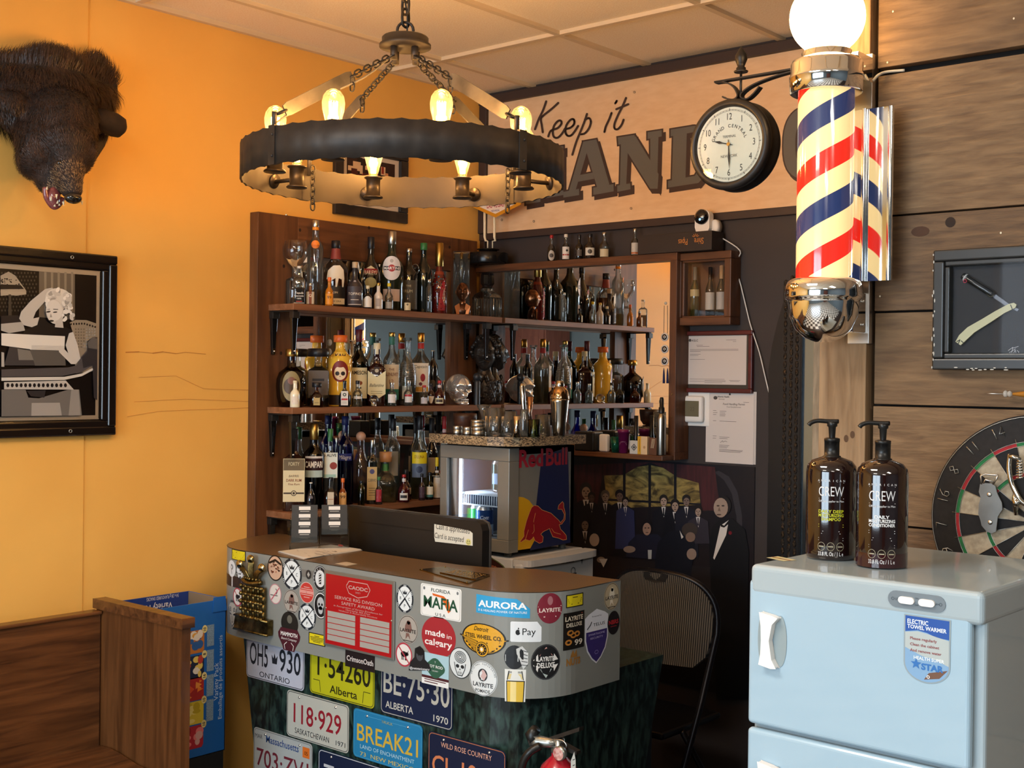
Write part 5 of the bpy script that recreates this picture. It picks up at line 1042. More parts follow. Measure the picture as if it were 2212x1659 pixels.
def s_tiger(g, mp, a, b):
    g.poly([(-a*.9, b*.5), (-a*.5, b*.75), (0, b*.82), (a*.5, b*.75), (a*.9, b*.5), (a*.8, -b*.1), (a*.45, -b*.7), (0, -b*.95), (-a*.45, -b*.7), (-a*.8, -b*.1)], ink('b8b6ae'), mp, 0, .012); k = ink('23262a')
    for sg in (-1, 1):
        g.line([(sg*a*.85, b*.45), (sg*a*.7, 0), (sg*a*.4, -b*.6), (0, -b*.85)], a*.1, k, mp, .0003); g.line([(sg*a*.55, b*.05), (sg*a*.2, -b*.02)], a*.12, k, mp, .0003); g.line([(sg*a*.15, -b*.1), (sg*a*.15, -b*.5)], a*.06, k, mp, .0003)
        for i in range(3): g.line([(sg*a*.6, b*(.5-i*.12)), (sg*a*.25, b*(.42-i*.1))], a*.08, k, mp, .0003)
    g.poly([(-a*.15, -b*.5), (a*.15, -b*.5), (0, -b*.62)], k, mp, .0004); g.line([(-a*.35, b*.82), (-a*.3, b*.98), (-a*.1, b*.86), (0, b), (a*.1, b*.86), (a*.3, b*.98), (a*.35, b*.82)], a*.06, k, mp, .0003)
stk(502, 1327, 27, 62, 'cut out tiger head sticker with crown', s_tiger)
stk(483, 1325, 12, 60, 'blue and white oval sticker round the left end', lambda g, mp, a, b: (ell(g, mp, a, b, 'a8aec0'), g.disc(0, b*.2, a*.6, b*.4, ink('34385c'), mp, .0002, 16)))
def s_tan(g, mp, a, b):
    ell(g, mp, a, b, '1c1614'); g.disc(0, 0, a*.88, b*.9, ink('c9a58c'), mp, .0002, 28, .012); blobs(g, mp, a*.7, b*.6, ('6a3420', '3a1c14', 'a05a3a'), 26, .0003, 5); g.line([(-a*.7, b*.35), (0, b*.62), (a*.7, b*.35)], a*.18, ink('1c1614'), mp, .0008)
stk(595, 1227, 34, 56, 'tan oval sticker with brown lettering and black rim', s_tan)
stk(631, 1240, 43, 68, 'large white round sticker with crossed razors and crown', s_razor)
g = G(); q = fhit(667, 1240); g.rect(-.035, .035, -.012, .012, mat('grey_tape', '75736f', .5), lambda u, v, h: fasc(q[0]+u, q[1]+v, .0004+h)); g.build('tape_strip', CT)
stk(667, 1241, 12, 20, 'tiny black diamond sticker', lambda g, mp, a, b: (ell(g, mp, a, b, '2a2a2c'), g.disc(0, 0, a*.5, b*.6, ink('a8a6a2'), mp, .0002, 4)), 1)
def s_bpole(g, mp, a, b):
    ell(g, mp, a, b, '1e2126'); g.disc(0, 0, a*.66, b*.66, ink('d8dcde'), mp, .0002, 28); g.ring(0, 0, a*.94, b*.94, a*.04, ink('d8dcde'), mp, .0002); k = ink('1e2126')
    g.arctext('BARBER SHOP', 0, 0, a*.78, PI/2, .4, b*.2, ink('d8dcde'), mp, .0004); g.rect(-a*.16, a*.16, -b*.42, b*.42, k, mp, .0004)
    for i in range(4): g.line([(-a*.13, b*(-.3+i*.2)), (a*.13, b*(-.2+i*.2))], b*.07, ink('d8dcde'), mp, .0006)
stk(692, 1250, 32, 56, 'black round sticker with a barber pole', s_bpole)
def s_nosmoke(g, mp, a, b):
    ell(g, mp, a, b, 'd6cfc8'); g.ring(0, 0, a, b, a*.1, ink('c08890'), mp, .0002); g.line([(-a*.8, -b*.15), (a*.4, -b*.15)], b*.1, ink('6a6460'), mp, .0003); g.line([(a*.1, b*.5), (a*.35, b*.3), (a*.2, 0)], a*.1, ink('4a4a4a'), mp, .0003); g.line([(-a*.6, -b*.6), (a*.6, b*.6)], a*.13, ink('c05a6a'), mp, .0005)
stk(595, 1283, 26, 44, 'small no smoking sticker', s_nosmoke)
stk(630, 1300, 35, 53, 'beige round LAYRITE sticker on the left', s_layrite('a59f97', '2b2422'))
stk(663, 1280, 31, 46, 'red round sticker with pale stripes', lambda g, mp, a, b: (ell(g, mp, a, b, 'c23a34'), g.ring(0, 0, a, b, a*.06, ink('dcc0b8'), mp, .0002), g.rect(-a*.95, a*.95, -b*.1, b*.2, ink('d8948c'), mp, .0002), g.text('L', 0, -b*.05, b*.25, ink('8c1a1c'), mp, .0004), [g.line([(-a*w, b*y), (a*w, b*y)], b*.05, ink('e0c4bc'), mp, .0003) for y, w in ((.32, .8), (-.22, .8), (.5, .4), (-.45, .4))]))
def s_face(g, mp, a, b):
    ell(g, mp, a, b, '16181c'); g.ring(0, 0, a*.95, b*.95, a*.1, ink('d8dadc'), mp, .0002); g.disc(0, b*.15, a*.48, b*.48, ink('b4b8bc'), mp, .0003, 20); g.disc(0, -b*.35, a*.32, b*.3, ink('b4b8bc'), mp, .0003, 16); k = ink('16181c')
    for sg in (-1, 1): g.disc(sg*a*.2, b*.08, a*.13, b*.1, k, mp, .0005, 12)
    g.poly([(-a*.06, -b*.1), (a*.06, -b*.1), (0, b*.03)], k, mp, .0005); g.line([(-a*.2, -b*.3), (a*.2, -b*.3)], b*.06, k, mp, .0005)
stk(693, 1308, 31, 58, 'black round sticker with a pale staring face', s_face)
stk(664, 1332, 38, 58, 'crossed razors sticker beside the dark mammoth stickers', s_razor)
def s_halfdark(g, mp, a, b): g.disc(0, 0, a, b, ink('22201c'), mp, 0, 28, .012); g.disc(0, b*.35, a*.3, b*.35, ink('6a675c'), mp, .0002, 12); g.text('LAYRITE', 0, -b*.75, b*.42, ink('cfc9b0'), mp, .0004, bold=.02, w=a*1.7)
stk(626, 1347, 37, 52, 'black and cream LAYRITE sticker', s_halfdark)
def s_mam(g, mp, a, b):
    g.poly([(-a*.75, b), (a*.75, b), (a, b*.5), (a*.95, b*.1), (a*.6, -b*.6), (a*.5, -b), (-a*.5, -b), (-a*.6, -b*.6), (-a*.95, b*.1), (-a, b*.5)], ink('4a1c26'), mp, 0, .012); k = ink('e6e0dc')
    g.text('MAMMOTH', 0, b*.3, b*.5, k, mp, .0003, bold=.03, w=a*1.5); g.text('Beard Company', 0, -b*.05, b*.3, k, mp, .0003, shear=.3, w=a*1.4)
    for sg in (-1, 1): g.line([(sg*a*.35, -b*.9), (sg*a*.42, -b*.5), (sg*a*.2, -b*.25)], a*.04, k, mp, .0003)
stk(625, 1382, 48, 48, 'maroon MAMMOTH beard sticker', s_mam, 1)
stk(685, 1381, 36, 25, 'yellow warning sticker left of the red plaque', s_yellow)
# middle and right
stk(875, 1293, 37, 62, 'crossed razors sticker right of the red plaque', s_razor)
stk(882, 1360, 43, 62, 'beige round LAYRITE sticker right of the plaque', s_layrite('a59f97', '2b2422'))
stk(873, 1414, 36, 52, 'no bull sign sticker', s_nobull)
def s_mafia(g, mp, a, b):
    def rr(k, c, h):
        P = []
        for cx, cy, s0 in ((a*k-b*.15, b*k-b*.15, 0), (-a*k+b*.15, b*k-b*.15, 1), (-a*k+b*.15, -b*k+b*.15, 2), (a*k-b*.15, -b*k+b*.15, 3)):
            for i in range(4): w = PI/2*(s0+i/3); P.append((cx+b*.15*math.cos(w), cy+b*.15*math.sin(w)))
        g.poly(P, ink(c), mp, h)
    rr(1, 'e6e8e6', 0); rr(.95, 'b8bcba', .0002); rr(.925, 'e6e8e6', .0004)
    g.poly([(-a*.42, b*.48), (a*.15, b*.4), (a*.42, b*.1), (a*.5, -b*.45), (a*.38, -b*.6), (a*.2, -b*.15), (a*.05, b*.28), (-a*.38, b*.34)], ink('d8621c'), mp, .0006)
    g.text('FLORIDA', 0, b*.58, b*.3, ink('3a4a44'), mp, .0008, w=a*.95, bold=.01); g.text('MAFIA', 0, -b*.42, b*.98, ink('174a34'), mp, .001, bold=.02, w=a*1.68); g.text('U S A', 0, -b*.88, b*.26, ink('3a4a44'), mp, .0008, bold=.01, w=a*.5)
    for x in (-.82, .82): g.disc(a*x, b*.72, a*.05, b*.1, ink('6a7074'), mp, .0008, 10)
stk(953, 1301, 88, 70, 'white novelty number plate sticker reading FLORIDA MAFIA', s_mafia)
def s_calg(g, mp, a, b): ell(g, mp, a, b, 'a02830'); k = ink('eae4e2'); g.text('made', -a*.2, b*.02, b*.42, k, mp, .0003, bold=.02, w=a*1.15); g.text('in', a*.62, b*.0, b*.32, k, mp, .0003, w=a*.28); g.text('calgary', 0, -b*.45, b*.46, k, mp, .0003, bold=.02, w=a*1.6)
stk(948, 1376, 74, 88, 'large red round sticker reading made in calgary', s_calg)
def s_card(g, mp, a, b):
    g.rect(-a, a, -b, b, ink('a6c8d4'), mp, 0, .012); g.rect(-a, a, -b, -b*.55, ink('e2e4e4'), mp, .0002, .012); g.rect(-a, a, -b*.62, -b*.45, ink('4a2026'), mp, .0003, .012)
    P = [(a*.9*math.cos(w)*.75*(1+.08*math.cos(4*w)), b*.1+b*.6*math.sin(w)*(1+.08*math.cos(4*w))) for w in [2*PI*i/24 for i in range(24)]]
    g.poly(P, ink('2f5a46'), mp, .0004); g.text('HOT ROD', 0, b*.12, b*.24, ink('e2e4e4'), mp, .0006, bold=.02, w=a*1.15); g.text('Y', 0, b*.42, b*.2, ink('e2e4e4'), mp, .0006); g.text('CALGARY', 0, -b*.12, b*.12, ink('e2e4e4'), mp, .0006)
    g.line([(-a*.8, -b*.7), (a*.8, -b*.7)], b*.06, ink('5a2a30'), mp, .0004); g.line([(-a*.8, -b*.85), (a*.2, -b*.85)], b*.06, ink('5a2a30'), mp, .0004)
stk(941, 1447, 58, 68, 'pale blue card sticker with green badge', s_card, 1)
def s_port(g, mp, a, b):
    g.poly([(-a, -b*.95), (a, -b*.6), (a*.9, -b*.2), (a*.45, b*.1), (a*.4, b*.7), (0, b), (-a*.45, b*.75), (-a*.5, b*.1), (-a*.85, -b*.3)], ink('1c1e22'), mp, 0, .012)
    g.disc(-a*.02, b*.3, a*.3, b*.4, ink('43464c'), mp, .0002, 18); g.disc(0, b*.62, a*.38, b*.3, ink('101114'), mp, .0003, 16); g.disc(-a*.1, b*.3, a*.06, b*.03, ink('14161a'), mp, .0004, 8); g.disc(a*.12, b*.3, a*.06, b*.03, ink('14161a'), mp, .0004, 8)
    g.text('@natstationery', 0, -b*.72, b*.24, ink('dcdfe2'), mp, .0004, w=a*1.8, rot=.1, bold=.01)
stk(908, 1425, 48, 60, 'dark cut out portrait sticker', s_port, 3)
def s_rose(g, mp, a, b):
    ell(g, mp, a, b, '20262a'); g.disc(0, 0, a*.94, b*.95, ink('d2dadc'), mp, .0002, 30, .012); k = ink('20262a')
    for r in (.55, .42, .3, .17): g.ring(a*.03*r, b*.38, a*r*.95, b*r*.72, a*.05, k, mp, .0004, 18)
    g.poly([(-a*.5, -b*.02), (a*.5, -b*.02), (a*.42, -b*.4), (a*.2, -b*.8), (-a*.2, -b*.8), (-a*.42, -b*.4)], ink('d2dadc'), mp, .0005)
    g.line([(-a*.5, -b*.02), (-a*.42, -b*.4), (-a*.2, -b*.8), (a*.2, -b*.8), (a*.42, -b*.4), (a*.5, -b*.02)], a*.06, k, mp, .0006)
    for sg in (-1, 1): g.disc(sg*a*.22, -b*.22, a*.16, b*.12, k, mp, .0007, 12)
    g.poly([(-a*.07, -b*.45), (a*.07, -b*.45), (0, -b*.32)], k, mp, .0007)
    for i in range(5): g.line([(a*(i-2)*.08, -b*.55), (a*(i-2)*.08, -b*.72)], a*.03, k, mp, .0007)
stk(995, 1432, 48, 67, 'white round sticker with rose topped skull', s_rose, 2)
def s_det(g, mp, a, b):
    k = ink('17140f'); y = ink('d8a024')
    P = lambda q: [(a*q*math.cos(w), b*q*(math.sin(w)*(.86 if math.sin(w) > 0 else .92))+b*.1) for w in [2*PI*i/30 for i in range(30)]]
    g.poly([(x*.93, v) for x, v in P(.97)], k, mp, 0, .02); g.poly([(x*.93, v) for x, v in P(.9)], y, mp, .0002, .02)
    for sg in (-1, 1):
        for i in range(5): g.line([(sg*a*.2, -b*(.12+i*.14)), (sg*a*(.97-i*.13), b*(.12-i*.16))], b*.085, k, mp, .0004); g.line([(sg*a*.22, -b*(.12+i*.14)), (sg*a*(.9-i*.13), b*(.10-i*.16))], b*.035, y, mp, .0006)
    g.text('Detroit', -a*.05, b*.5, b*.34, k, mp, .0005, shear=.35, bold=.01, w=a*.62); g.text('STEEL WHEEL CO.', 0, b*.08, b*.32, k, mp, .0007, bold=.02, w=a*1.5)
    g.disc(0, -b*.5, a*.27, b*.42, k, mp, .0008, 28); g.disc(0, -b*.5, a*.25, b*.385, y, mp, .001, 28); g.disc(0, -b*.5, a*.2, b*.32, k, mp, .0012, 28); g.disc(0, -b*.5, a*.1, b*.17, y, mp, .0014, 20); g.disc(0, -b*.5, a*.055, b*.1, ink('e8e2d2'), mp, .0016, 16)
    for i in range(10): w = 2*PI*i/10; g.disc(a*.155*math.cos(w), -b*.5+b*.25*math.sin(w), a*.018, b*.03, y, mp, .0014, 8)
stk(1047, 1384, 106, 78, 'yellow winged wheel sticker reading Detroit Steel Wheel Co.', s_det)
def s_aur(g, mp, a, b): g.poly([(-a, -b*.8), (a, -b), (a, -b*.1), (a*.55, b*.8), (-a, b*.95)], ink('2c9ad0'), mp, 0, .02); k = ink('eef2f4'); g.text('AURORA', 0, -b*.15, b*.85, k, mp, .0003, bold=.03, w=a*1.8); g.text('D & HEALING POWER OF NATURE', 0, -b*.58, b*.3, k, mp, .0003, w=a*1.8)
stk(1087, 1311, 116, 46, 'blue AURORA sticker', s_aur)
def s_pay(g, mp, a, b):
    g.poly([(-a*.94, -b), (a*.94, -b), (a, -b*.9), (a, b*.45), (a*.72, b), (-a*.94, b), (-a, b*.9), (-a, -b*.9)], ink('dde3e8'), mp, 0, .02); k = ink('15171a'); g.text('Pay', a*.2, -b*.3, b*.95, k, mp, .0003, w=a*.85)
    g.disc(-a*.52, -b*.06, a*.15, b*.27, k, mp, .0003, 18); g.disc(-a*.36, b*.02, a*.06, b*.12, ink('dde3e8'), mp, .0005, 10); g.disc(-a*.48, b*.32, a*.04, b*.1, k, mp, .0004, 8)
stk(1136, 1365, 67, 44, 'white Apple Pay sticker', s_pay)
def s_lmar(g, mp, a, b): ell(g, mp, a, b, '7a2434'); g.rect(-a*.95, a*.95, -b*.3, b*.1, ink('7a2434'), mp, .0002); k = ink('e0ccc4'); g.line([(-a*.93, b*.12), (a*.93, b*.12)], b*.04, k, mp, .0003); g.line([(-a*.93, -b*.3), (a*.93, -b*.3)], b*.04, k, mp, .0003); g.text('LAYRITE', 0, -b*.24, b*.36, k, mp, .0004, bold=.03, w=a*1.7); g.disc(0, b*.5, a*.22, b*.3, ink('a06a70'), mp, .0003, 10); g.line([(-a*.5, -b*.55), (a*.5, -b*.55)], b*.07, k, mp, .0003)
stk(1187, 1314, 54, 66, 'maroon round LAYRITE sticker', s_lmar)
stk(1241, 1297, 37, 28, 'yellow warning sticker on the right curve', s_yellow)
def s_99(g, mp, a, b):
    g.rect(-a, a, -b, b, ink('191512'), mp, 0, .012); k = ink('cfc4b0'); g.line([(-a*.8, b*.88), (a*.8, b*.88)], b*.04, ink('a8482c'), mp, .0003)
    g.text('LAYRITE', 0, b*.55, b*.34, k, mp, .0003, bold=.03, w=a*1.7); g.text('DELUXE', 0, b*.22, b*.3, k, mp, .0003, bold=.03, w=a*1.5); g.text('99', a*.4, -b*.8, b*.42, ink('e4dccc'), mp, .0005, bold=.02, w=a*.8)
    for x, y in ((-.4, -.1), (-.1, -.25), (.25, -.2), (-.55, -.6)): g.disc(a*x, b*y, a*.3, b*.16, ink('b87a34'), mp, .0003+.0001*abs(x), 14); g.disc(a*x, b*y, a*.14, b*.07, ink('191512'), mp, .0005, 10)
stk(1239, 1362, 45, 80, 'black LAYRITE DELUXE poster sticker', s_99)
def s_telus(g, mp, a, b):
    U = [(-a, b*.72), (-a*.7, b*.84), (0, b), (a*.7, b*.84), (a, b*.72)]; P = U+[(a, -b*.1), (a*.8, -b*.5), (a*.4, -b*.82), (0, -b), (-a*.4, -b*.82), (-a*.8, -b*.5), (-a, -b*.1)]
    g.poly(P, ink('d8dce6'), mp, 0, .012); g.poly([(x*.9, y*.94) for x, y in [(-a, b*.22), (a, b*.22)]+[(a, -b*.1), (a*.8, -b*.5), (a*.4, -b*.82), (0, -b), (-a*.4, -b*.82), (-a*.8, -b*.5), (-a, -b*.1)]], ink('372a6c'), mp, .0003, .012)
    g.text('Protected by', 0, b*.72, b*.07, ink('4a4a58'), mp, .0004, w=a*.8); g.text('TELUS', a*.2, b*.38, b*.16, ink('33343c'), mp, .0004, w=a*1.0); g.line([(-a*.8, b*.32), (-a*.55, b*.45), (-a*.45, b*.55)], a*.06, ink('33343c'), mp, .0004)
    g.text('SMARTHOME', 0, b*.06, b*.1, ink('b8b0dc'), mp, .0005, w=a*1.4); g.text('SECURITY', 0, -b*.08, b*.1, ink('b8b0dc'), mp, .0005, w=a*1.1); g.ring(0, -b*.58, a*.18, b*.08, a*.03, ink('8a80c0'), mp, .0005, 6)
stk(1288, 1374, 50, 118, 'purple and white TELUS shield sticker', s_telus)
stk(1325, 1345, 26, 51, 'black round sticker with red lettering at the right end', lambda g, mp, a, b: (ell(g, mp, a, b, '1a1214'), g.text('NBRS', 0, -b*.1, b*.5, ink('a8242c'), mp, .0003, bold=.03, w=a*1.6), g.line([(-a*.5, -b*.3), (a*.5, -b*.3)], b*.08, ink('7a1c22'), mp, .0003)))
stk(1321, 1288, 33, 59, 'beige round LAYRITE sticker at the top right end', s_layrite('b5a88c', '2b2422', 'e0d8c4'))
def s_nuts(g, mp, a, b):
    c = ink('9a6c34', .3); g.text('NUTS', 0, -b*.55, b*.95, c, mp, .0002, bold=.05, w=a*2); g.poly([(-a*.5, b*.2), (a*.5, b*.2), (a*.4, b), (a*.1, b*.5), (-a*.1, b*.95), (-a*.4, b*.5)], c, mp, .0001)
stk(1238, 1424, 30, 42, 'gold cut out lettering sticker', s_nuts)
def s_dino(g, mp, a, b):
    g.disc(-a*.15, 0, a*.85, b, ink('1a1c20'), mp, 0, 28, .012); g.rect(-a*.9, a*.2, -b*.35, b*.2, ink('c8cccc'), mp, .0002); g.text('BARBERS', -a*.35, -b*.08, b*.3, ink('1a1c20'), mp, .0004, bold=.03, w=a*1.0)
    g.poly([(0, b*.7), (a*.5, b*.95), (a, b*.4), (a, -b*.5), (a*.6, -b), (a*.3, -b*.2), (a*.05, b*.3)], ink('c8cccc'), mp, .0005)
    for i in range(5): g.line([(a*.45, b*(.6-i*.3)), (a*.95, b*(.45-i*.28))], a*.05, ink('1a1c20'), mp, .0007)
    g.disc(a*.4, b*.65, a*.06, b*.06, ink('1a1c20'), mp, .0007, 8)
stk(1115, 1420, 52, 52, 'black sticker with striped lizard and sign', s_dino)
def s_lrd(g, mp, a, b):
    ell(g, mp, a, b, '16171a'); k = ink('dcdad6'); g.poly([(0, b*.85), (a*.45, b*.35), (-a*.45, b*.35)], ink('c8948c'), mp, .0002)
    for sg in (-1, 1): g.poly([(sg*a*.55, b*.45), (sg*a*.85, b*.1), (sg*a*.5, b*.05)], k, mp, .0002); g.poly([(sg*a*.85, -b*.15), (sg*a*.55, -b*.55), (sg*a*.5, -b*.2)], k, mp, .0002)
    g.poly([(-a*.4, -b*.4), (a*.4, -b*.4), (0, -b*.9)], ink('a8b4b0'), mp, .0003); g.text('LAYRITE', 0, b*.05, b*.36, k, mp, .0005, bold=.03, w=a*1.15); g.text('DELUXE', 0, -b*.32, b*.4, k, mp, .0005, bold=.03, w=a*1.2); g.ring(0, 0, a*.97, b*.97, a*.03, ink('4a4c50'), mp, .0004)
stk(1178, 1430, 63, 77, 'black round LAYRITE DELUXE sticker', s_lrd)
def s_pom(g, mp, a, b):
    ell(g, mp, a, b, 'd8dee0'); g.ring(0, 0, a*.97, b*.97, a*.03, ink('3a4044'), mp, .0002); k = ink('2a2e34'); g.disc(0, b*.2, a*.34, b*.36, k, mp, .0003, 24); g.poly([(-a*.15, b*.1), (a*.1, b*.5), (a*.3, b*.2), (a*.1, -b*.12)], ink('c8aaa8'), mp, .0005); g.disc(a*.02, b*.42, a*.09, b*.09, ink('c8aaa8'), mp, .0006, 10)
    g.arctext('ORIGINAL SUPERSHINE', 0, 0, a*.82, PI/2, .15, b*.15, k, mp, .0004); g.text('LAYRITE', 0, -b*.48, b*.34, k, mp, .0004, bold=.02, w=a*1.45); g.text('POMADE', 0, -b*.8, b*.26, k, mp, .0004, bold=.01, w=a*1.05)
stk(1045, 1466, 60, 76, 'white round LAYRITE POMADE sticker', s_pom)
def s_shv(g, mp, a, b):
    g.poly([(-a*.95, -b), (a*.95, -b), (a, b), (-a, b)], ink('e0e2de'), mp, 0, .012); k = ink('1c1a14'); y = ink('d8b43c')
    g.poly([(-a*.8, -b), (a*.8, -b), (a*.9, b*.3), (-a*.85, b*.3)], k, mp, .0002, .012); g.poly([(-a*.72, -b), (a*.72, -b), (a*.8, b*.24), (-a*.76, b*.24)], y, mp, .0004, .012); g.poly([(-a*.45, -b), (a*.1, -b), (a*.1, b*.24), (-a*.45, b*.24)], ink('ecd890'), mp, .0005, .012)
    g.poly([(-a*.8, b*.34), (a*.8, b*.34), (a*.65, b*.9), (-a*.65, b*.9)], k, mp, .0003); g.poly([(-a*.7, b*.38), (a*.7, b*.38), (a*.58, b*.72), (-a*.58, b*.72)], ink('d8c88c'), mp, .0005); g.rect(-a*.58, a*.58, b*.76, b*.88, ink('9a9c98'), mp, .0005)
stk(1113, 1481, 46, 70, 'gold foil shaver sticker at the lower edge', s_shv)
def s_crim(g, mp, a, b): g.rect(-a, a, -b, b, ink('1c1416'), mp, 0, .012); g.text('CrimsonOath', 0, -b*.25, b*.9, ink('cdc6c4'), mp, .0003, bold=.02, w=a*1.8)
stk(778, 1428, 64, 36, 'black CrimsonOath sticker under the red plaque', s_crim)
# ---- red safety plaque
q0 = fhit(703, 1390); q1 = fhit(857, 1258); cs = (q0[0]+fhit(853, 1400)[0])/2; PW = (fhit(857, 1256)[0]-fhit(705, 1232)[0])
zt1 = fhit(705, 1231)[1]; zb1 = fhit(703, 1392)[1]; c = fasc(cs, (zt1+zb1)/2, 0)
t = thing('award_plaque', 'red and silver metal safety award plaque screwed to the counter front', 'plaque', (c[0], c[1]-.001, c[2])); w, h = PW/2, (zt1-zb1)/2
G().box(-w, w, -.006, -.0005, -h, h, mat('dull_aluminium', '9a9994', .35, .7)).build('plate', t, bevel=.001)
mp = mapXZ(0, -.0062, 0); g = G(); rd = mat('red_enamel', 'a8181c', .3); sv = ink('a39f98', .4); k = w*.94
g.rect(-k, k, -h*.94, h*.92, rd, mp, .0002); lt = ink('c49a94', .4)
for sg in (-1, 1):
    g.rect(*sorted((sg*w*.07, sg*w*.88)), -h*.84, -h*.06, sv, mp, .0004)
    for i in range(1, 5): y = -h*.06-h*.78*i/5; g.line([(sg*w*.07, y), (sg*w*.88, y)], h*.02, rd, mp, .0006)
H6 = [(-.34, .68), (-.26, .82), (.26, .82), (.34, .68), (.26, .5), (0, .42), (-.26, .5)]
g.line([(w*a, h*b) for a, b in H6+H6[:1]], .0025, lt, mp, .0005); g.text('CAODC', 0, h*.62, h*.13, lt, mp, .0006, bold=.03, w=w*.55); g.text('SAFETY', 0, h*.53, h*.06, lt, mp, .0006)
g.text('SERVICE RIG DIVISION', 0, h*.3, h*.12, lt, mp, .0006, w=w*1.35, bold=.01); g.text('SAFETY AWARD', 0, h*.17, h*.12, lt, mp, .0006, w=w*.95, bold=.01)
for i, s_ in enumerate(('In Recognition of Service Excellence for', 'Operating 365 Days', 'Without A Recordable Incident')): g.text(s_, 0, h*(.09-.055*i), h*.06, lt, mp, .0006, shear=.2, w=w*(1.4, .7, 1.1)[i])
g.build('face', t)
for x in (-.93, .93): G().lathe([(.001, -.008), (.002, -.0078), (.0025, -.006)], STEEL, (w*x, 0, .0), 12, axis='y').build('rivet', t)
# ---- brass emblem: three plumes over a tower and a lettered scroll
q = fhit(553, 1283); c = fasc(q[0], q[1], .001); e = fasc(q[0]+.01, q[1], .001); an = math.atan2(e[1]-c[1], e[0]-c[0])
t = thing('brass_emblem', 'cast brass emblem of three plumes over a tower and scroll on the counter front', 'ornament', (c[0]+.002, c[1]-.004, c[2]), an)
BR_ = mat('old_cast_brass', '8f7c4c', .3, .95, c2='4c3f20', ns=35, bump=.3)
W2 = (fhit(592, 1283)[0]-fhit(516, 1283)[0])/2; H2 = (fhit(553, 1198)[1]-fhit(553, 1362)[1])/2; mp = mapXZ(0, 0, 0); g = G()
g.prism([(-W2*.6, -H2*.6), (W2*.62, -H2*.6), (W2*.62, H2*.22), (-W2*.6, H2*.22)], BR_, mp, 0, .014)
for r_ in range(5):
    z = H2*(.2-r_*.2); g.tube([(-W2*.64, -.016, z), (W2*.66, -.016, z)], .0055, BR_, 8)
    for i in range(5): x = W2*(-.56+i*.28); g.ball((x, -.018, z), .0075, BR_, 10, 6); (r_ < 4) and g.tube([(x+W2*.1, -.014, z), (x+W2*.1, -.014, z-H2*.18)], .006, BR_, 6)
g.build('tower', t); g = G()
g.prism([(-W2*.95, -H2*.98), (W2, -H2*.98), (W2, -H2*.58), (-W2*.85, -H2*.56)], BR_, mp, 0, .02); g.text('2CWIKS', 0, -H2*.9, H2*.32, BR_, mp, .0205, bold=.03, w=W2*1.6)
g.tube([(-W2*.9, -.02, -H2*.6), (W2*.98, -.02, -H2*.62)], .004, BR_, 6); g.tube([(-W2*.95, -.02, -H2*.97), (W2*.98, -.02, -H2*.97)], .004, BR_, 6); g.build('scroll', t)
for sg in (-1, 0, 1):
    g = G(); bx, tx, tz = sg*W2*.12, sg*W2*.62, H2*(.98 if sg == 0 else .8)
    for k_ in range(-2, 3): g.tube(smooth_path([(bx+k_*.003, -.012, H2*.34), ((bx+tx)/2+k_*.005, -.02, H2*.6), (tx+k_*.006, -.018, tz-.012)], 4), [.004]*8+[.003], BR_, 6)
    g.ball((tx, -.02, tz-.004), .017, mat('bright_brass_plume', 'cfc8a8', .18, 1, c2='8c7c50', ns=60), 16, 10, 1, .6, .8); g.build('plume', t)
g = G(); g.tube(smooth_path([(-W2*.5, -.014, H2*.36), (0, -.024, H2*.3), (W2*.55, -.014, H2*.36)], 5), .008, BR_, 8)
for i in range(7): g.ball((W2*(-.45+i*.15), -.024+abs(i-3)*.003, H2*.42), .005, BR_, 8, 6)
g.build('coronet', t)
# ================================================================ licence plates on the counter base
def plate(x, z, label, bg, border, draw, y=-1.5765, w=.305, h=.152, tilt=0):
    t = thing('licence_plate', label, 'licence plate', (x+w/2, y, z-h/2), group=None); t.rotation_euler = (0, -tilt, 0)
    P = []
    for cx, cy, s0 in ((w/2-.014, h/2-.014, 0), (-w/2+.014, h/2-.014, 1), (-w/2+.014, -h/2+.014, 2), (w/2-.014, -h/2+.014, 3)):
        for i in range(5): a = PI/2*(s0+i/4); P.append((cx+.014*math.cos(a), cy+.014*math.sin(a)))
    mp = mapXZ(0, 0, 0)
    G().prism(P, mat('plate_'+bg, bg, .4, c2=None), mp, .0, .0016).build('metal_sheet', t)
    g = G(); bm = ink(border); Q = [(a*.975, b*.95) for a, b in P]; g.line(Q+Q[:1], .0022, bm, mp, .0018); draw(g, mp); g.build('lettering', t)
    for sx in (-1, 1): G().lathe([(.001, -.0045), (.003, -.004), (.0045, -.0015)], STEEL, (sx*.09, 0, h/2-.016), 10, axis='y').build('screw', t)
    return t
def T(g, mp, s, u, v, size, c, w=None, b=.0, sh=0): g.text(s, u, v, size, ink(c, .4), mp, .002, bold=b, w=w, shear=sh)
L_ = lambda px, py: atY(px, py, -1.578)
def tl(px, py): p = L_(px, py); return p.x, p.z
x, z = L_(533, 1380).x, L_(535, 1461).z+.152
def d(g, mp): T(g, mp, 'OH5', -.085, -.028, .105, '20242c', .098, .01); T(g, mp, '930', .08, -.028, .105, '20242c', .11, .01); T(g, mp, 'ONTARIO', 0, -.065, .026, '20242c', .16); g.poly([(-.012, -.01), (.012, -.01), (.016, .02), (.006, .008), (0, .026), (-.006, .008), (-.016, .02)], ink('20242c'), mp, .002)
plate(x, z, 'white and dark blue ONTARIO licence plate OH5 930', 'b9bcca', '20242c', d)
x, z = L_(670.5, 1400).x, L_(672, 1495.6).z+.152
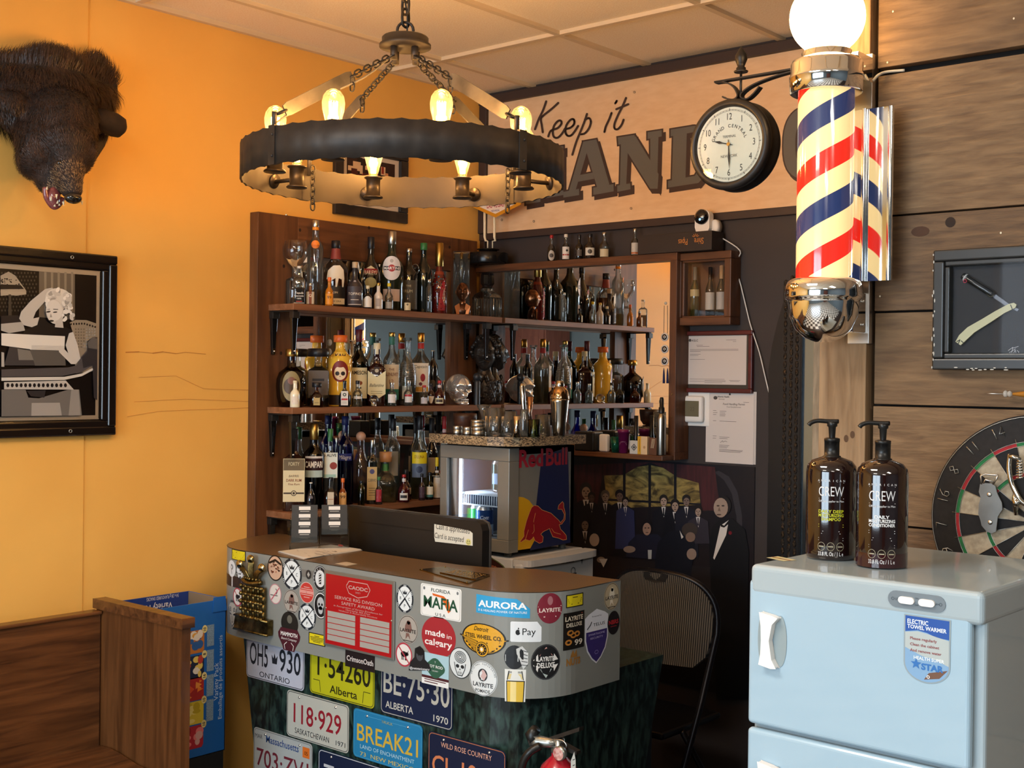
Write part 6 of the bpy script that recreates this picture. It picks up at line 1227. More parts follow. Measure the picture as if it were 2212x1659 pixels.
def d(g, mp): T(g, mp, 'T·54260', 0, -.012, .1, '23230f', .27, .01); T(g, mp, 'Alberta', .01, -.06, .036, '23230f', .13, .01); g.line([(-.135, -.03), (-.105, -.03), (-.1, -.066)], .002, ink('23230f'), mp, .002); g.line([(.135, -.03), (.105, -.03), (.1, -.066)], .002, ink('23230f'), mp, .002)
plate(x, z, 'yellow Alberta licence plate T 54260', 'b5b41c', '23230f', d)
x, z = L_(823, 1440).x, L_(825, 1542).z+.156
def d(g, mp): T(g, mp, 'BE·75·30', 0, -.01, .1, 'b4b2a8', .28, .01); T(g, mp, 'ALBERTA', -.07, -.056, .03, 'c4c2ba', .12, .01); T(g, mp, '1970', .105, -.06, .028, 'c4c2ba', .06, .01)
plate(x, z, 'navy ALBERTA 1970 licence plate BE 75 30', '14203e', 'b4b2a8', d)
x, z = tl(620.4, 1488.8)
def d(g, mp): T(g, mp, '118·929', 0, -.025, .09, '8c1c2a', .235, .008); T(g, mp, 'SASKATCHEWAN', -.025, -.06, .026, '20222a', .17); T(g, mp, '1971', .115, -.06, .022, '20222a', .045)
plate(x, z, 'white SASKATCHEWAN licence plate with red 118 929', 'b4b5ac', '3a3a3a', d)
x, z = tl(764, 1528)
def d(g, mp): T(g, mp, 'BREAK21', 0, -.022, .075, 'c9a83c', .27, .008); T(g, mp, 'LAND OF ENCHANTMENT', 0, -.045, .018, 'a8cbd8', .24); T(g, mp, '73  NEW MEXICO', 0, -.068, .018, 'c9b45c', .24); g.line([(-.1, .06), (.1, .06)], .001, ink('5aa8d0'), mp, .002); T(g, mp, 'TRUCK', 0, .052, .012, 'a8a45c', .05)
plate(x, z, 'bright blue NEW MEXICO licence plate BREAK21', '2278a8', '3a8cb8', d)
x, z = tl(925.5, 1578)
def d(g, mp): T(g, mp, 'WILD ROSE COUNTRY', 0, .038, .022, 'd8a088', .2); T(g, mp, 'CL·19·75', 0, -.045, .08, 'c87850', .27, .01)
plate(x, z, 'navy WILD ROSE COUNTRY licence plate with orange CL 19', '141c38', 'b06a48', d)
x, z = tl(548.5, 1569)
def d(g, mp): T(g, mp, 'Massachusetts', 0, .036, .034, '26437c', .17, .01); T(g, mp, '703·ZV1', -.0, -.05, .085, '6a2430', .27, .006); g.rect(.105, .14, .025, .06, ink('d06a24'), mp, .002); T(g, mp, '05', .1225, .034, .018, '2a1a14'); T(g, mp, 'MAR', -.125, .042, .02, '4a4a50', .04)
plate(x, z, 'worn white Massachusetts licence plate 703 with orange year tab', 'a6abaa', '6a6e70', d)
x, z = tl(688, 1616)
def d(g, mp): T(g, mp, 'TC·803', 0, -.03, .09, 'b8bcc4', .25, .01)
plate(x, z, 'navy licence plate starting TC, lowest one visible, below the red 118 929 plate', '16203c', 'c4c8cc', d)
# ================================================================ fridges, slab and bar ware
M_WF = mat('white_fridge_enamel', 'b9bbbd', .3)
t = thing('small_fridge', 'small white fridge with curved top handle lip and stickers under the energy drink cooler', 'fridge', (.72, -.64, 0))
fx, fy = .72, -.64
G().box(.5-fx, .935-fx, -.85-fy, -.43-fy, .02, 1.0, M_WF).build('body', t, bevel=.006)
dr_ = G().box(.94-fx, .985-fx, -.853-fy, -.428-fy, .03, .988, M_WF).build('door', t, bevel=.012, seg=4)
P = [(.94, -.853), (1.0, -.84), (1.012, -.78), (1.02, -.65), (1.014, -.52), (1.0, -.435), (.94, -.428)]; P = [tuple(p)[:2] for p in smooth_path([Vector((a, b, 0)) for a, b in P], 4)]
G().prism([(a-fx, b-fy) for a, b in P], M_WF, lambda u, v, h: (u, v, h), .975, .999).build('handle', dr_, bevel=.004)
def fst(pts, c, z, name='sticker', lab=None, f=None):
    g = G(); f(g); g.build(name, t, **({'label': lab} if lab else {}))
def f(g):
    mp = mapXZ(0, -.851-fy, 0); q = lambda px, py: (atY(px, py, -.851).x-fx, atY(px, py, -.851).z)
    Q = [q(*p) for p in ((1046, 1232), (1048, 1205), (1054, 1198), (1061, 1203), (1065, 1206), (1078, 1214), (1088, 1222), (1096, 1234))]; g.poly(Q, ink('5a6a44'), mp, .0002)
    Q2 = [(a*.96+.04*Q[1][0], b-.003) for a, b in Q]; g.poly(Q2, ink('2e1512'), mp, .0004); a = q(1068, 1226); g.text('Venture', a[0], a[1]-.006, .024, ink('a86a50'), mp, .0006, bold=.02, rot=-.15)
fst(0, 0, 0, lab='dark red cut out lettering sticker', f=f)
for px, py, w_, kk in ((1232, 1210, .05, 0), (1257, 1208, .018, 1), (1238, 1233, .03, 2)):
    def f(g):
        p = atX(px, py, .986); mp = mapYZ(.986-fx, p.y-fy, p.z)
        if kk == 0: g.text('lucasoil', 0, -.008, .02, ink('3a2024'), mp, .0004, bold=.03, w=w_, shear=.2); g.line([(0, .003), (.02, .005)], .003, ink('8c2430'), mp, .0005)
        elif kk == 1: g.poly([(0, .02), (.008, .004), (.012, .004), (.006, -.004), (0, -.02), (-.006, -.004), (-.012, .004), (-.008, .004)], ink('5a5e62'), mp, .0004)
        else: g.ring(0, 0, .014, .014, .003, ink('3a3c40'), mp, .0004, 16); g.rect(-.004, .02, -.016, -.008, ink('2a2c30'), mp, .0005)
    fst(0, 0, 0, lab=('small red and black lettering sticker', 'small grey star sticker', 'small round black logo sticker')[kk], f=f)
# --- energy drink cooler
t = thing('drinks_cooler', 'silver and navy drinks cooler with lit glass door and red charging bull on its side', 'fridge', (.76, -.66, 1.0))
fx, fy, fz = .76, -.66, 1.0
M_SV = mat('cooler_silver_paint', '84847f', .35, .3); M_NV = mat('cooler_navy_print', '171f48', .35)
X0, X1, YA, YB, Z0, Z1 = .585, .922, -.805, -.48, 1.022, 1.395
M_IN = mat('cooler_inside', '3c4a60', .4)
g = G()
for b in ((X0, X0+.02, YA, YB, Z0, Z1), (X1-.02, X1, YA, YB, Z0, Z1), (X0, X1, YB-.02, YB, Z0, Z1), (X0, X1, YA, YB, Z0, Z0+.025), (X0, X1, YA, YB, Z1-.025, Z1)): g.box(b[0]-fx, b[1]-fx, b[2]-fy, b[3]-fy, b[4]-fz, b[5]-fz, M_SV)
g.box(X0+.02-fx, X1-.02-fx, YB-.022-fy, YB-.02-fy, Z0+.025-fz, Z1-.025-fz, M_IN).box(X0+.02-fx, X0+.022-fx, YA-fy, YB-.02-fy, Z0+.025-fz, Z1-.025-fz, M_IN).box(X1-.022-fx, X1-.02-fx, YA-fy, YB-.02-fy, Z0+.025-fz, Z1-.025-fz, M_IN)
g.build('cabinet', t)
for x, y in ((X0+.03, YA+.03), (X1-.03, YA-.02), (X0+.03, YB-.03), (X1-.03, YB-.03)): G().lathe([(.014, 0.001), (.014, .022)], ink('55554f'), (x-fx, y-fy, 0), 14).build('foot', t)
DX0, DX1, DY = X0-.002, X1+.003, -.862
g = G(); fw = .042
for b in ((DX0, DX1, Z1-fw-.006, Z1), (DX0, DX1, Z0-.004, Z0+fw)): g.box(b[0]-fx, b[1]-fx, DY-fy, YA-.002-fy, b[2]-fz, b[3]-fz, M_SV)
for b in ((DX0, DX0+.035), (DX1-.055, DX1)): g.box(b[0]-fx, b[1]-fx, DY-fy, YA-.002-fy, Z0+fw-fz, Z1-fw-.006-fz, M_SV)
dr_ = g.build('door', t, bevel=.002); G().box(DX0+.035-fx, DX1-.055-fx, DY+.012-fy, DY+.016-fy, Z0+fw-fz, Z1-fw-.006-fz, PANE).build('glass_pane', dr_)
px_ = X0+.05-fx; G().box(px_-.006, px_+.004, YA-.002-fy, YA+.004-fy, Z0+.03-fz, Z1-.04-fz, glow('cool_white_led', 'd8ecff', 5)).build('led_strip', t)
area('cooler_light', (X0+.06, YA+.012, (Z0+Z1)/2), (X0+.2, YB, 1.18), .02, .3, 1.1, (.75, .88, 1.0))
g = G(); M_RK = mat('white_wire_rack', 'c8d8e8', .3); zr = Z0+.19
for y in (YA+.012, YB-.04): g.tube([(X0+.03-fx, y-fy, zr-fz), (X1-.03-fx, y-fy, zr-fz)], .0035, M_RK, 6)
g.tube([(X0+.03-fx, YA+.012-fy, zr-.04-fz), (X1-.03-fx, YA+.012-fy, zr-.04-fz)], .003, M_RK, 6)
for i in range(24): x = X0+.035+i*(X1-X0-.07)/23; g.tube([(x-fx, YB-.04-fy, zr-fz), (x-fx, YA+.012-fy, zr-fz), (x-fx, YA+.012-fy, zr-.04-fz)], .002, M_RK, 5)
g.build('wire_rack', t)
# side print: navy field, yellow sun, red bull in profile, lettering
mpb = lambda u, v, h: (X1-fx+.0002+h, atX(u, v, X1).y-fy, atX(u, v, X1).z-fz)
g = G(); K3 = 3.607
def zb_(P): return [(940+a/K3, 820+b/K3) for a, b in P]
g.poly([(1170, 985), (1226, 966), (1227, 978), (1232, 1172), (1145, 1189), (1157, 1100)], M_NV, mpb, .0002)
g.poly(zb_([(640, 912), (690, 918), (730, 940), (765, 985), (790, 1060), (795, 1140), (790, 1200), (770, 1260), (740, 1315), (640, 1330)]), ink('c89a14', .35), mpb, .0004)
BL_ = [(770, 980), (800, 985), (830, 1015), (900, 1040), (960, 1095), (975, 1115), (1000, 1085), (1005, 1050), (985, 1010), (955, 1010), (960, 980), (990, 950), (1000, 965), (1000, 990), (1012, 1040), (1010, 1090), (985, 1125), (965, 1130), (975, 1165), (1000, 1190), (1020, 1215), (1022, 1245), (995, 1250), (960, 1235), (915, 1225), (895, 1180), (890, 1160), (840, 1185), (820, 1205), (840, 1225), (835, 1265), (810, 1275), (775, 1255), (765, 1225), (755, 1240), (735, 1255), (700, 1245), (665, 1268), (660, 1260), (690, 1220), (690, 1180), (710, 1100), (735, 1030), (750, 995)]
g.poly([(a, b) for a, b in zb_(BL_)], ink('8e1620', .35), mpb, .0008)
g.line(zb_(BL_)+zb_(BL_)[:1], .9, ink('d8a060', .35), lambda u, v, h: mpb(u, v, h), .001)
for P in ([(768, 1130), (770, 1180), (755, 1200)], [(905, 1160), (925, 1190), (975, 1205)], [(780, 1040), (770, 1080), (765, 1110)], [(700, 1250), (715, 1200), (725, 1170)]): g.line(zb_(P), .8, ink('d8a060', .35), mpb, .0011)
g.build('bull_picture', t)
g = G(); rr_ = ink('a81c30', .35); mp = lambda u, v, h: (X1-fx+.001+h, u-fy, v-fz); ya = atX(1121, 990, X1).y; yb = atX(1173, 990, X1).y; yc_ = atX(1179, 985, X1).y; yd = atX(1225, 985, X1).y
zt_ = atX(1124, 972, X1).z; g.text('Red', (ya+yb)/2, zt_-.062, .088, rr_, mp, 0, bold=.03, w=(yb-ya)); g.text('Bull', (yc_+yd)/2, zt_-.062, .088, rr_, mp, 0, bold=.03, w=(yd-yc_)); g.build('lettering', t)
def can(x, y, z, r, h, c, lab, name, draw=None):
    o = thing(name, lab, 'drink can', (x, y, z)); al = mat('aluminium', 'b0b2b4', .25, 1)
    G().lathe([(.001, .002), (r*.8, .0), (r, .008), (r, h-.014), (r*.82, h-.004), (r*.84, h), (r*.78, h-.001), (.001, h-.004)], al, n=28, cap=False).build('can_body', o)
    a = math.atan2(CAMLOC.y-y, CAMLOC.x-x); g = G().lathe([(r+.0003, .009), (r+.0003, h-.015)], mat('can_print_'+c, c, .25, .5), n=28, cap=False)
    if draw: draw(g, mapcyl(r+.0008, 0, a))
    g.build('printed_wrap', o)
xa = atY(1030, 1100, -.72).x; can(xa-.008, -.72, Z0+.0255, .033, .118, '1f6a34', 'green soda can behind the lit cooler door', 'soda_can', lambda g, mp: (g.poly([(-.02, .05), (-.012, .058), (-.008, .07), (-.002, .058), (.006, .05), (-.002, .046), (-.004, .034), (-.01, .044)], ink('b0242c', .3), mp, .0002), g.text('U', .004, .02, .02, ink('dce4dc', .3), mp, .0002, bold=.02)))
can(xa+.062, -.745, Z0+.0255, .033, .118, '1c4a8c', 'blue drink can next to the green one in the cooler', 'soda_can', lambda g, mp: (g.rect(-.05, .05, .012, .05, ink('a8c4dc', .3), mp, .0002, .01), g.text('Cott', .0, .07, .018, ink('dce8f4', .3), mp, .0002, bold=.02, shear=.3)))
can(xa+.085, -.69, zr+.0045, .030, .12, '24383a', 'dark can standing on the wire rack of the cooler', 'soda_can', lambda g, mp: g.rect(-.03, .03, .03, .07, ink('6a88a8', .3), mp, .0002, .01))
# --- stone-look slab above the cooler
M_SLT = mat('dark_slab_top', '1d1618', .15, coat=.3); M_SLE = mat('striped_stone_edge', '2a221c', .4, c2='b09a78', scale=(1, 1, 3.2), ns=48, detail=4, dist=2.6, lo=.42, hi=.58)
SL0, SL1 = 1.404, 1.437
P = [(.48, -.42), (.50, -.88), (.60, -.915), (.75, -.93), (.88, -.925), (.95, -.89), (.985, -.82), (.99, -.7), (.985, -.52), (.97, -.5), (.97, -.14), (.48, -.14)]
P = [(.56, -.49), (.56, -.9), (.64, -.915), (.76, -.925), (.87, -.92), (.93, -.9), (.967, -.86), (.985, -.79), (.988, -.65), (.985, -.49)]
t = thing('bar_slab', 'dark shelf slab with streaked stone edge over the drinks cooler', 'shelf', (.77, -.5, SL0))
G().prism([(a-.77, b+.5) for a, b in P], M_SLE, lambda u, v, h: (u, v, h), 0, SL1-SL0, M_SLT).build('slab', t)
sl = SL1+.0004
def gl(name, lab, px, y, top, wpx, prof, m=None, cat='glass', extra=None, x=None, n=24, sm=True, group=None):
    if x is None: x = atY(px, 930, y).x
    H = atP(px, top, x, y)-sl; r = wpx/2*depth((x, y, sl))/FPX
    o = thing(name, lab, cat, (x, y, sl), group=group); G().lathe([(a*r if a > .002 else .0005, b*H) for a, b in prof], m or gmat('clear'), n=n, cap=False, sm=sm).build('body', o)
    if extra: extra(o, r, H)
    return o
TUM = [(.001, .02), (.9, .02), (.93, 0), (.96, .03), (1, 1), (.94, 1), (.88, .1), (.001, .08)]
TIN = [(.001, 0), (.97, 0), (1, .06), (1, .5), (.97, .52), (1, .55), (1, .92), (.95, 1), (.001, 1)]
M_TIN = mat('dull_tin', 'a8a49c', .32, 1)
for px, y, tp, w_, lab in ((988, -.85, 920, 21, 'round metal tin at the left end of the slab'), (1010, -.865, 922, 21, 'round metal tin in the middle of the three on the slab'), (1033, -.86, 922, 31, 'wide round metal tin, lower of the stacked pair on the slab')): tn = gl('metal_tin', lab, px, y, tp, w_, TIN, M_TIN, 'tin', group='metal tins on the slab')
o = thing('metal_tin', 'wide round metal tin, upper of the stacked pair on the slab', 'tin', (tn.location.x-.003, tn.location.y, atP(1031, 922, tn.location.x, tn.location.y)+.0008), group='metal tins on the slab')
r = 30/2*depth(tn.location)/FPX; h = atP(1031, 907, tn.location.x, tn.location.y)-o.location.z; G().lathe([(a*r, b*h) for a, b in TIN], M_TIN, n=24, cap=False).build('body', o)
gl('wooden_bowl', 'dark round wooden bowl at the back of the slab', 1004, -.70, 893, 52, [(.001, 0), (.6, 0), (.9, .3), (1, .8), (1, 1), (.9, 1), (.8, .5), (.001, .3)], wood('dark_bowl_wood', '2e1a12', '4a2c1e', 'x', .4, .05), 'bowl')
gl('cocktail_glass', 'flared stem glass behind the stacked tins', 1045, -.75, 874, 34, [(.001, 0), (.75, .0), (.7, .03), (.12, .08), (.12, .35), (.3, .5), (.55, .75), (1, 1), (.96, 1), (.5, .77), (.2, .52), (.001, .45)])
gl('beer_mug', 'clear dimpled glass mug right of the stacked tins', 1070, -.83, 881, 42, TUM, extra=lambda o, r, H: [G().tube([(r*.98*math.cos(w), r*.98*math.sin(w), H*.12), (r*1.0*math.cos(w), r*1.0*math.sin(w), H*.7)], .005, gmat('clear'), 6).build('flute', o) for w in [2*PI*i/9 for i in range(9)]])
gl('tumbler', 'clear tumbler between the mug and the double jigger', 1098, -.80, 888, 34, TUM, group='tumblers on the slab')
gl('tumbler', 'clear straight tumbler behind the green glass', 1172, -.70, 896, 34, TUM, group='tumblers on the slab')
gl('tumbler', 'small clear tumbler at the back of the slab behind the jar', 1125, -.55, 897, 32, TUM, group='tumblers on the slab')
gl('shot_glass', 'small green shot glass right of the double jigger', 1153, -.79, 906, 28, TUM, thin('green_tinted_glass', (.45, .62, .28)))
jar = gl('mixing_jar', 'tall clear jar holding the steel muddler', 1133, -.78, 884, 25, [(.001, .02), (.95, .0), (1, .04), (1, .7), (.75, .85), (.75, 1), (.7, 1), (.7, .84), (.94, .68), (.92, .06), (.001, .05)])
M_SS = mat('polished_steel', 'c4c0b8', .1, 1)
jx, jy = jar.location.x, jar.location.y; z2 = atP(1124, 828, jx, jy); o = thing('steel_muddler', 'polished steel muddler rod leaning in the clear jar', 'bar tool', (jx+.001, jy, sl+.008))
G().tube([(0, 0, 0), (-.006, 0, (z2-sl)*.5), (-.015, 0, z2-sl-.02), (-.0155, 0, z2-sl-.008)], [.006, .0085, .0095, .006], M_SS, 16).build('rod', o)
JG = [(.7, 0), (1, 0), (.45, .5), (.42, .55), (.9, 1), (.85, 1), (.001, .6)]
gl('jigger', 'steel double jigger at the front of the slab', 1116, -.875, 899, 20, [(.001, .3), (.95, 0), (1, 0), (.5, .48), (.85, 1), (.8, 1), (.001, .6)], M_SS, 'bar tool', group='jiggers')
gl('jigger', 'copper toned double jigger with wide mouth standing behind the jar', 1144, -.62, 857, 19, [(.001, .3), (.95, 0), (1, 0), (.42, .55), (.8, 1), (.75, 1), (.001, .6)], mat('copper_steel', 'b08a70', .15, 1), 'bar tool', group='jiggers')
SH = [(.001, 0), (.62, 0), (.66, .02), (.78, .3), (.97, .66), (1, .70)]
o = gl('cocktail_shaker', 'tall polished cocktail shaker on the right of the slab', 1208, -.645, 861, 42, [(.001, 0), (.62, 0), (.66, .02), (.78, .4), (.97, .92), (1, 1), (.001, 1)], M_SS, 'cocktail shaker')
x, y = o.location.x, o.location.y; Hb = atP(1208, 861, x, y)-sl; r = 21*depth((x, y, sl))/FPX; Ht = atP(1208, 822, x, y)-sl
G().lathe([(r*1.02, Hb), (r*1.0, Hb+.008), (r*.85, Hb+.03), (r*.55, Hb+.042), (r*.42, Hb+.045), (r*.42, Hb+.05)], mat('shaker_lid', 'b89c7c', .1, 1), n=30, cap=False).build('strainer_lid', o)
G().lathe([(r*.46, Hb+.044), (r*.5, Hb+.05), (r*.4, Ht-.004), (r*.3, Ht), (.001, Ht)], M_SS, n=24, cap=False).build('cap', o)
# --- things on the mirror ledge
def led(px, wpx, top, y=-.14): 
    x = atY(px, 960, y).x; return x, y, LZ+.0005, atP(px, top, x, y)-LZ, wpx/2*depth((x, y, LZ))/FPX
x, y, z, H, r = led(1272, 46, 932); o = thing('black_tray', 'black plastic tray at the left end of the mirror ledge', 'tray', (x, y, z)); G().box(-r*1.15, r*1.15, -.035, .032, 0, H, BLACKP).build('body', o, bevel=.006)
x, y, z, H, r = led(1304, 22, 938); o = thing('white_plastic_bottle', 'small white rounded plastic box on the mirror ledge', 'box', (x+.004, y, z)); G().box(-r*1.05, r*1.05, -.012, .012, 0, H, WHITEP).build('body', o, bevel=.008, seg=4)
x, y, z, H, r = led(1328, 20, 944); o = thing('green_glass_cup', 'green patterned glass cup on the mirror ledge', 'cup', (x+.003, y, z)); G().lathe([(.001, 0), (r*.85, 0), (r*1.1, H), (r, H), (r*.8, .006), (.001, .005)], mat('green_foil_glass', '1f6a4c', .15, .3, c2='0f3a30', ns=60), n=20, cap=False).build('body', o)
x, y, z, H, r = led(1346, 24, 928); o = thing('magenta_cup', 'magenta plastic cup on the mirror ledge', 'cup', (x+.006, y-.005, z)); G().lathe([(.001, 0), (r*.8, 0), (r*1.02, H*.86), (r*1.12, H*.86), (r*1.15, H), (r*1.05, H), (.001, H*.9)], mat('magenta_plastic', '6e1a4c', .3), n=24, cap=False).build('body', o); g = G(); mp = mapcyl(r*.92, 0, -PI/2+.5); g.arctext('SHOOTER', 0, H*.35, .011, PI/2, .5, .006, ink('c088a8'), mp, .003); g.build('printed_mark', o)
def card(px, wpx, top, name, lab, c, draw=None, y=-.165):
    x, y, z, H, r = led(px, wpx, top, y); o = thing(name, lab, 'box', (x+.006, y, z)); G().box(-r*1.25, r*1.25, 0, .016, 0, H, ink(c, .5)).build('carton', o)
    if draw: g = G(); draw(g, mapXZ(0, 0, 0), r*1.25, H); g.build('print', o)
card(1367, 18, 952, 'card_box', 'small white card box with a dark round ornament on the ledge', 'c0bcb4', lambda g, mp, r, H: (g.ring(0, H*.5, r*.7, r*.7, r*.12, ink('3a3e40'), mp, .0004, 4), g.ring(0, H*.5, r*.5, r*.5, r*.12, ink('3a3e40'), mp, .0004, 16), g.disc(0, H*.5, r*.25, r*.25, ink('3a3e40'), mp, .0004, 12)))
card(1385, 20, 943, 'card_box', 'yellow and cream card box on the mirror ledge left of the spray bottle', 'd0b48c', lambda g, mp, r, H: (g.rect(-r, -r*.3, 0, H, ink('c89a2c'), mp, .0004), g.line([(-r*.6, H*.15), (-r*.6, H*.85)], .002, ink('5a3a1c'), mp, .0006), g.disc(r*.4, H*.4, r*.25, r*.25, ink('b08a60'), mp, .0006, 12)))
card(1407, 16, 946, 'matchbox', 'open brown matchbox with pale sticks beside the spray bottle', '5a3824', lambda g, mp, r, H: [g.line([(r*(-.4+.3*i), H*.4), (r*(-.1+.3*i), H*.95)], .0016, ink('d8c8a8'), mp, .0004) for i in range(3)])
x, y, z, H, r = led(1372, 12, 898, -.125); o = thing('black_bottle', 'small black bottle with tapered cap behind the card boxes', 'bottle', (x+.004, y+.0, z)); G().lathe([(.001, 0), (r, 0), (r, H*.45), (r*.8, H*.5), (r*.8, H), (.001, H)], mat('satin_black', '121113', .3), n=20, cap=False).build('body', o)
x = atY(1428, 978, -.155).x; z0_ = LZ+.0005; H = atP(1428, 858, x, -.155)-z0_; r = 21/2*depth((x, -.155, z0_))/FPX
o = thing('spray_bottle', 'brushed aluminium spray bottle with black nozzle at the right of the mirror ledge', 'spray bottle', (x, -.155, z0_))
G().lathe([(.001, 0), (r*.95, 0), (r, .003), (r, H*.62), (r*.9, H*.67), (r*.5, H*.72), (r*.42, H*.73)], mat('brushed_aluminium', 'a8a49c', .28, 1), n=30, cap=False).build('bottle', o)
G().lathe([(r*.62, H*.73), (r*.62, H*.82), (r*.45, H*.83), (r*.42, H*.97), (r*.3, H), (.001, H)], BLACKP, n=20).box(-r*.5, -r*.2, -.003, .003, H*.9, H*.95, BLACKP).build('nozzle', o)
# --- neon-style sign lamp in the corner, mostly behind the chandelier
t = thing('sign_lamp', 'corner table lamp shaped like a diamond LAS VEGAS sign on two white tubes', 'lamp', (.147, -.12, MZ1+.096))
bz = MZ1+.096
# base rests on the corner of the back panel and mirror
g = G().lathe([(.001, -.095), (.088, -.095), (.09, -.09), (.09, -.05), (.088, -.046), (.04, -.046), (.04, -.03), (.001, -.03)], mat('lamp_base_black', '1c1a1a', .22, .4), n=40, cap=False).lathe([(.05, -.032), (.05, -.028), (.001, -.028)], mat('lamp_base_black', '0', .4), n=30); g.build('base', t)
off = Vector((.147, -.12, bz)); q = lambda px, py: atY(px, py, -.12)-off
for a, b in ((1047, 1052), (1068, 1068)):
    g = G(); g.tube([q(a, 455), q(a, 480), q(a, 512), q(a+2, 520), q((a+1060)/2, 521), q((a+1060)/2, 536)], [.006, .006, .006, .005, .003, .003], mat('warm_white_tube', 'e6d8b8', .3), 10); g.build('tube', t)
g = G(); O = [(1022, 448), (1070, 470), (1125, 442), (1133, 400), (1070, 375), (1008, 405)]
mpv = lambda u, v, h: tuple(atY(u, v, -.135-h)-off)
g.prism([tuple(p) for p in O][::-1], mat('yellow_sign_edge', 'd08a1c', .4), mpv, -.02, 0); g.poly([(1032, 445), (1070, 462), (1114, 440), (1121, 402), (1070, 383), (1018, 408)], ink('e8d4c0'), mpv, .001)
mpt = lambda u, v, h: tuple(Vector(mpv(1070, 448, h))+Vector((u, 0, v)))
g.text('LAS VEGAS', 0, -.0, .03, ink('b0283c'), mpt, .002, bold=.01, w=.1); g.text('NEVADA', 0, -.018, .012, ink('2a4a8c'), mpt, .002, w=.05); g.build('sign_board', t)
# --- computer seen from behind on the desk
t = thing('computer', 'black all-in-one computer seen from behind, with a taped paper note', 'computer', (.76, -1.2, .763))
ox, oy, oz = .76, -1.2, .763
m_ = mat('matte_dark_plastic', '1d1b1a', .4); a0, a1 = atY(737, 1091, -1.215), atY(1042, 1130, -1.215)
zt_ = a0.z-oz-.002; xL, xR = a0.x-ox, a1.x-ox
P = [(xL, .06), (xR, .06), (xR, zt_-.03), (xR-.009, zt_-.008), (xR-.03, zt_), (xL+.01, zt_), (xL, zt_-.01)]
mp = mapXZ(0, .0, 0); G().prism(P, m_, mp, -.02, .015).build('back_shell', t, bevel=.004, seg=3)
G().prism([(a*1.004, b*1.006-.001) for a, b in P], mat('grey_bezel', '5c5a58', .35, .3), mp, -.03, -.0205).build('screen_bezel', t)
g = G().rect(xL+.1, xR-.09, zt_-.052, zt_-.048, ink('0c0b0b'), mp, .0155).rect(xL+.22, xL+.27, zt_-.12, zt_-.118, ink('2c2a28', .2), mp, .0155); g.build('vent_slot', t)
G().box(-.12, .12, -.06, .12, 0, .008, m_).box(-.03, .03, -.012, .03, .008, .1, m_).build('stand', t, bevel=.003)
nt = thing('paper_note', 'white handwritten note taped to the computer reading Cash is appreciated, Card is accepted', 'note', (ox, oy-.0155, oz)); 
q = lambda px, py: (atY(px, py, -1.2165).x-ox, atY(px, py, -1.2165).z-oz)
Q = [q(938, 1132), q(1014, 1146), q(1021, 1152), q(1021, 1179), q(940, 1170), q(938, 1160)]; g = G(); g.prism(Q[::-1], ink('d8d8cc'), mp, .0005, .0011); g.build('paper', nt)
g = G(); c = q(978, 1147); g.text('Cash is appreciated', c[0], c[1]-.001, .026, ink('1c1c1c'), mp, .0014, shear=.15, w=.155, rot=-.02); c = q(970, 1165); g.text('Card is accepted', c[0], c[1]-.002, .026, ink('1c1c1c'), mp, .0014, shear=.15, w=.135, rot=-.02)
c = q(1012, 1171); g.disc(c[0], c[1], .012, .011, ink('d0cc84'), mp, .0014, 20); g.disc(c[0]-.004, c[1]+.003, .0013, .003, ink('1c1c1c'), mp, .0018, 8); g.disc(c[0]+.004, c[1]+.003, .0013, .003, ink('1c1c1c'), mp, .0018, 8); g.line([(c[0]+.007*math.cos(w), c[1]+.006*math.sin(w)) for w in [PI+.3+i*.31 for i in range(9)]], .001, ink('1c1c1c'), mp, .0018); g.build('handwriting', nt)
# --- business card holder
p = atZ(668, 1184, CZ1); aa = math.atan2(CAMLOC.y-p.y, CAMLOC.x-p.x)
t = thing('card_holder', 'clear acrylic two column holder full of black business cards at the counter left', 'card holder', (p.x+.012, p.y+.035, CZ1+.0006), aa+PI/2)
AC = thin('acrylic', (.93, .95, .95), 1.49, .05)
def acr(g, x0, x1, y0, y1, z0, z1): g.box(x0, x1, y0, y1, z0, z1, AC)
g = G()
for col in (-1, 1):
    cx = col*.0515
    for k in range(4):
        y = -.045+k*.024; z = .025+k*.024
        acr(g, cx-.049, cx+.049, y, y+.002, z-.005, z+.018); acr(g, cx-.049, cx-.047, y, y+.022, z-.005, z+.032); acr(g, cx+.047, cx+.049, y, y+.022, z-.005, z+.032)
    g.hexa([(cx-.05, -.05, 0), (cx+.05, -.05, 0), (cx-.05, -.048, 0), (cx+.05, -.048, 0), (cx-.05, -.05, .022), (cx+.05, -.05, .022), (cx-.05, -.048, .022), (cx+.05, -.048, .022)], AC)
    for s_ in (-.05, .048): g.hexa([(cx+s_, -.05, 0), (cx+s_+.002, -.05, 0), (cx+s_, .05, 0), (cx+s_+.002, .05, 0), (cx+s_, -.05, .022), (cx+s_+.002, -.05, .022), (cx+s_, .05, .125), (cx+s_+.002, .05, .125)], AC)
g.build('acrylic_tiers', t)
CR_ = Matrix.Rotation(t.rotation_euler.z, 4, 'Z')
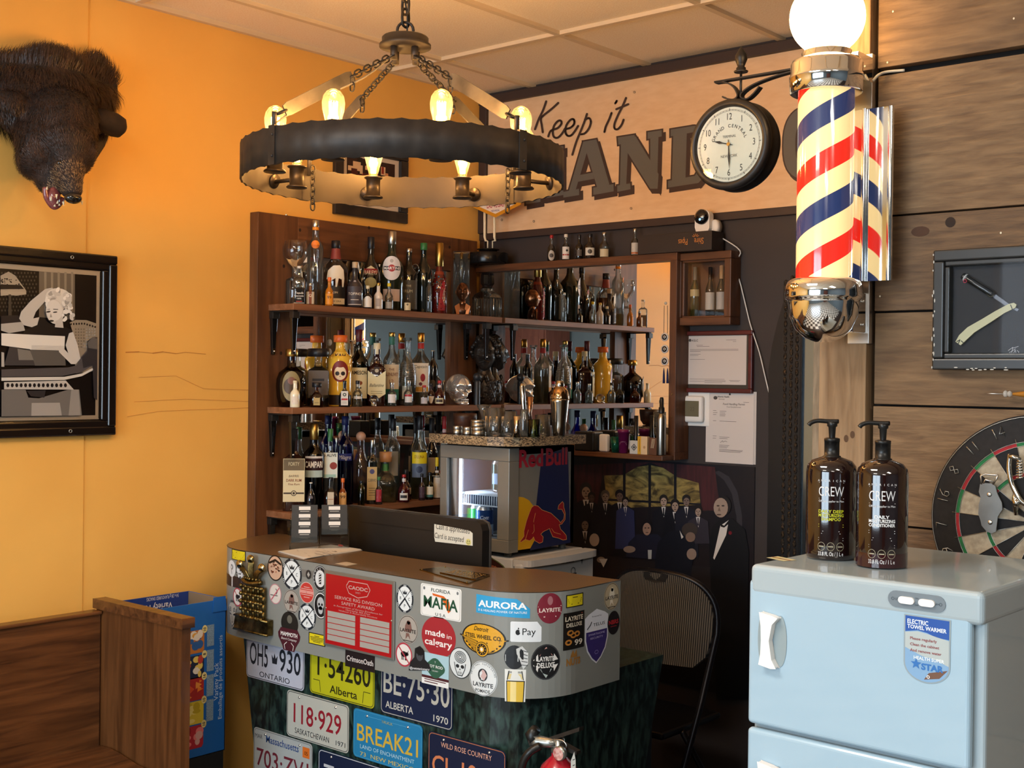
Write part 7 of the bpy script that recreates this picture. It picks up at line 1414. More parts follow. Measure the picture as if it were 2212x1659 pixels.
for col in (-1, 1):
    for k in range(4):
        if col == 1 and k == 0: continue
        y = -.034+k*.024; z = .022+k*.024; pt = t.location+CR_ @ Vector((col*.0515, y, z))
        o = thing('business_cards', ('stack of black business cards with white name box, %s tier of the %s column' % (('lowest', 'second', 'third', 'top')[k], ('left', 'right')[col > 0])), 'business cards', tuple(pt), group='business card stacks', rot=(R(-14), 0, t.rotation_euler.z))
        G().box(-.0445, .0445, 0, .006, 0, .05, ink('19191b', .35)).build('card_stack', o); g = G(); mp = mapXZ(0, 0, 0); g.rect(-.02, .02, .032, .0445, ink('d8d8d6'), mp, .0003); g.line([(-.016, .027), (.016, .027)], .0022, ink('b0b0ae'), mp, .0003); g.line([(-.018, .018), (.018, .018)], .001, ink('6a6a68'), mp, .0003); g.line([(-.012, .0145), (.012, .0145)], .001, ink('6a6a68'), mp, .0003); g.build('print', o)
# --- papers, note, brass plaque
Q = [atZ(*p, CZ1+.004) for p in ((600, 1190), (718, 1176), (782, 1186), (660, 1206))]; c = sum(Q, Vector())/4
t = thing('paper_sheets', 'small pile of printed white paper sheets lying on the counter', 'papers', (c.x, c.y, CZ1+.0006))
for i in range(4):
    M = Matrix.Rotation(R(-2+i*1.2), 4, 'Z'); PP = [tuple((M @ ((q-c)*(1-.01*i))).xy) for q in Q]; G().prism(PP, ink('cfcdc8' if i % 2 else 'dad8d4'), lambda u, v, h: (u, v, h), i*.0009, i*.0009+.0006).build('sheet', t)
g = G(); rnd = random.Random(2); e1 = (Q[1]-Q[0]).normalized(); e2 = (Q[3]-Q[0]).normalized(); L1, L2 = (Q[1]-Q[0]).length, (Q[3]-Q[0]).length
for i in range(26):
    u, v = rnd.uniform(.12, .75)*L1, rnd.uniform(.1, .85)*L2; a = Q[0]-c+e1*u+e2*v; b = a+e2*rnd.uniform(.01, .04); g.line([tuple(a.xy), tuple(b.xy)], rnd.choice((.002, .004, .0015)), ink(rnd.choice(('3a3a3c', '8a8a8c', '5a5a5c'))), lambda u, v, h: (u, v, .0035+h), .0002)
g.build('printing', t)
p = atZ(745, 1182, CZ1); tag(G().ball((0, 0, .004), .006, ink('a02420'), 10, 6, 2.2, 1, .6).build('red_clip', loc=(p.x, p.y-.02, CZ1+.0036)), 'tiny red plastic clip beside the computer corner on the counter', 'clip')
Q = [atZ(*p, CZ1) for p in ((724, 1218), (748, 1214), (772, 1219), (748, 1223))]; c = sum(Q, Vector())/4
tag(G().prism([tuple((q-c).xy) for q in Q], ink('b9b0a0'), lambda u, v, h: (u, v, h), 0, .0004).build('small_label', loc=(c.x, c.y, CZ1+.0005)), 'small pale printed label stuck flat on the counter top', 'label')
Q = [atZ(*p, CZ1) for p in ((906, 1232), (960, 1226), (1058, 1246), (1011, 1262))]; c = sum(Q, Vector())/4
t = thing('brass_plaque', 'brass name plaque with a raised engraved plate screwed on the counter top', 'plaque', (c.x, c.y, CZ1+.0005)); up = lambda u, v, h: (u, v, h)
br2 = mat('polished_brass', '8f7440', .25, 1, c2='6e5628', ns=20)
G().prism([tuple((q-c).xy) for q in Q], br2, up, 0, .003).build('base_plate', t)
Q2 = [atZ(*p, CZ1+.006)-c for p in ((950, 1236), (986, 1230), (1058, 1241), (1028, 1252))]; G().prism([tuple(q.xy) for q in Q2], br2, up, .003, .006).build('raised_plate', t)
g = G(); rnd = random.Random(6)
for i in range(5):
    for j in range(16):
        s_, u_ = (i+.5)/5*.8+.1, (j+rnd.uniform(.1, .9))/16*.9+.05; a = (Q2[0]*(1-s_)+Q2[1]*s_)*(1-u_)+(Q2[3]*(1-s_)+Q2[2]*s_)*u_; g.ball((a.x, a.y, .006), .0022, BRASS, 5, 4, 1.6, 1, .5)
g.build('raised_lettering', t)
for k, q in enumerate(Q): a = (q-c)*.93; G().ball((a.x, a.y, .003), .003, BRASS, 8, 5).build('screw', t)
# ================================================================ towel warmer and what stands near it
M_TW = mat('pale_blue_white_enamel', '9fbacb', .22, coat=.5); M_TG = mat('warmer_grey_top', 'a0afb6', .22, coat=.4)
p0, p1 = atY(1621, 1214, -2.09), atY(2103, 1270, -2.09)
WX0, WX1, WF, WB, WT = p0.x, p0.x+.452, -2.09, -1.62, p0.z-.004
t = thing('towel_warmer', 'white and grey two door electric towel warmer cabinet at the right', 'towel warmer', ((WX0+WX1)/2, -1.86, .66), R(-1.2)); ox, oy, oz = t.location
hw, yf, yb, zt = .226, WF-oy, WB-oy, WT-oz
g = G(); V = []; 
g.box(-hw, hw, yf+.022, yb, .0, zt-.005, M_TG); g.build('cabinet', t, bevel=.008, seg=3)
G().box(-hw+.002, hw+.003, yf-.002, yb+.002, zt-.058, zt, M_TG).build('top_panel', t, bevel=.011, seg=4)
mp = mapXZ(0, yf-.0025, 0); D = lambda px, py: (atY(px, py, WF).x-ox, atY(px, py, WF).z-oz)
c0, c1 = D(1938, 1277), D(2040, 1291); cx, cz = (c0[0]+c1[0])/2, (c0[1]+c1[1])/2; cz = zt-.029
P = []
for s_, cc in ((1, .038), (-1, -.038)):
    for i in range(9): a = (-PI/2+PI*i/8) if s_ > 0 else (PI/2+PI*i/8); P.append((cx+cc+.0145*math.cos(a), cz+.0145*math.sin(a)))
cp = G().prism(P, mat('warmer_dark_grey', '6d7880', .35), mp, -.001, .0015).build('control_panel', t)
for k, dx in enumerate((-.017, .02)):
    P = []
    for s_, cc in ((1, .0085), (-1, -.0085)):
        for i in range(7): a = (-PI/2+PI*i/6) if s_ > 0 else (PI/2+PI*i/6); P.append((cx+dx+cc+.0062*math.cos(a), cz+.0062*math.sin(a)))
    G().prism(P, WHITEP, mp, .001, .006).build('rocker_switch', cp, bevel=.0015)
g = G(); k = ink('3a444c')
for dx in (-.043, .044): g.ring(cx+dx, cz, .0028, .0028, .0008, k, mp, .002, 12)
g.text('UV', cx-.035, cz-.002, .006, k, mp, .002); g.text('WARM', cx+.034, cz-.002, .005, k, mp, .002); g.text('ON', cx+.001, cz+.004, .004, k, mp, .002); g.text('OFF', cx+.001, cz-.008, .004, k, mp, .002); g.build('markings', cp)
zd1 = D(1618, 1251)[1]+.0; zd0 = D(1616, 1563)[1]
def door(z0, z1, hz0, hz1):
    d = G().box(-hw-.001, hw-.018, yf-.001, yf+.02, z0, z1, M_TW).build('door', t, bevel=.009, seg=4)
    hx = D(1667, 1380)[0]; hh = (hz1-hz0)/2; hc = (hz1+hz0)/2; m2 = mapXZ(0, yf-.001, 0)
    g = G()
    for dx, w in ((-.016, .010), (.022, .014)): g.disc(hx+dx, hc, w, hh*.92, mat('handle_recess_grey', '8c9a9e', .35), m2, .0012, 28)
    g.build('handle_recess', d)
    P = [(hx-.016, hc+hh), (hx+.012, hc+hh*.93), (hx+.024, hc+hh*.86), (hx+.012, hc+hh*.6), (hx+.006, hc), (hx+.012, hc-hh*.65), (hx+.022, hc-hh*.95), (hx+.01, hc-hh*.98), (hx-.016, hc-hh*.9), (hx-.012, hc-hh*.5), (hx-.011, hc), (hx-.012, hc+hh*.5)]
    G().prism(P, WHITEP, m2, .0015, .016).build('handle', d, bevel=.004, seg=3); return d
d1 = door(zd0, zd1, D(1667, 1443)[1], D(1667, 1323)[1])
door(zd0-.30, zd0-.008, zd0-.17, D(1665, 1640)[1]-.006)
# instruction label on the upper door
A = D(1961, 1321); B_ = D(2063, 1333); w2 = (B_[0]-A[0])/2; lx = (A[0]+B_[0])/2; lt, lb = A[1]-.004, D(2010, 1476)[1]; m3 = mapXZ(lx, yf-.0018, 0); H3 = lt-lb
def sh(k): return [(-w2*k, lt), (w2*k, lt), (w2*k, lt-H3*.72)]+[(w2*k*math.cos(a), lt-H3*.72+H3*.28*k*math.sin(a)) for a in [-PI*i/14 for i in range(1, 14)]]+[(-w2*k, lt-H3*.72)]
g = G(); g.poly(sh(1)[::-1], ink('8c9aa0'), m3, .0002); g.poly([(a, b-.002 if b == lt else b) for a, b in sh(.94)][::-1], ink('7aa0c4'), m3, .0004)
g.poly([(-w2*.94, lt-.002), (w2*.94, lt-.002), (w2*.94, lt-H3*.3), (w2*.4, lt-H3*.29), (0, lt-H3*.24), (-w2*.4, lt-H3*.22), (-w2*.94, lt-H3*.26)], ink('1a4c9c'), m3, .0006)
g.poly([(-w2*.94, lt-H3*.27), (-w2*.4, lt-H3*.235), (0, lt-H3*.255), (w2*.94, lt-H3*.315), (w2*.94, lt-H3*.7), (w2*.3, lt-H3*.62), (-w2*.2, lt-H3*.6), (-w2*.94, lt-H3*.5)], ink('aab4b4'), m3, .0006)
g.poly([(-w2*.1, lt-H3*.95), (w2*.55, lt-H3*.9), (w2*.9, lt-H3*.76), (w2*.1, lt-H3*.84)], ink('6a4a38'), m3, .0006); wt = ink('e4ecf0')
g.text('ELECTRIC', -w2*.85, lt-H3*.13, H3*.095, wt, m3, .0008, bold=.02, al='LEFT', w=w2*.9); g.text('TOWEL WARMER', -w2*.85, lt-H3*.205, H3*.085, wt, m3, .0008, bold=.02, al='LEFT', w=w2*1.68)
for i, s_ in enumerate(('Please regularly', 'Clean the cabinet', 'And remove water')): g.text(s_, -w2*.72, lt-H3*(.37+.09*i), H3*.06, ink('8a4a48'), m3, .001, bold=.02, al='LEFT', w=w2*(1.15+.1*i))
g.text('HEALTH SUPER', w2*.1, lt-H3*.66, H3*.07, wt, m3, .001, bold=.02, w=w2*1.3); g.text('STAR', w2*.25, lt-H3*.8, H3*.13, ink('2a6ab0'), m3, .001, bold=.04, w=w2*.95)
g.poly([(-w2*.45+w2*.24*r_*math.cos(a), lt-H3*.73+w2*.24*r_*math.sin(a)) for i in range(10) for a in [PI/2+PI*i/5] for r_ in [1 if i % 2 == 0 else .42]], ink('2a6ab0'), m3, .001)
g.ring(w2*.08, lt-H3*.9, w2*.07, w2*.07, w2*.03, wt, m3, .001, 12); g.build('instruction_label', d1)
g = G(); m4 = mapXY(0, 0, zt); A = atZ(1700, 1200, WT); B_ = atZ(1718, 1208, WT)
Q = [atZ(*p, WT)-Vector((ox, oy, 0)) for p in ((1655, 1206), (1680, 1203), (1722, 1211), (1694, 1214))]; g.poly([tuple(q.xy) for q in Q], ink('c8c49c'), m4, .0006)
g.line([tuple(((Q[0]+Q[1])/2).xy), tuple(((Q[2]+Q[3])/2).xy)], .004, ink('8a3a2c'), m4, .0009); g.poly([tuple((Q[0]*.6+Q[1]*.2+Q[3]*.2).xy), tuple((Q[0]*.2+Q[1]*.6+Q[3]*.2).xy), tuple(((Q[0]+Q[1])/2*.6+Q[2]*.4).xy)], ink('b0b02c'), m4, .0008); g.build('warning_label', t)
# a low stand carries the warmer
st_ = thing('cabinet_stand', 'dark base cabinet under the towel warmer, below the picture edge', 'cabinet', (ox, oy, 0), R(-1.2)); G().box(-.28, .28, -.22, .25, 0, .6595, mat('dark_stand', '17161a', .5)).build('body', st_, bevel=.004)
# --- pump bottles
M_AMB = mat('dark_red_brown_pet', '1c0d0c', .08, coat=1); 
def pump(px, base, y, body_top, top, wpx, lab, prod, pc, txt, liq):
    x = atY(px, base, y).x; z = WT+.0006; r = wpx/2*depth((x, y, z))/FPX
    t = thing('pump_bottle', lab, 'bottle', (x, y, z)); Hb = atP(px, body_top, x, y)-z; H = atP(px+8, top, x, y)-z; a = math.atan2(CAMLOC.y-y, CAMLOC.x-x)+.0
    G().lathe([(.001, 0), (r*.93, 0), (r*.98, .004), (r, .012), (r, Hb*.86), (r*.96, Hb*.92), (r*.8, Hb*.97), (r*.45, Hb), (r*.34, Hb+.002)], M_AMB, n=40, cap=False).build('bottle_body', t)
    if liq: G().lathe([(r*1.002, .002), (r*1.003, Hb*.14)], mat('reddish_liquid_zone', '301014', .1, coat=.6), n=40, cap=False).build('base_band', t)
    nk = H-Hb; c_ = BLACKP
    G().lathe([(r*.36, Hb), (r*.36, Hb+.003), (r*.3, Hb+.004), (r*.3, Hb+nk*.42), (r*.31, Hb+nk*.42), (r*.31, Hb+nk*.5), (r*.2, Hb+nk*.52), (.001, Hb+nk*.52)], c_, n=28).build('collar', t)
    g = G().lathe([(r*.12, Hb+nk*.5), (r*.15, Hb+nk*.8), (r*.2, Hb+nk*.82), (r*.21, H-.004), (.001, H-.004)], c_, n=16)
    d = -_r; d = Vector((d.x, d.y, 0)).normalized(); q = Vector((0, 0, H-.004))
    g.tube(smooth_path([q-d*r*.25, q+d*r*.2, q+d*r*.6+Vector((0, 0, .001)), q+d*r*.85+Vector((0, 0, -.003)), q+d*r*.95+Vector((0, 0, -.008))], 4), .0045, c_, 8); g.build('pump_head', t)
    g = G(); mp = mapcyl(r+.0005, 0, a); w_ = ink('d0d0d0'); kk = Hb
    for i, ch in enumerate('AMERICAN'): g.text(ch, (i-3.5)*.0072, kk*.775, .006, w_, mp, 0)
    g.line([(-.025, kk*.765), (.025, kk*.765)], .0007, w_, mp); g.text('CREW', 0, kk*.635, kk*.135, w_, mp, 0, w=.05, sx=.5); g.line([(-.025, kk*.61), (.025, kk*.61)], .0007, w_, mp); g.text('Official Supplier to Men', 0, kk*.575, .006, w_, mp, 0, w=.05)
    pcol = ink(pc)
    for i, s_ in enumerate(txt): g.text(s_, 0, kk*(.47-.038*i), .0085, pcol, mp, 0, bold=.03, w=min(.05, .0055*len(s_)))
    for i, (w2_, c2_) in enumerate(((.05, pc), (.05, pc), (0, pc), (.034, 'b0b0b0'), (.038, 'b0b0b0'), (0, pc), (.05, '9a9a9a'), (.05, '9a9a9a'))):
        if w2_: g.line([(-w2_/2, kk*(.355-.022*i)), (w2_/2, kk*(.355-.022*i))], .0011, ink(c2_), mp)
    for i in (-1, 0, 1): g.ring(i*.0185, kk*.14, .0075, .0085, .0007, ink('a09a80'), mp, 0, 20); g.line([(i*.0185-.005, kk*.14), (i*.0185+.005, kk*.14)], .002, ink('a09a80'), mp)
    g.text('33.8 FL Oz / 1 L e', 0, kk*.05, .011, w_, mp, 0, w=.05, bold=.01); g.build('printed_text', t)
pump(1794, 1201, -1.90, 988, 906, 107, 'dark brown pump bottle with yellow printed lines, left one on the towel warmer', '', 'b0b020', ('DAILY DEEP', 'MOISTURIZING', 'SHAMPOO'), False)
pump(1904, 1210, -1.93, 994, 910, 108, 'dark red-brown pump bottle with all white print, right one on the towel warmer', '', 'd8d8d8', ('DAILY', 'MOISTURIZING', 'CONDITIONER'), True)
# --- dartboard leaning behind the warmer
DC = atY(2245, 1129, -1.452); RD = .2255*1.03
t = thing('dartboard', 'round bristle dartboard with wire numbers on the plank wall behind the towel warmer', 'dartboard', (DC.x, -1.43, DC.z))
M_SIS = mat('sisal_black', '15161a', .8, c2='1c1d20', ns=90); M_SCR = mat('sisal_cream', 'b3a893', .85, c2='958a78', ns=70); M_RED = mat('sisal_red', 'a3202a', .75, c2='8c1c24', ns=60); M_GRN = mat('sisal_green', '1f7440', .75, c2='1a6236', ns=60); WIRE = mat('board_wire', 'b4b4b0', .3, .9)
G().lathe([(.001, -.036), (RD-.003, -.036), (RD, -.033), (RD, 0), (.001, 0)], M_SIS, n=96, cap=False, axis='y').build('board', t)
mp = lambda u, v, h: (u, -.0362-h, v); tw = R(-48); g = G()
def seg(r0, r1, i, m, h):
    P = [(r0*math.cos(a), r0*math.sin(a)) for a in [tw+PI/2+PI/10*(i-.5)+PI/10*k/5 for k in range(6)]]+[(r1*math.cos(a), r1*math.sin(a)) for a in [tw+PI/2+PI/10*(i+.5)-PI/10*k/5 for k in range(6)]]; g.poly(P, m, mp, h)
NUM = [20, 5, 12, 9, 14, 11, 8, 16, 7, 19, 3, 17, 2, 15, 10, 6, 13, 4, 18, 1]
kD = RD/.2255
for i in range(20):
    dk = i % 2 == 0; a_, b_ = (M_SIS, M_RED) if dk else (M_SCR, M_GRN)
    seg(.0159*kD, .099*kD, i, a_, .0003); seg(.099*kD, .107*kD, i, b_, .0004); seg(.107*kD, .162*kD, i, a_, .0003); seg(.162*kD, .170*kD, i, b_, .0004)
g.disc(0, 0, .0159*kD, .0159*kD, M_GRN, mp, .0006, 20); g.disc(0, 0, .0064*kD, .0064*kD, M_RED, mp, .0008, 16); g.build('playing_face', t)
g = G()
for rr in (.0064, .0159, .099, .107, .162, .170): g.tube([Vector((rr*kD*math.cos(2*PI*k/64), -.0375, rr*kD*math.sin(2*PI*k/64))) for k in range(64)], .0007, WIRE, 4, closed=True)
for i in range(20): a = tw+PI/2+PI/10*(i+.5); g.tube([(.0159*kD*math.cos(a), -.0375, .0159*kD*math.sin(a)), (.178*kD*math.cos(a), -.0375, .178*kD*math.sin(a))], .0007, WIRE, 4)
g.build('spider_wires', t)
g = G(); g.tube([Vector((.2215*kD*math.cos(2*PI*k/72), -.038, .2215*kD*math.sin(2*PI*k/72))) for k in range(72)], .0008, WIRE, 5, closed=True)
DG = {'0': [[(0, 0), (1, 0), (1, 2), (0, 2), (0, 0)]], '1': [[(.5, 0), (.5, 2)]], '2': [[(0, 2), (1, 2), (1, 1), (0, 0), (1, 0)]], '3': [[(0, 2), (1, 2), (.4, 1.1), (1, .8), (.9, .1), (0, 0)]], '4': [[(.8, 0), (.8, 2), (0, .7), (1.1, .7)]], '5': [[(1, 2), (0, 2), (0, 1.1), (1, 1), (1, .1), (0, 0)]], '6': [[(1, 2), (.1, 1.2), (0, .3), (.5, 0), (1, .3), (.9, .9), (.1, .9)]], '7': [[(0, 2), (1, 2), (.4, 0)]], '8': [[(.5, 1), (0, 1.5), (.5, 2), (1, 1.5), (.5, 1), (0, .5), (.5, 0), (1, .5), (.5, 1)]], '9': [[(0, 0), (.9, .8), (1, 1.7), (.5, 2), (0, 1.7), (.1, 1.1), (.9, 1.1)]]}
for i, nv in enumerate(NUM):
    a = tw+PI/2+PI/10*i; s_ = str(nv); n_ = len(s_)
    for j, chh in enumerate(s_):
        for P in DG[chh]:
            Q = []
            for (u, v) in P: uu = (u-.5+(j-(n_-1)/2)*1.35)*.0115; vv = (v-1)*.0118; rr = .2015*kD+vv; b = a-uu/(.2*kD); Q.append(Vector((rr*math.cos(b), -.0385, rr*math.sin(b))))
            g.tube(Q, .001, WIRE, 5)
g.build('number_ring', t)
# --- waiter's friend corkscrews hung on the board
def dpt(px, py, y=-1.475): return atY(px, py, y)
t = thing('folding_corkscrew', 'flat grey steel folding bottle opener hanging on the left half of the dartboard', 'corkscrew', tuple(dpt(2140, 1090)+Vector((0, 0, 0))))
o_ = t.location.copy(); q = lambda px, py: (atY(px, py, -1.475).x-o_.x, atY(px, py, -1.475).z-o_.z); mz = mapXZ(0, 0, 0)
P = [(2119, 1045), (2127, 1043), (2143, 1044), (2152, 1050), (2155, 1064), (2166, 1086), (2167, 1100), (2157, 1115), (2153, 1148), (2144, 1152), (2133, 1148), (2122, 1135), (2120, 1125), (2115, 1110), (2116, 1090), (2120, 1075), (2116, 1062)]
M_SG = mat('satin_tool_steel', '8c8a86', .35, .9, c2='75736f', ns=12)
G().prism([q(*p) for p in P][::-1], M_SG, mz, 0, .005).build('handle_plate', t, bevel=.001)
g = G(); 
for px, py in ((2139, 1068), (2141, 1128)): a = q(px, py); g.lathe([(.005, -.0065), (.004, -.008), (.001, -.008)], STEEL, (a[0], 0, a[1]), 14, axis='y')
g.build('rivets', t)
g = G(); 
for L in (((2122, 1046), (2120, 1028), (2130, 1024), (2150, 1026), (2157, 1026)), ((2146, 1046), (2154, 1034), (2157, 1026)), ((2126, 1044), (2130, 1036), (2146, 1040))): g.tube([Vector((q(*p)[0], -.004, q(*p)[1])) for p in L], .0022, STEEL, 6)
g.build('opener_lever', t)
t = thing('winged_corkscrew', 'shiny chrome winged corkscrew hanging near the centre of the dartboard', 'corkscrew', tuple(dpt(2205, 1050)))
o_ = t.location.copy(); q3 = lambda px, py, dy=0: Vector((atY(px, py, -1.475).x-o_.x, -.012+dy, atY(px, py, -1.475).z-o_.z))
g = G(); g.tube(smooth_path([q3(2186, 980), q3(2184, 1010), q3(2190, 1045), q3(2207, 1078), q3(2222, 1090)], 5), .0055, M_SS, 10); g.tube(smooth_path([q3(2268, 980), q3(2268, 1015), q3(2258, 1055), q3(2240, 1080), q3(2224, 1092)], 5), .0055, M_SS, 10); g.build('curved_frame', t)
g = G(); g.tube([q3(2187, 985, -.008), q3(2196, 986, -.008), q3(2212, 992, -.008)], [.005, .006, .004], M_SS, 10); g.tube([q3(2205, 988, -.006), q3(2210, 1030, -.006)], .0035, M_SS, 8)
for i in range(7): g.tube([q3(2203, 996+i*6, -.01), q3(2217, 994+i*6, -.01)], .0022, M_SS, 6)
g.build('rack_lever', t)
g = G(); g.tube([q3(2196, 1064), q3(2197, 1080), q3(2199, 1112)], [.004, .007, .004], M_SS, 12); g.ball(tuple(q3(2200, 1085)), .009, M_SS, 12, 8); g.build('lever_arm', t)
# --- small dart stuck in the planks
p = atY(2125, 850, -1.43); t = thing('dart', 'brass and amber dart with clear beads lying flat against the plank wall above the dartboard', 'dart', (p.x, -1.425, p.z))
G().tube([(0, 0, 0), (.012, 0, 0), (.044, 0, -.0005)], [.0003, .0012, .0014], STEEL, 8).build('needle_point', t)
G().ball((.046, 0, 0), .007, mat('clear_bead', 'e8e4dc', .05, trans=.6), 12, 8, .8, 1, 1.1).ball((.055, 0, 0), .0068, mat('clear_bead', '0', .1), 12, 8, .8, 1, 1.0).build('bead', t)
G().lathe([(.003, .062), (.006, .08), (.0085, .1), (.0085, .16), (.005, .17), (.001, .17)], mat('amber_resin', 'a0661c', .12, coat=1), (0, 0, 0), 14, axis='x').build('barrel', t)
# --- shadow box frame with razor
p = atY(2019, 671, -1.42); FW, FH = .40, atY(2040, 541, -1.42).z-atY(2040, 799, -1.42).z; fz = (atY(2040, 541, -1.42).z+atY(2040, 799, -1.42).z)/2
t = thing('razor_shadow_box', 'worn black shadow box holding a cream straight razor and glass tube on the planks', 'shadow box', (p.x+FW/2, -1.4045, fz))
M_BF = mat('worn_black_frame', '1a1918', .35, c2='201e1d', ns=20, coat=.2)
g = G(); frame(g, FW, FH, .026, .03, M_BF, M_BF); frame(g, FW-.048, FH-.048, .014, .024, M_BF, M_BF); g.build('frame', t, bevel=.004, seg=3)
G().box(-FW/2+.02, FW/2-.02, -.006, -.001, -FH/2+.02, FH/2-.02, mat('dark_mount', '1b1b22', .6)).build('mount', t)
g = G(); mz = mapXZ(0, -.0305, 0); rnd = random.Random(8)
for i in range(16): g.disc(-FW/2+rnd.uniform(.0, .006), rnd.uniform(-FH/2, FH/2), .0015, rnd.uniform(.002, .006), ink('b8b4aa'), mz, .0002, 6)
for i in range(14): g.disc(-FW/2+rnd.uniform(.03, .3), -FH/2+rnd.uniform(.0, .008), rnd.uniform(.002, .006), .0013, ink('b8b4aa'), mz, .0002, 6)
g.build('paint_chips', t)
rp_ = Vector((t.location.x, -1.418, t.location.z)); q = lambda px, py, dy=0: atY(px, py, -1.418)-rp_+Vector((0, -.0135+dy, 0))
o = G().prism([tuple(Vector((q(*p).x, q(*p).z))) for p in ((2064, 738), (2072, 724), (2090, 707), (2120, 690), (2150, 672), (2178, 657), (2190, 654), (2196, 658), (2193, 665), (2170, 676), (2140, 696), (2105, 718), (2075, 746))], mat('ivory_scales', 'c9c49c', .35), mapXZ(0, 0, 0), .008, .014).build('razor_handle', t, bevel=.001)
gg = G(); mz = mapXZ(0, 0, 0)
for L in (((2067, 738), (2074, 734), (2070, 743)), ((2076, 736), (2082, 741)), ((2183, 658), (2187, 668))): gg.line([tuple(Vector((q(*p).x, q(*p).z))) for p in L], .0018, ink('23231f'), mz, .0145)
gg.build('razor_mark', o)
G().prism([tuple(Vector((q(*p).x, q(*p).z))) for p in ((2140, 640), (2150, 636), (2178, 656), (2200, 668), (2196, 672), (2176, 664))], mat('tarnished_blade', '5c5c60', .3, .9), mz, .007, .009).build('razor_blade', t)
a, b = q(2080, 596, .0), q(2147, 638, .0); dd = (b-a).normalized(); g = G(); g.tube([a, a+dd*.003, b-dd*.004, b], [.008, .0085, .0085, .006], thin('test_tube', (.8, .82, .84), 1.6, .05), 16); g.tube([a+dd*.006, a+dd*.009], .009, ink('c8c8c8', .2), 16); g.build('glass_tube', t)
G().tube([q(2088, 608, -.01)+Vector((.0035*math.cos(w), 0, .0035*math.sin(w))) for w in [2*PI*i/12 for i in range(12)]], .0009, ink('c03050'), 5, closed=True).build('red_ring', t)
g = G(); 
for L in (((2176, 757), (2186, 750), (2183, 764)), ((2178, 762), (2192, 753)), ((2188, 762), (2191, 756), (2193, 763)), ((2195, 757), (2199, 760), (2197, 764)), ((2186, 752), (2198, 748))): g.line([tuple(Vector((q(*p).x, q(*p).z))) for p in L], .0009, ink('c8c8cc'), mz, .0075)
g.build('signature', t)
G().box(-FW/2+.035, FW/2-.035, -.0265, -.026, -FH/2+.035, FH/2-.035, PANE).build('glass_front', t)
# ================================================================ bear head mount
BE = thing('bear_head_mount', 'mounted black bear head with open mouth on the orange wall at upper left', 'taxidermy', (0, -2.17, 2.42))
bo = BE.location.copy(); q = lambda px, py, x: atX(px, py, x)-bo
M_FUR = mat('bear_skin', '1a1311', .8, c2='2a1d18', ns=30); M_MUZ = mat('bear_muzzle', '5c4634', .7, c2='3c2c22', ns=40)
M_HAIR = mat('bear_fur_hair', '2a1e1a', .4, c2='463229', ns=30); M_HAIR2 = mat('bear_muzzle_hair', '8a7050', .5, c2='5c4634', ns=60)
# wooden shield
sp_ = [(0, 150), (60, 125), (160, 125), (235, 160), (258, 220), (255, 260), (232, 320), (205, 360), (175, 395), (150, 405), (110, 420), (60, 370), (30, 320), (0, 235)]
P = [(q(a, b, .02).y, q(a, b, .02).z) for a, b in sp_]; cy = sum(a for a, b in P)/len(P); cz_ = sum(b for a, b in P)/len(P)
G().prism([(cy+(a-cy)*.93, cz_+(b-cz_)*.95) for a, b in P], mat('red_shield_felt', '5c1420', .6), lambda u, v, h: (h, u, v), .001, .014).build('backing_felt', BE)
G().prism([(cy+(a-cy)*.90, cz_+(b-cz_)*.93) for a, b in P], mat('dark_shield_wood', '22150f', .4), lambda u, v, h: (h, u, v), .014, .03).build('shield', BE, bevel=.004)
# sculpted head: overlapping volumes fused by a remesh
bl = [ (q(110, 205, .08), .15, (.75, 1.1, .95)), (q(60, 215, .08), .125, (.75, 1, 1)), (q(165, 215, .07), .12, (.6, 1, 1)), (q(125, 265, .15), .125, (1, 1, .95)), (q(140, 315, .205), .098, (1, .95, 1)), (q(95, 300, .16), .09, (1, 1, 1.1)), (q(150, 335, .235), .078, (1, .95, .9)),
      (q(80, 340, .17), .07, (1, .9, 1)), (q(148, 368, .27), .055, (1, .85, 1)), (q(150, 392, .295), .046, (1, .85, .9)), (q(155, 412, .31), .037, (1, .85, .8)), (q(105, 385, .2), .05, (1, .8, 1)), (q(112, 415, .235), .034, (1, .75, .9)), (q(20, 190, .06), .1, (.7, .9, 1)), (q(200, 190, .05), .09, (.6, 1, 1.1)), (q(215, 240, .06), .06, (.6, .8, 1.3)),
      (q(36, 222, .16), .035, (.7, 1.3, 1)), (q(12, 215, .15), .03, (.6, 1, 1))]
g = G()
for c, r, s_ in bl: g.ball(tuple(c), r, M_FUR, 20, 14, *s_)
def rm(o, vox):
    m = o.modifiers.new('fuse', 'REMESH'); m.mode = 'VOXEL'; m.voxel_size = vox; m.use_smooth_shade = True
    s = o.modifiers.new('soften', 'SMOOTH'); s.factor = .5; s.iterations = 8
head = g.build('head', BE); rm(head, .008)
def earf(c, r, d, nm):
    g = G(); g.tube([c-d*.06, c-d*.02, c+d*.02, c+d*.045, c+d*.058], [r*.8, r, r*1.05, r*.9, r*.4], M_FUR, 14); return g.build(nm, BE)
e1c, e1d = q(235, 265, .13), Vector((.1, 1, -.25)).normalized(); earf(e1c, .038, e1d, 'ear')
g = G(); g.ball(tuple(q(158, 428, .335)), .024, mat('wet_nose', '131314', .15, coat=.6), 20, 12, .9, 1.15, .72)
for s_ in (-1, 1): g.ball(tuple(q(158, 428, .335)+Vector((.019, s_*.011, -.002))), .006, mat('nostril', '050505', .4), 8, 6)
g.build('nose', BE)
M_GUM = mat('mouth_flesh', '8c4c4c', .25, c2='6a3236', ns=40, coat=.5)
g = G(); P = [q(*p, .262) for p in ((98, 405), (100, 425), (110, 442), (118, 447), (127, 442), (135, 428))]
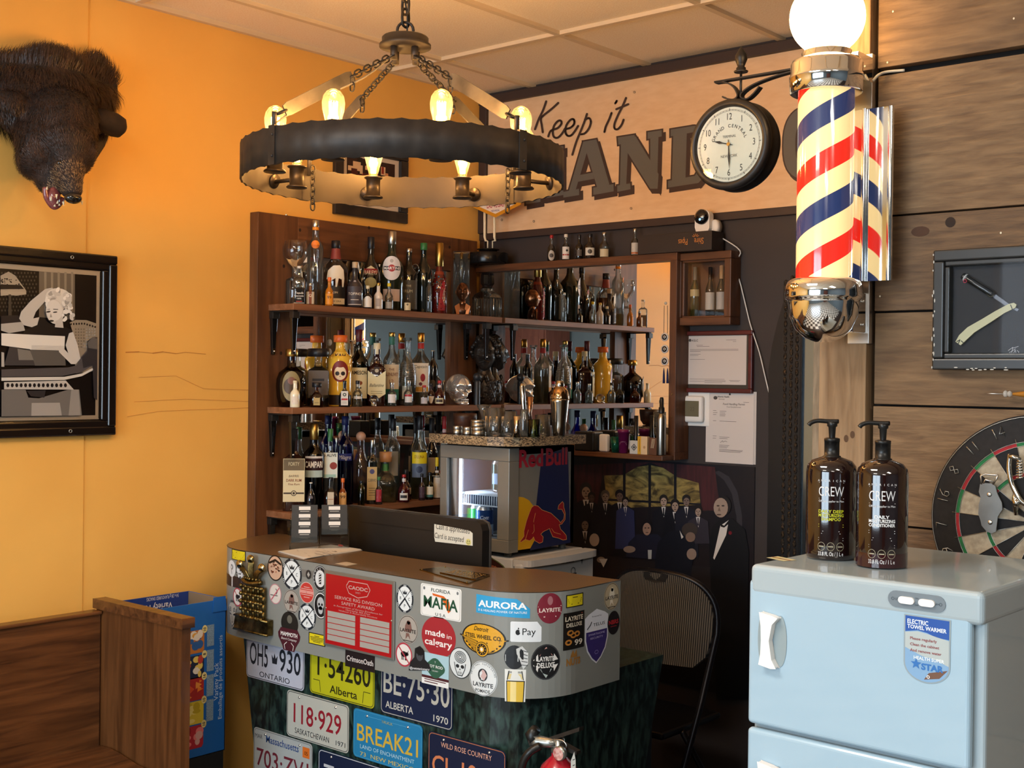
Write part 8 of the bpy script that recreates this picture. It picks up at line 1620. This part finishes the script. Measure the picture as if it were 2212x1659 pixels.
g.tube(smooth_path([tuple(p) for p in P], 4), .009, M_GUM, 10); g.ball(tuple(q(116, 427, .262)), .03, M_GUM, 16, 10, .6, .75, 1.1); g.build('lower_jaw', BE)
g = G(); tt = mat('tooth', 'd8cdb0', .25)
for px, py, x, L, dz in ((110, 434, .285, .016, 1), (124, 440, .292, .010, 1), (101, 410, .27, .01, 1), (122, 420, .305, .014, -1), (137, 436, .315, .012, -1), (177, 434, .325, .012, -1), (128, 444, .285, .006, 1), (118, 446, .285, .006, 1)):
    c = q(px, py, x); g.tube([c, c+Vector((.002, 0, dz*L))], [.004, .0008], tt, 8)
g.build('teeth', BE)
for px, py, x in ((128, 352, .285), (196, 355, .262)): g = G(); g.ball(tuple(q(px, py, x)), .0085, mat('glass_eye', '120a06', .04, coat=1), 12, 8); g.build('eye', BE)
# fur: short curved strands over the fused skin
dg = bpy.context.evaluated_depsgraph_get(); dg.update(); ev = head.evaluated_get(dg); me = ev.to_mesh(); me.calc_loop_triangles()
rnd = random.Random(11); tris = [(me.vertices[t_.vertices[0]].co.copy(), me.vertices[t_.vertices[1]].co.copy(), me.vertices[t_.vertices[2]].co.copy(), t_.normal.copy(), t_.area) for t_ in me.loop_triangles]; ev.to_mesh_clear()
tip = q(152, 400, .30); crown = q(80, 200, .05); flow = (tip-crown).normalized()
import itertools, bisect
acc = list(itertools.accumulate(t_[4] for t_ in tris)); V1, F1, V2, F2 = [], [], [], []
for i in range(26000):
    t_ = tris[min(len(tris)-1, bisect.bisect(acc, rnd.random()*acc[-1]))]; u, v = rnd.random(), rnd.random()
    if u+v > 1: u, v = 1-u, 1-v
    p = t_[0]+(t_[1]-t_[0])*u+(t_[2]-t_[0])*v; n = t_[3]
    if p.x < .02: continue
    dm = (p-tip).length; muz = dm < .075
    if muz and p.z < q(150, 418, .3).z: continue
    L = (.006+.012*min(1, max(0, dm-.06)/.12)+(.028 if p.z > q(100, 190, .1).z or p.x < .06 else 0))*rnd.uniform(.6, 1.2)
    away = -flow if dm < .17 else (Vector((0, 0, -1)) if p.z < crown.z+.06 else Vector((0, .15, .9)))
    tg = (away-n*away.dot(n)); tg = tg.normalized() if tg.length > .01 else Vector((0, 0, -1))
    d = (n*(.35 if muz else .5)+tg*.9+Vector((rnd.uniform(-.3, .3), rnd.uniform(-.3, .3), rnd.uniform(-.3, .3)))).normalized()
    s = n.cross(d); s = s.normalized()*rnd.uniform(.0005, .0009) if s.length > .01 else Vector((0, .0007, 0)); m_ = p+d*L*.55+n*L*.08; e = p+d*L+tg*L*.15-n*L*.05
    V, F = (V2, F2) if muz else (V1, F1); b = len(V); V += [p-s, p+s, m_+s*.8, m_-s*.8, e]; F += [(b, b+1, b+2, b+3), (b+3, b+2, b+4)]
G().add(V1, F1, M_HAIR).build('fur', BE, kind='stuff'); G().add(V2, F2, M_HAIR2).build('muzzle_fur', BE, kind='stuff')
# ================================================================ framed photograph
z0, z1 = 1.436, 2.048; y1 = -1.884; FW = .92; yc = y1-FW/2; zc = (z0+z1)/2; FH = z1-z0
t = thing('framed_photograph', 'large black framed black and white photograph of a blonde woman reading a newspaper', 'picture', (0, yc, zc))
Rz = Matrix.Rotation(PI/2, 4, 'Z'); mk_ = mat('black_lacquer_frame', '17110f', .22, coat=.6)
g = G(Rz); frame(g, FW, FH, .03, .03, mk_, mk_); frame(g, FW-.05, FH-.05, .026, .022, mk_, mk_); frame(g, FW-.09, FH-.09, .01, .014, mk_, mk_); g.build('frame', t, bevel=.005, seg=3)
for z in (FH/2-.018, -FH/2+.018): G().tube([Vector((.0305, .29+.005*math.cos(w), z+.005*math.sin(w))) for w in [2*PI*i/14 for i in range(14)]], .0013, STEEL, 5, closed=True).build('screw_eye', t)
G().box(.003, .0075, -FW/2+.03, FW/2-.03, -FH/2+.03, FH/2-.03, ink('d4cec4', .6)).build('mount_board', t)
k_ = 3.456; L = [0]; XA = .0078
def pt(a, b): p = atX(a/k_, 500+b/k_, XA+.0005); return (p.y-yc, p.z-zc)
mp = mapYZ(XA, 0, 0); g = G()
def I2(c, P, m=None): L[0] += .00003; g.poly([pt(*p) for p in P][::-1], m or ink(c, .35), mp, L[0])
def E2(c, x, y, a, b, rot=0): I2(c, [(x+a*math.cos(w)*math.cos(rot)-b*math.sin(w)*math.sin(rot), y+a*math.cos(w)*math.sin(rot)+b*math.sin(w)*math.cos(rot)) for w in [2*PI*i/22 for i in range(22)]])
I2('17151a', [(-1500, 190), (0, 275), (722, 330), (712, 1372), (0, 1385), (-1500, 1400)])
I2('8a8783', [(292, 297), (560, 318), (560, 660), (292, 640)]); 
for x in (330, 380, 430, 480, 530): I2('b4b1ac', [(x, 302), (x+18, 304), (x+16, 600), (x+2, 600)])
rnd = random.Random(4)
for i in range(12):
    for j in range(11):
        x, y = -10+i*24+(j % 2)*12, 310+j*28
        if x > 275: continue
        E2('5a5754', x, y, 6, 8)
I2('cfccc6', [(0, 330), (60, 300), (110, 330), (190, 440), (192, 470), (120, 480), (0, 470)]); I2('26242a', [(0, 395), (150, 400), (175, 430), (0, 432)]); I2('d8d5cf', [(0, 445), (190, 452), (192, 468), (0, 480)]); I2('5a5754', [(60, 470), (78, 470), (84, 640), (56, 640)])
for i in range(26): E2('26242a', rnd.uniform(5, 150), rnd.uniform(345, 430), rnd.uniform(3, 8), rnd.uniform(3, 6))
I2('c9c6c0', [(515, 680), (560, 660), (640, 662), (720, 690), (716, 1040), (560, 1060), (540, 760)])
for i in range(10): E2('26242a', 525+i*20, 688-abs(i-4)*-1+(i > 5)*(i-5)*5, 6, 8)
for i in range(8):
    for j in range(7): E2('95928d', 560+i*20, 730+j*22, 6, 6)
I2('1d1b20', [(0, 630), (130, 625), (150, 680), (0, 690)]); I2('a5a29c', [(0, 690), (160, 675), (180, 740), (60, 760), (0, 740)])
I2('b9b6b0', [(135, 650), (150, 600), (220, 520), (330, 430), (380, 420), (400, 440), (330, 520), (260, 600), (240, 650), (285, 640), (290, 690), (230, 715), (170, 700)])
I2('111014', [(165, 760), (180, 735), (270, 700), (285, 645), (320, 650), (360, 690), (440, 700), (520, 730), (535, 745), (505, 760), (490, 800), (470, 850), (200, 770)])
E2('cfccc5', 430, 500, 100, 75, .2); 
for i in range(40): a = rnd.uniform(0, 6.28); E2(rnd.choice(('dedbd5', 'c2bfb9', 'a09d98', 'e6e3dd')), 435+100*math.cos(a)*rnd.uniform(.5, 1.1), 520+90*math.sin(a)*rnd.uniform(.5, 1), rnd.uniform(10, 24), rnd.uniform(8, 18), rnd.uniform(0, 3))
E2('c9c5bf', 400, 600, 66, 92, -.15); I2('bdb9b3', [(410, 650), (455, 640), (465, 720), (400, 715)]); E2('d4d1cb', 395, 590, 58, 78, -.15)
E2('2a282c', 352, 600, 17, 6, -.15); E2('2a282c', 402, 603, 17, 5, -.1); I2('3a3638', [(388, 578), (425, 580), (424, 585), (388, 584)]); I2('3a3638', [(335, 585), (362, 578), (362, 583)]); I2('97938e', [(370, 610), (380, 640), (362, 642)]); E2('1f1d20', 374, 668, 19, 7)
for i in range(16): E2(rnd.choice(('dedbd5', 'c2bfb9')), 480+rnd.uniform(-20, 50), 560+rnd.uniform(-60, 120), rnd.uniform(8, 18), rnd.uniform(8, 22), rnd.uniform(0, 3))
I2('c4c0ba', [(505, 760), (535, 750), (570, 850), (590, 950), (560, 985), (520, 990), (510, 940), (480, 850)])
I2('d8d5ce', [(0, 760), (215, 770), (218, 880), (0, 850)]); I2('d8d5ce', [(210, 770), (475, 782), (470, 890), (215, 882)])
ka = pt(345, 832); g.text('DAILY', ka[0], ka[1]-.0, .017, ink('1b191c'), mp, .004, bold=.02, w=.058)
for i in range(9): I2('7d7a76', [(225, 850+i*4), (470, 856+i*4), (470, 857+i*4), (225, 851+i*4)])
I2('55524f', [(215, 883), (472, 892), (480, 1000), (250, 1002)]); I2('3a383a', [(60, 860), (215, 885), (248, 1000), (20, 1000)]); I2('73706b', [(120, 875), (215, 890), (240, 960), (130, 960)])
I2('a9a5a0', [(0, 900), (20, 905), (22, 1010), (0, 1010)])
I2('c4c0ba', [(425, 860), (440, 850), (500, 910), (550, 970), (560, 990), (520, 990), (430, 900)])
I2('4a474a', [(0, 1030), (500, 1015), (560, 1000), (600, 930), (660, 870), (690, 900), (680, 1000), (600, 1050), (450, 1080), (0, 1085)])
I2('2c2a2e', [(600, 940), (640, 900), (640, 820), (680, 790), (716, 790), (714, 1260), (690, 1240), (680, 1000), (610, 1020)]); I2('5c5957', [(642, 830), (680, 790), (716, 800), (716, 880), (650, 870)])
I2('c9c6c0', [(0, 1090), (470, 1085), (600, 1060), (680, 1020), (684, 1035), (600, 1080), (470, 1108), (0, 1115)]); I2('b4b1ac', [(20, 1125), (480, 1112), (540, 1180), (20, 1178)])
for i in range(14): E2('17151a', 48+i*33, 1148, 11, 15)
I2('6a6764', [(0, 1180), (180, 1182), (200, 1240), (280, 1245), (500, 1180), (580, 1180), (600, 1372), (0, 1380)]); I2('2a282b', [(190, 1190), (330, 1185), (320, 1240), (220, 1230)]); I2('8c8985', [(520, 1180), (575, 1180), (590, 1372), (500, 1374)])
I2('9a9793', [(225, 1280), (435, 1278), (450, 1374), (222, 1376)]); kb = pt(350, 1350); gm = lambda u, v, h: (XA+h, u, 2*kb[1]-v); g.text('DAILY', kb[0], kb[1]-.005, .014, ink('242226'), gm, .0045, bold=.02, w=.05)
g.build('photo_print', t); G().box(.0135, .014, -FW/2+.05, FW/2-.05, -FH/2+.05, FH/2-.05, PANE).build('glass_front', t)
# ================================================================ wooden bench with tall back
M_PEW = wood('varnished_oak', '3d2210', '6e4424', 'y', .35, .12, .9, .3); M_PEWZ = wood('varnished_oak_upright', '452710', '6b4222', 'z', .35, .1, .9, .3)
yE = -1.998; t = thing('wooden_bench', 'long varnished brown wooden bench with high back along the orange wall', 'bench', (.35, -2.8, 0)); o_ = Vector((.35, -2.8, 0))
zb = .853
G().box(.105-o_.x, .135-o_.x, -3.7-o_.y, yE-o_.y, .30, zb, M_PEW).box(.095-o_.x, .145-o_.x, -3.7-o_.y, yE-.0-o_.y, zb, zb+.012, M_PEW).build('back_panel', t, bevel=.004)
P = [(.1, 0), (.585, 0), (.585, .868), (.1, .868)]
G().prism([(a-o_.x, b) for a, b in P], M_PEWZ, lambda u, v, h: (u, yE+.004-o_.y+h, v), 0, .032).build('end_panel', t, bevel=.004)
G().prism([(a-o_.x, b) for a, b in [(.09, .868), (.60, .868), (.60, .9), (.09, .9)]], M_PEW, lambda u, v, h: (u, yE-.004-o_.y+h, v), 0, .045).build('end_cap', t, bevel=.005)
P = [(.13, .42), (.2, .425), (.26, .42), (.36, .405), (.48, .40), (.60, .405), (.605, .38), (.13, .37)]
G().prism([(a-o_.x, b) for a, b in P], M_PEW, lambda u, v, h: (u, -3.7-o_.y+h, v), 0, 3.7-2.0).build('seat', t, bevel=.004)
G().box(.14-o_.x, .58-o_.x, -3.7-o_.y, -3.65-o_.y, 0, .39, M_PEWZ).build('leg', t)
# ================================================================ snack carton
M_CB = mat('carton_blue', '1d5fae', .45); M_CD = mat('carton_dark_blue', '1f3a86', .45); M_KR = mat('kraft_inside', '8c7860', .8)
t = thing('snack_carton', 'tall open blue snack variety pack carton with upside down flap lettering, beside the bench', 'carton', (.15, -1.74, 0)); o_ = Vector((.15, -1.74, 0))
X0, X1, YA, YB, Z0, Z1 = .04, .262, -1.88, -1.592, .34, .868
ob = lambda g, x0, x1, y0, y1, z0, z1, m: g.box(x0-o_.x, x1-o_.x, y0-o_.y, y1-o_.y, z0, z1, m)
g = G()
for b in ((X0, X1, YA, YA+.004), (X0, X1, YB-.004, YB), (X0, X0+.004, YA, YB), (X1-.004, X1, YA, YB)): ob(g, *b, Z0, Z1, M_CB)
ob(g, X0, X1, YA, YB, Z0, Z0+.004, M_KR); ob(g, X0+.005, X1-.0045, YB-.006, YB-.0045, Z0+.01, Z1-.001, M_KR); ob(g, X1-.006, X1-.0045, YA+.005, YB-.006, Z0+.01, Z1-.02, M_KR); g.build('carton_body', t, bevel=.001)
g = G(); ob(g, X0+.0045, X0+.007, YA+.006, YB-.007, Z1-.16, Z1, M_CD); F1_ = g.build('flap', t)
g = G(); w_ = ink('d8dce8'); mu = lambda u, v, h: (X0+.0074+h-o_.x, -1.735-u-o_.y, .835-v)
g.text('54 x 28 g FLAVOURED SNACKS', -.03, -.03, .017, w_, mu, 0, w=.13); g.text('Variety Pack', .0, -.004, .03, w_, mu, 0, w=.14, bold=.01); g.disc(.095, .006, .016, .018, ink('c8a88c'), mu, 0, 14); g.build('lettering', F1_)
g = G(); g.hexa([(X1-o_.x, -1.65-o_.y, Z1-.04), (X1+.004-o_.x, -1.65-o_.y, Z1-.04), (X1-o_.x, YB-o_.y, Z1-.04), (X1+.004-o_.x, YB-o_.y, Z1-.04), (X1-.002-o_.x, -1.645-o_.y, Z1+.01), (X1+.002-o_.x, -1.645-o_.y, Z1+.01), (X1-.002-o_.x, YB-.005-o_.y, Z1+.01), (X1+.002-o_.x, YB-.005-o_.y, Z1+.01)], M_CB); g.build('flap', t)
mf_ = lambda u, v, h: (X1+.0003+h-o_.x, u-o_.y, v); zz2 = lambda py: atX(440, py, X1).z; YB2 = lambda px: atX(px, 1480, X1).y
g = G()
for i, (c1_, n_, py) in enumerate((('b5702c', '10', 1359), ('1c2440', '8', 1413), ('a02a28', '16', 1460), ('c8b838', '10', 1511), ('a82432', '10', 1563))):
    z1_ = zz2(py); z0_ = z1_-.078; a_, b_ = YB2(390), YB2(440)
    g.poly([(a_, z0_), (b_-.006, z0_), (b_, z0_+.01), (b_, z1_-.008), (b_-.006, z1_), (a_, z1_)], ink(c1_), mf_, .0004); rnd = random.Random(i)
    for k in range(9): g.disc(rnd.uniform(a_+.02, b_-.012), rnd.uniform(z0_+.012, z1_-.012), rnd.uniform(.007, .017), rnd.uniform(.006, .016), ink(rnd.choice((('d8a040', 'd8d4cc', '2c5a9c'), ('d8d4cc', 'd8c060', 'b03a30'), ('d87a2c', 'c8502c', 'd88c3c'), ('d8cc60', 'b0a020', 'd8d080'), ('d87a80', '8c1420', 'c8a0a0'))[i])), mf_, .0006+.00005*k, 10 if i != 2 else 3)
    g.disc(b_+.001, z1_, .0105, .0135, ink('d8cc8c'), mf_, .0012, 20); g.text(n_, b_+.006, z1_, .015, ink('1c1c28'), mf_, .0015, bold=.02, rot=PI/2)
g.build('product_pictures', t)
g = G()
for i in range(4): g.rect(YB2(446), YB2(461), zz2(1400+i*54)+.003, zz2(1352+i*54), mat('fine_print_panel', '8aa4bc', .5, c2='5c7894', ns=400, lo=.45, hi=.55), mf_, .0004)
g.text('Variety Pack', YB2(471), zz2(1478), .026, ink('b8cce4'), mf_, .0004, rot=PI/2, w=.13); g.text('Emballage de produits assortis', YB2(479), zz2(1470), .021, ink('b8cce4'), mf_, .0004, rot=PI/2, w=.29); g.build('side_lettering', t)
o = thing('storage_box', 'plain dark box on the floor under the blue carton', 'box', (.15, -1.74, 0)); G().box(-.11, .11, -.14, .145, 0, .3395, mat('dark_carton', '15181c', .7)).build('body', o, bevel=.003)
# ================================================================ folding chair
cy = -.5; c0 = atY(1336, 1300, cy); c1 = atY(1522, 1330, cy)
CX = (c1.x-.225); t = thing('folding_chair', 'black folding chair with ribbed dark fabric back behind the counter end', 'chair', (CX, cy, 0), R(0))
M_FB = mat('ribbed_dark_fabric', '2c2a2a', .85); nt = M_FB.node_tree
b_ = nt.nodes['Principled BSDF']; tc = nt.nodes.new('ShaderNodeTexCoord'); wv = nt.nodes.new('ShaderNodeTexWave'); wv.inputs['Scale'].default_value = 42; wv.inputs['Distortion'].default_value = .6; wv.bands_direction = 'X'
rp = nt.nodes.new('ShaderNodeValToRGB'); rp.color_ramp.elements[0].color = lin('141416'); rp.color_ramp.elements[1].color = lin('5c574f'); rp.color_ramp.elements[0].position = .35; rp.color_ramp.elements[1].position = .8
nt.links.new(tc.outputs['Object'], wv.inputs['Vector']); nt.links.new(wv.outputs[0], rp.inputs[0]); nt.links.new(rp.outputs[0], b_.inputs['Base Color'])
zt = atY(1425, 1240, cy).z; zl = atY(1470, 1440, cy).z; W2 = .225
def bk(u, v): # curved backrest surface: bows backwards, leans
    return (u, .05*(u/W2)**2+(v-zl)*.12, v)
P = []
for i in range(33):
    a = PI*i/32; u = W2*math.copysign(abs(math.cos(a))**.75, math.cos(a)); v = zl+.12+(zt-zl-.12)*abs(math.sin(a))**.7; P.append((u, v))
P += [(-W2*.93, zl+.04), (-W2*.75, zl-.0), (W2*.75, zl-.0), (W2*.93, zl+.04)]
h_ = .012
A = [bk(*p) for p in P]; T_ = tessellate_polygon([[Vector((a, b, 0)) for a, b in P]])
g = G(); mpb = lambda u, v, h: (bk(u, v)[0], bk(u, v)[1]-h, v)
g.poly(P, M_FB, mpb, h_, .05); g.poly(P, M_FB, lambda u, v, h: mpb(u, v, -h), h_, .05)
n = len(P); g.add([mpb(a, b, h_) for a, b in P]+[mpb(a, b, -h_) for a, b in P], [(i, (i+1) % n, n+(i+1) % n, n+i) for i in range(n)], M_FB); bkr = g.build('backrest', t)
g = G(); M_CF = mat('black_tube_steel', '16151a', .3, .4)
Q = [Vector(mpb(a*1.04, b if b > zl+.1 else b, 0)) for a, b in P[:33]]
legL, legR = Vector((-W2*.95, -.30, 0.0)), Vector((W2*.95, -.30, 0.0))
g.tube([Vector((W2*.98, -.28, 0)), Vector((W2*1.02, -.02, zl-.1))]+Q+[Vector((-W2*1.02, -.02, zl-.1)), Vector((-W2*.98, -.28, 0))], .0115, M_CF, 10); g.build('tube_frame', t)
G().poly([(-.055, zt-.004), (0, zt+.002), (.055, zt-.004), (.045, zt-.03), (0, zt-.037), (-.045, zt-.03)], ink('0a0a0c'), mpb, h_+.002).build('hand_hole', t)
G().box(-W2*.9, W2*.9, -.22, .16, .43, .455, M_CF).build('seat', t, bevel=.01)
for s_ in (-1, 1): G().tube([(s_*W2*.9, -.1, .44), (s_*W2*.9, .26, 0.0)], .011, M_CF, 10).build('leg', t)
# papers on a dark box beside the counter
p = atZ(1440, 1541, .5); t = thing('dark_box', 'dark box with white paper on top, behind the counter beside the chair', 'box', (1.40, -.815, 0)); 
G().box(-.10, .10, -.05, .03, 0, .497, mat('dark_box_card', '101216', .6)).build('body', t, bevel=.004)
Q = [atZ(*p, .5) for p in ((1413, 1527), (1447, 1534), (1443, 1553), (1409, 1556))]; c = sum(Q, Vector())/4
o = thing('torn_paper', 'white torn paper sheet lying on the dark box beside the folding chair', 'paper', (1.40, -.81, .4976)); e = .0; P = [(-.085, -.04), (.0, -.042), (.075, -.038), (.085, .02), (.06, .022), (.05, .018), (.03, .028), (0, .022), (-.04, .028), (-.08, .023)]
G().prism(P, ink('b8b2a6'), lambda u, v, h: (u, v, h), 0, .0015).build('sheet', o)
# ================================================================ fire extinguisher
EY = -1.70; c = atY(1207, 1640, EY); t = thing('fire_extinguisher', 'red fire extinguisher with black handle hanging in front of the green counter base', 'fire extinguisher', (c.x, EY, 0)); 
D = lambda px, py, dy=0: Vector((atY(px, py, EY).x-c.x, dy, atY(px, py, EY).z)); zn = D(1207, 1624).z; M_RE = mat('extinguisher_red', 'a8182a', .25, coat=.5)
G().lathe([(.001, .012), (.06, .012), (.066, .03), (.066, zn-.11), (.06, zn-.07), (.044, zn-.035), (.024, zn-.015), (.019, zn-.01), (.019, zn+.004)], M_RE, n=36, cap=False).build('cylinder', t)
G().lathe([(.055, 0.0), (.062, .012)], BLACKP, n=30).build('base_ring', t)
M_VA = mat('valve_aluminium', '9a9c98', .3, .9)
g = G().lathe([(.02, zn), (.021, zn+.008), (.015, zn+.012), (.015, zn+.035), (.001, zn+.036)], M_VA, n=20); g.tube([D(1205, 1604, -.005), D(1190, 1602, -.012), D(1172, 1598, -.018), D(1160, 1596, -.02)], [.012, .013, .016, .018], M_VA, 14); g.build('valve', t)
g = G(); g.tube([D(1166, 1597, -.02), D(1158, 1583, -.02), D(1168, 1572, -.02)], [.018, .017, .014], BLACKP, 14); g.build('discharge_cap', t)
g = G(); a, b = D(1192, 1593, 0), D(1256, 1573, 0); dd = (b-a); up = Vector((0, 0, .008))
g.hexa([a+Vector((0, -.012, -.008)), b+Vector((0, -.010, -.006)), a+Vector((0, .012, -.008)), b+Vector((0, .010, -.006)), a+Vector((0, -.011, .003)), b+Vector((0, -.009, .004)), a+Vector((0, .011, .003)), b+Vector((0, .009, .004))], BLACKM)
a, b = D(1200, 1606, 0), D(1250, 1612, 0); g.hexa([a+Vector((0, -.012, -.006)), b+Vector((0, -.010, -.02)), a+Vector((0, .012, -.006)), b+Vector((0, .010, -.02)), a+Vector((0, -.011, .012)), b+Vector((0, -.009, -.012)), a+Vector((0, .011, .012)), b+Vector((0, .009, -.012))], BLACKM); g.build('squeeze_handle', t)
G().tube(smooth_path([D(1182, 1606, -.03), D(1170, 1616, -.05), D(1158, 1640, -.055), D(1152, 1680, -.05), D(1156, 1760, -.05)], 5), .0105, BLACKP, 10).build('hose', t)
g = G(); gc = D(1224, 1622, -.028); g.lathe([(.001, -.006), (.0185, -.006), (.019, .006), (.001, .006)], M_VA, tuple(gc), 28, axis='y'); g.lathe([(.001, -.0075), (.0165, -.0075)], mat('gauge_face', 'a8605c', .2, c2='d8b8b0', ns=90), tuple(gc), 24, axis='y', cap=False); g.build('pressure_gauge', t)
g = G(); g.tube([D(1218, 1594, -.014)+Vector((.02*math.cos(w), 0, .012*math.sin(w)-.014)) for w in [PI*i/8-.6 for i in range(9)]], .0016, STEEL, 6); g.build('safety_pin', t)
g = G(); P = [D(1247, 1622, -.01), D(1240, 1640, -.012), D(1239, 1690, -.012), D(1250, 1690, -.012), D(1250, 1640, -.012)]; g.prism([(p.x, p.z) for p in P], ink('b0b2ac'), mapXZ(0, -.012, 0), 0, .001); 
for i in range(4): a = D(1246, 1640+i*12); g.line([(a.x-.003, a.z), (a.x+.004, a.z+.004)], .002, ink('2a2a2a'), mapXZ(0, -.0132, 0), .0002)
g.build('inspection_tag', t)
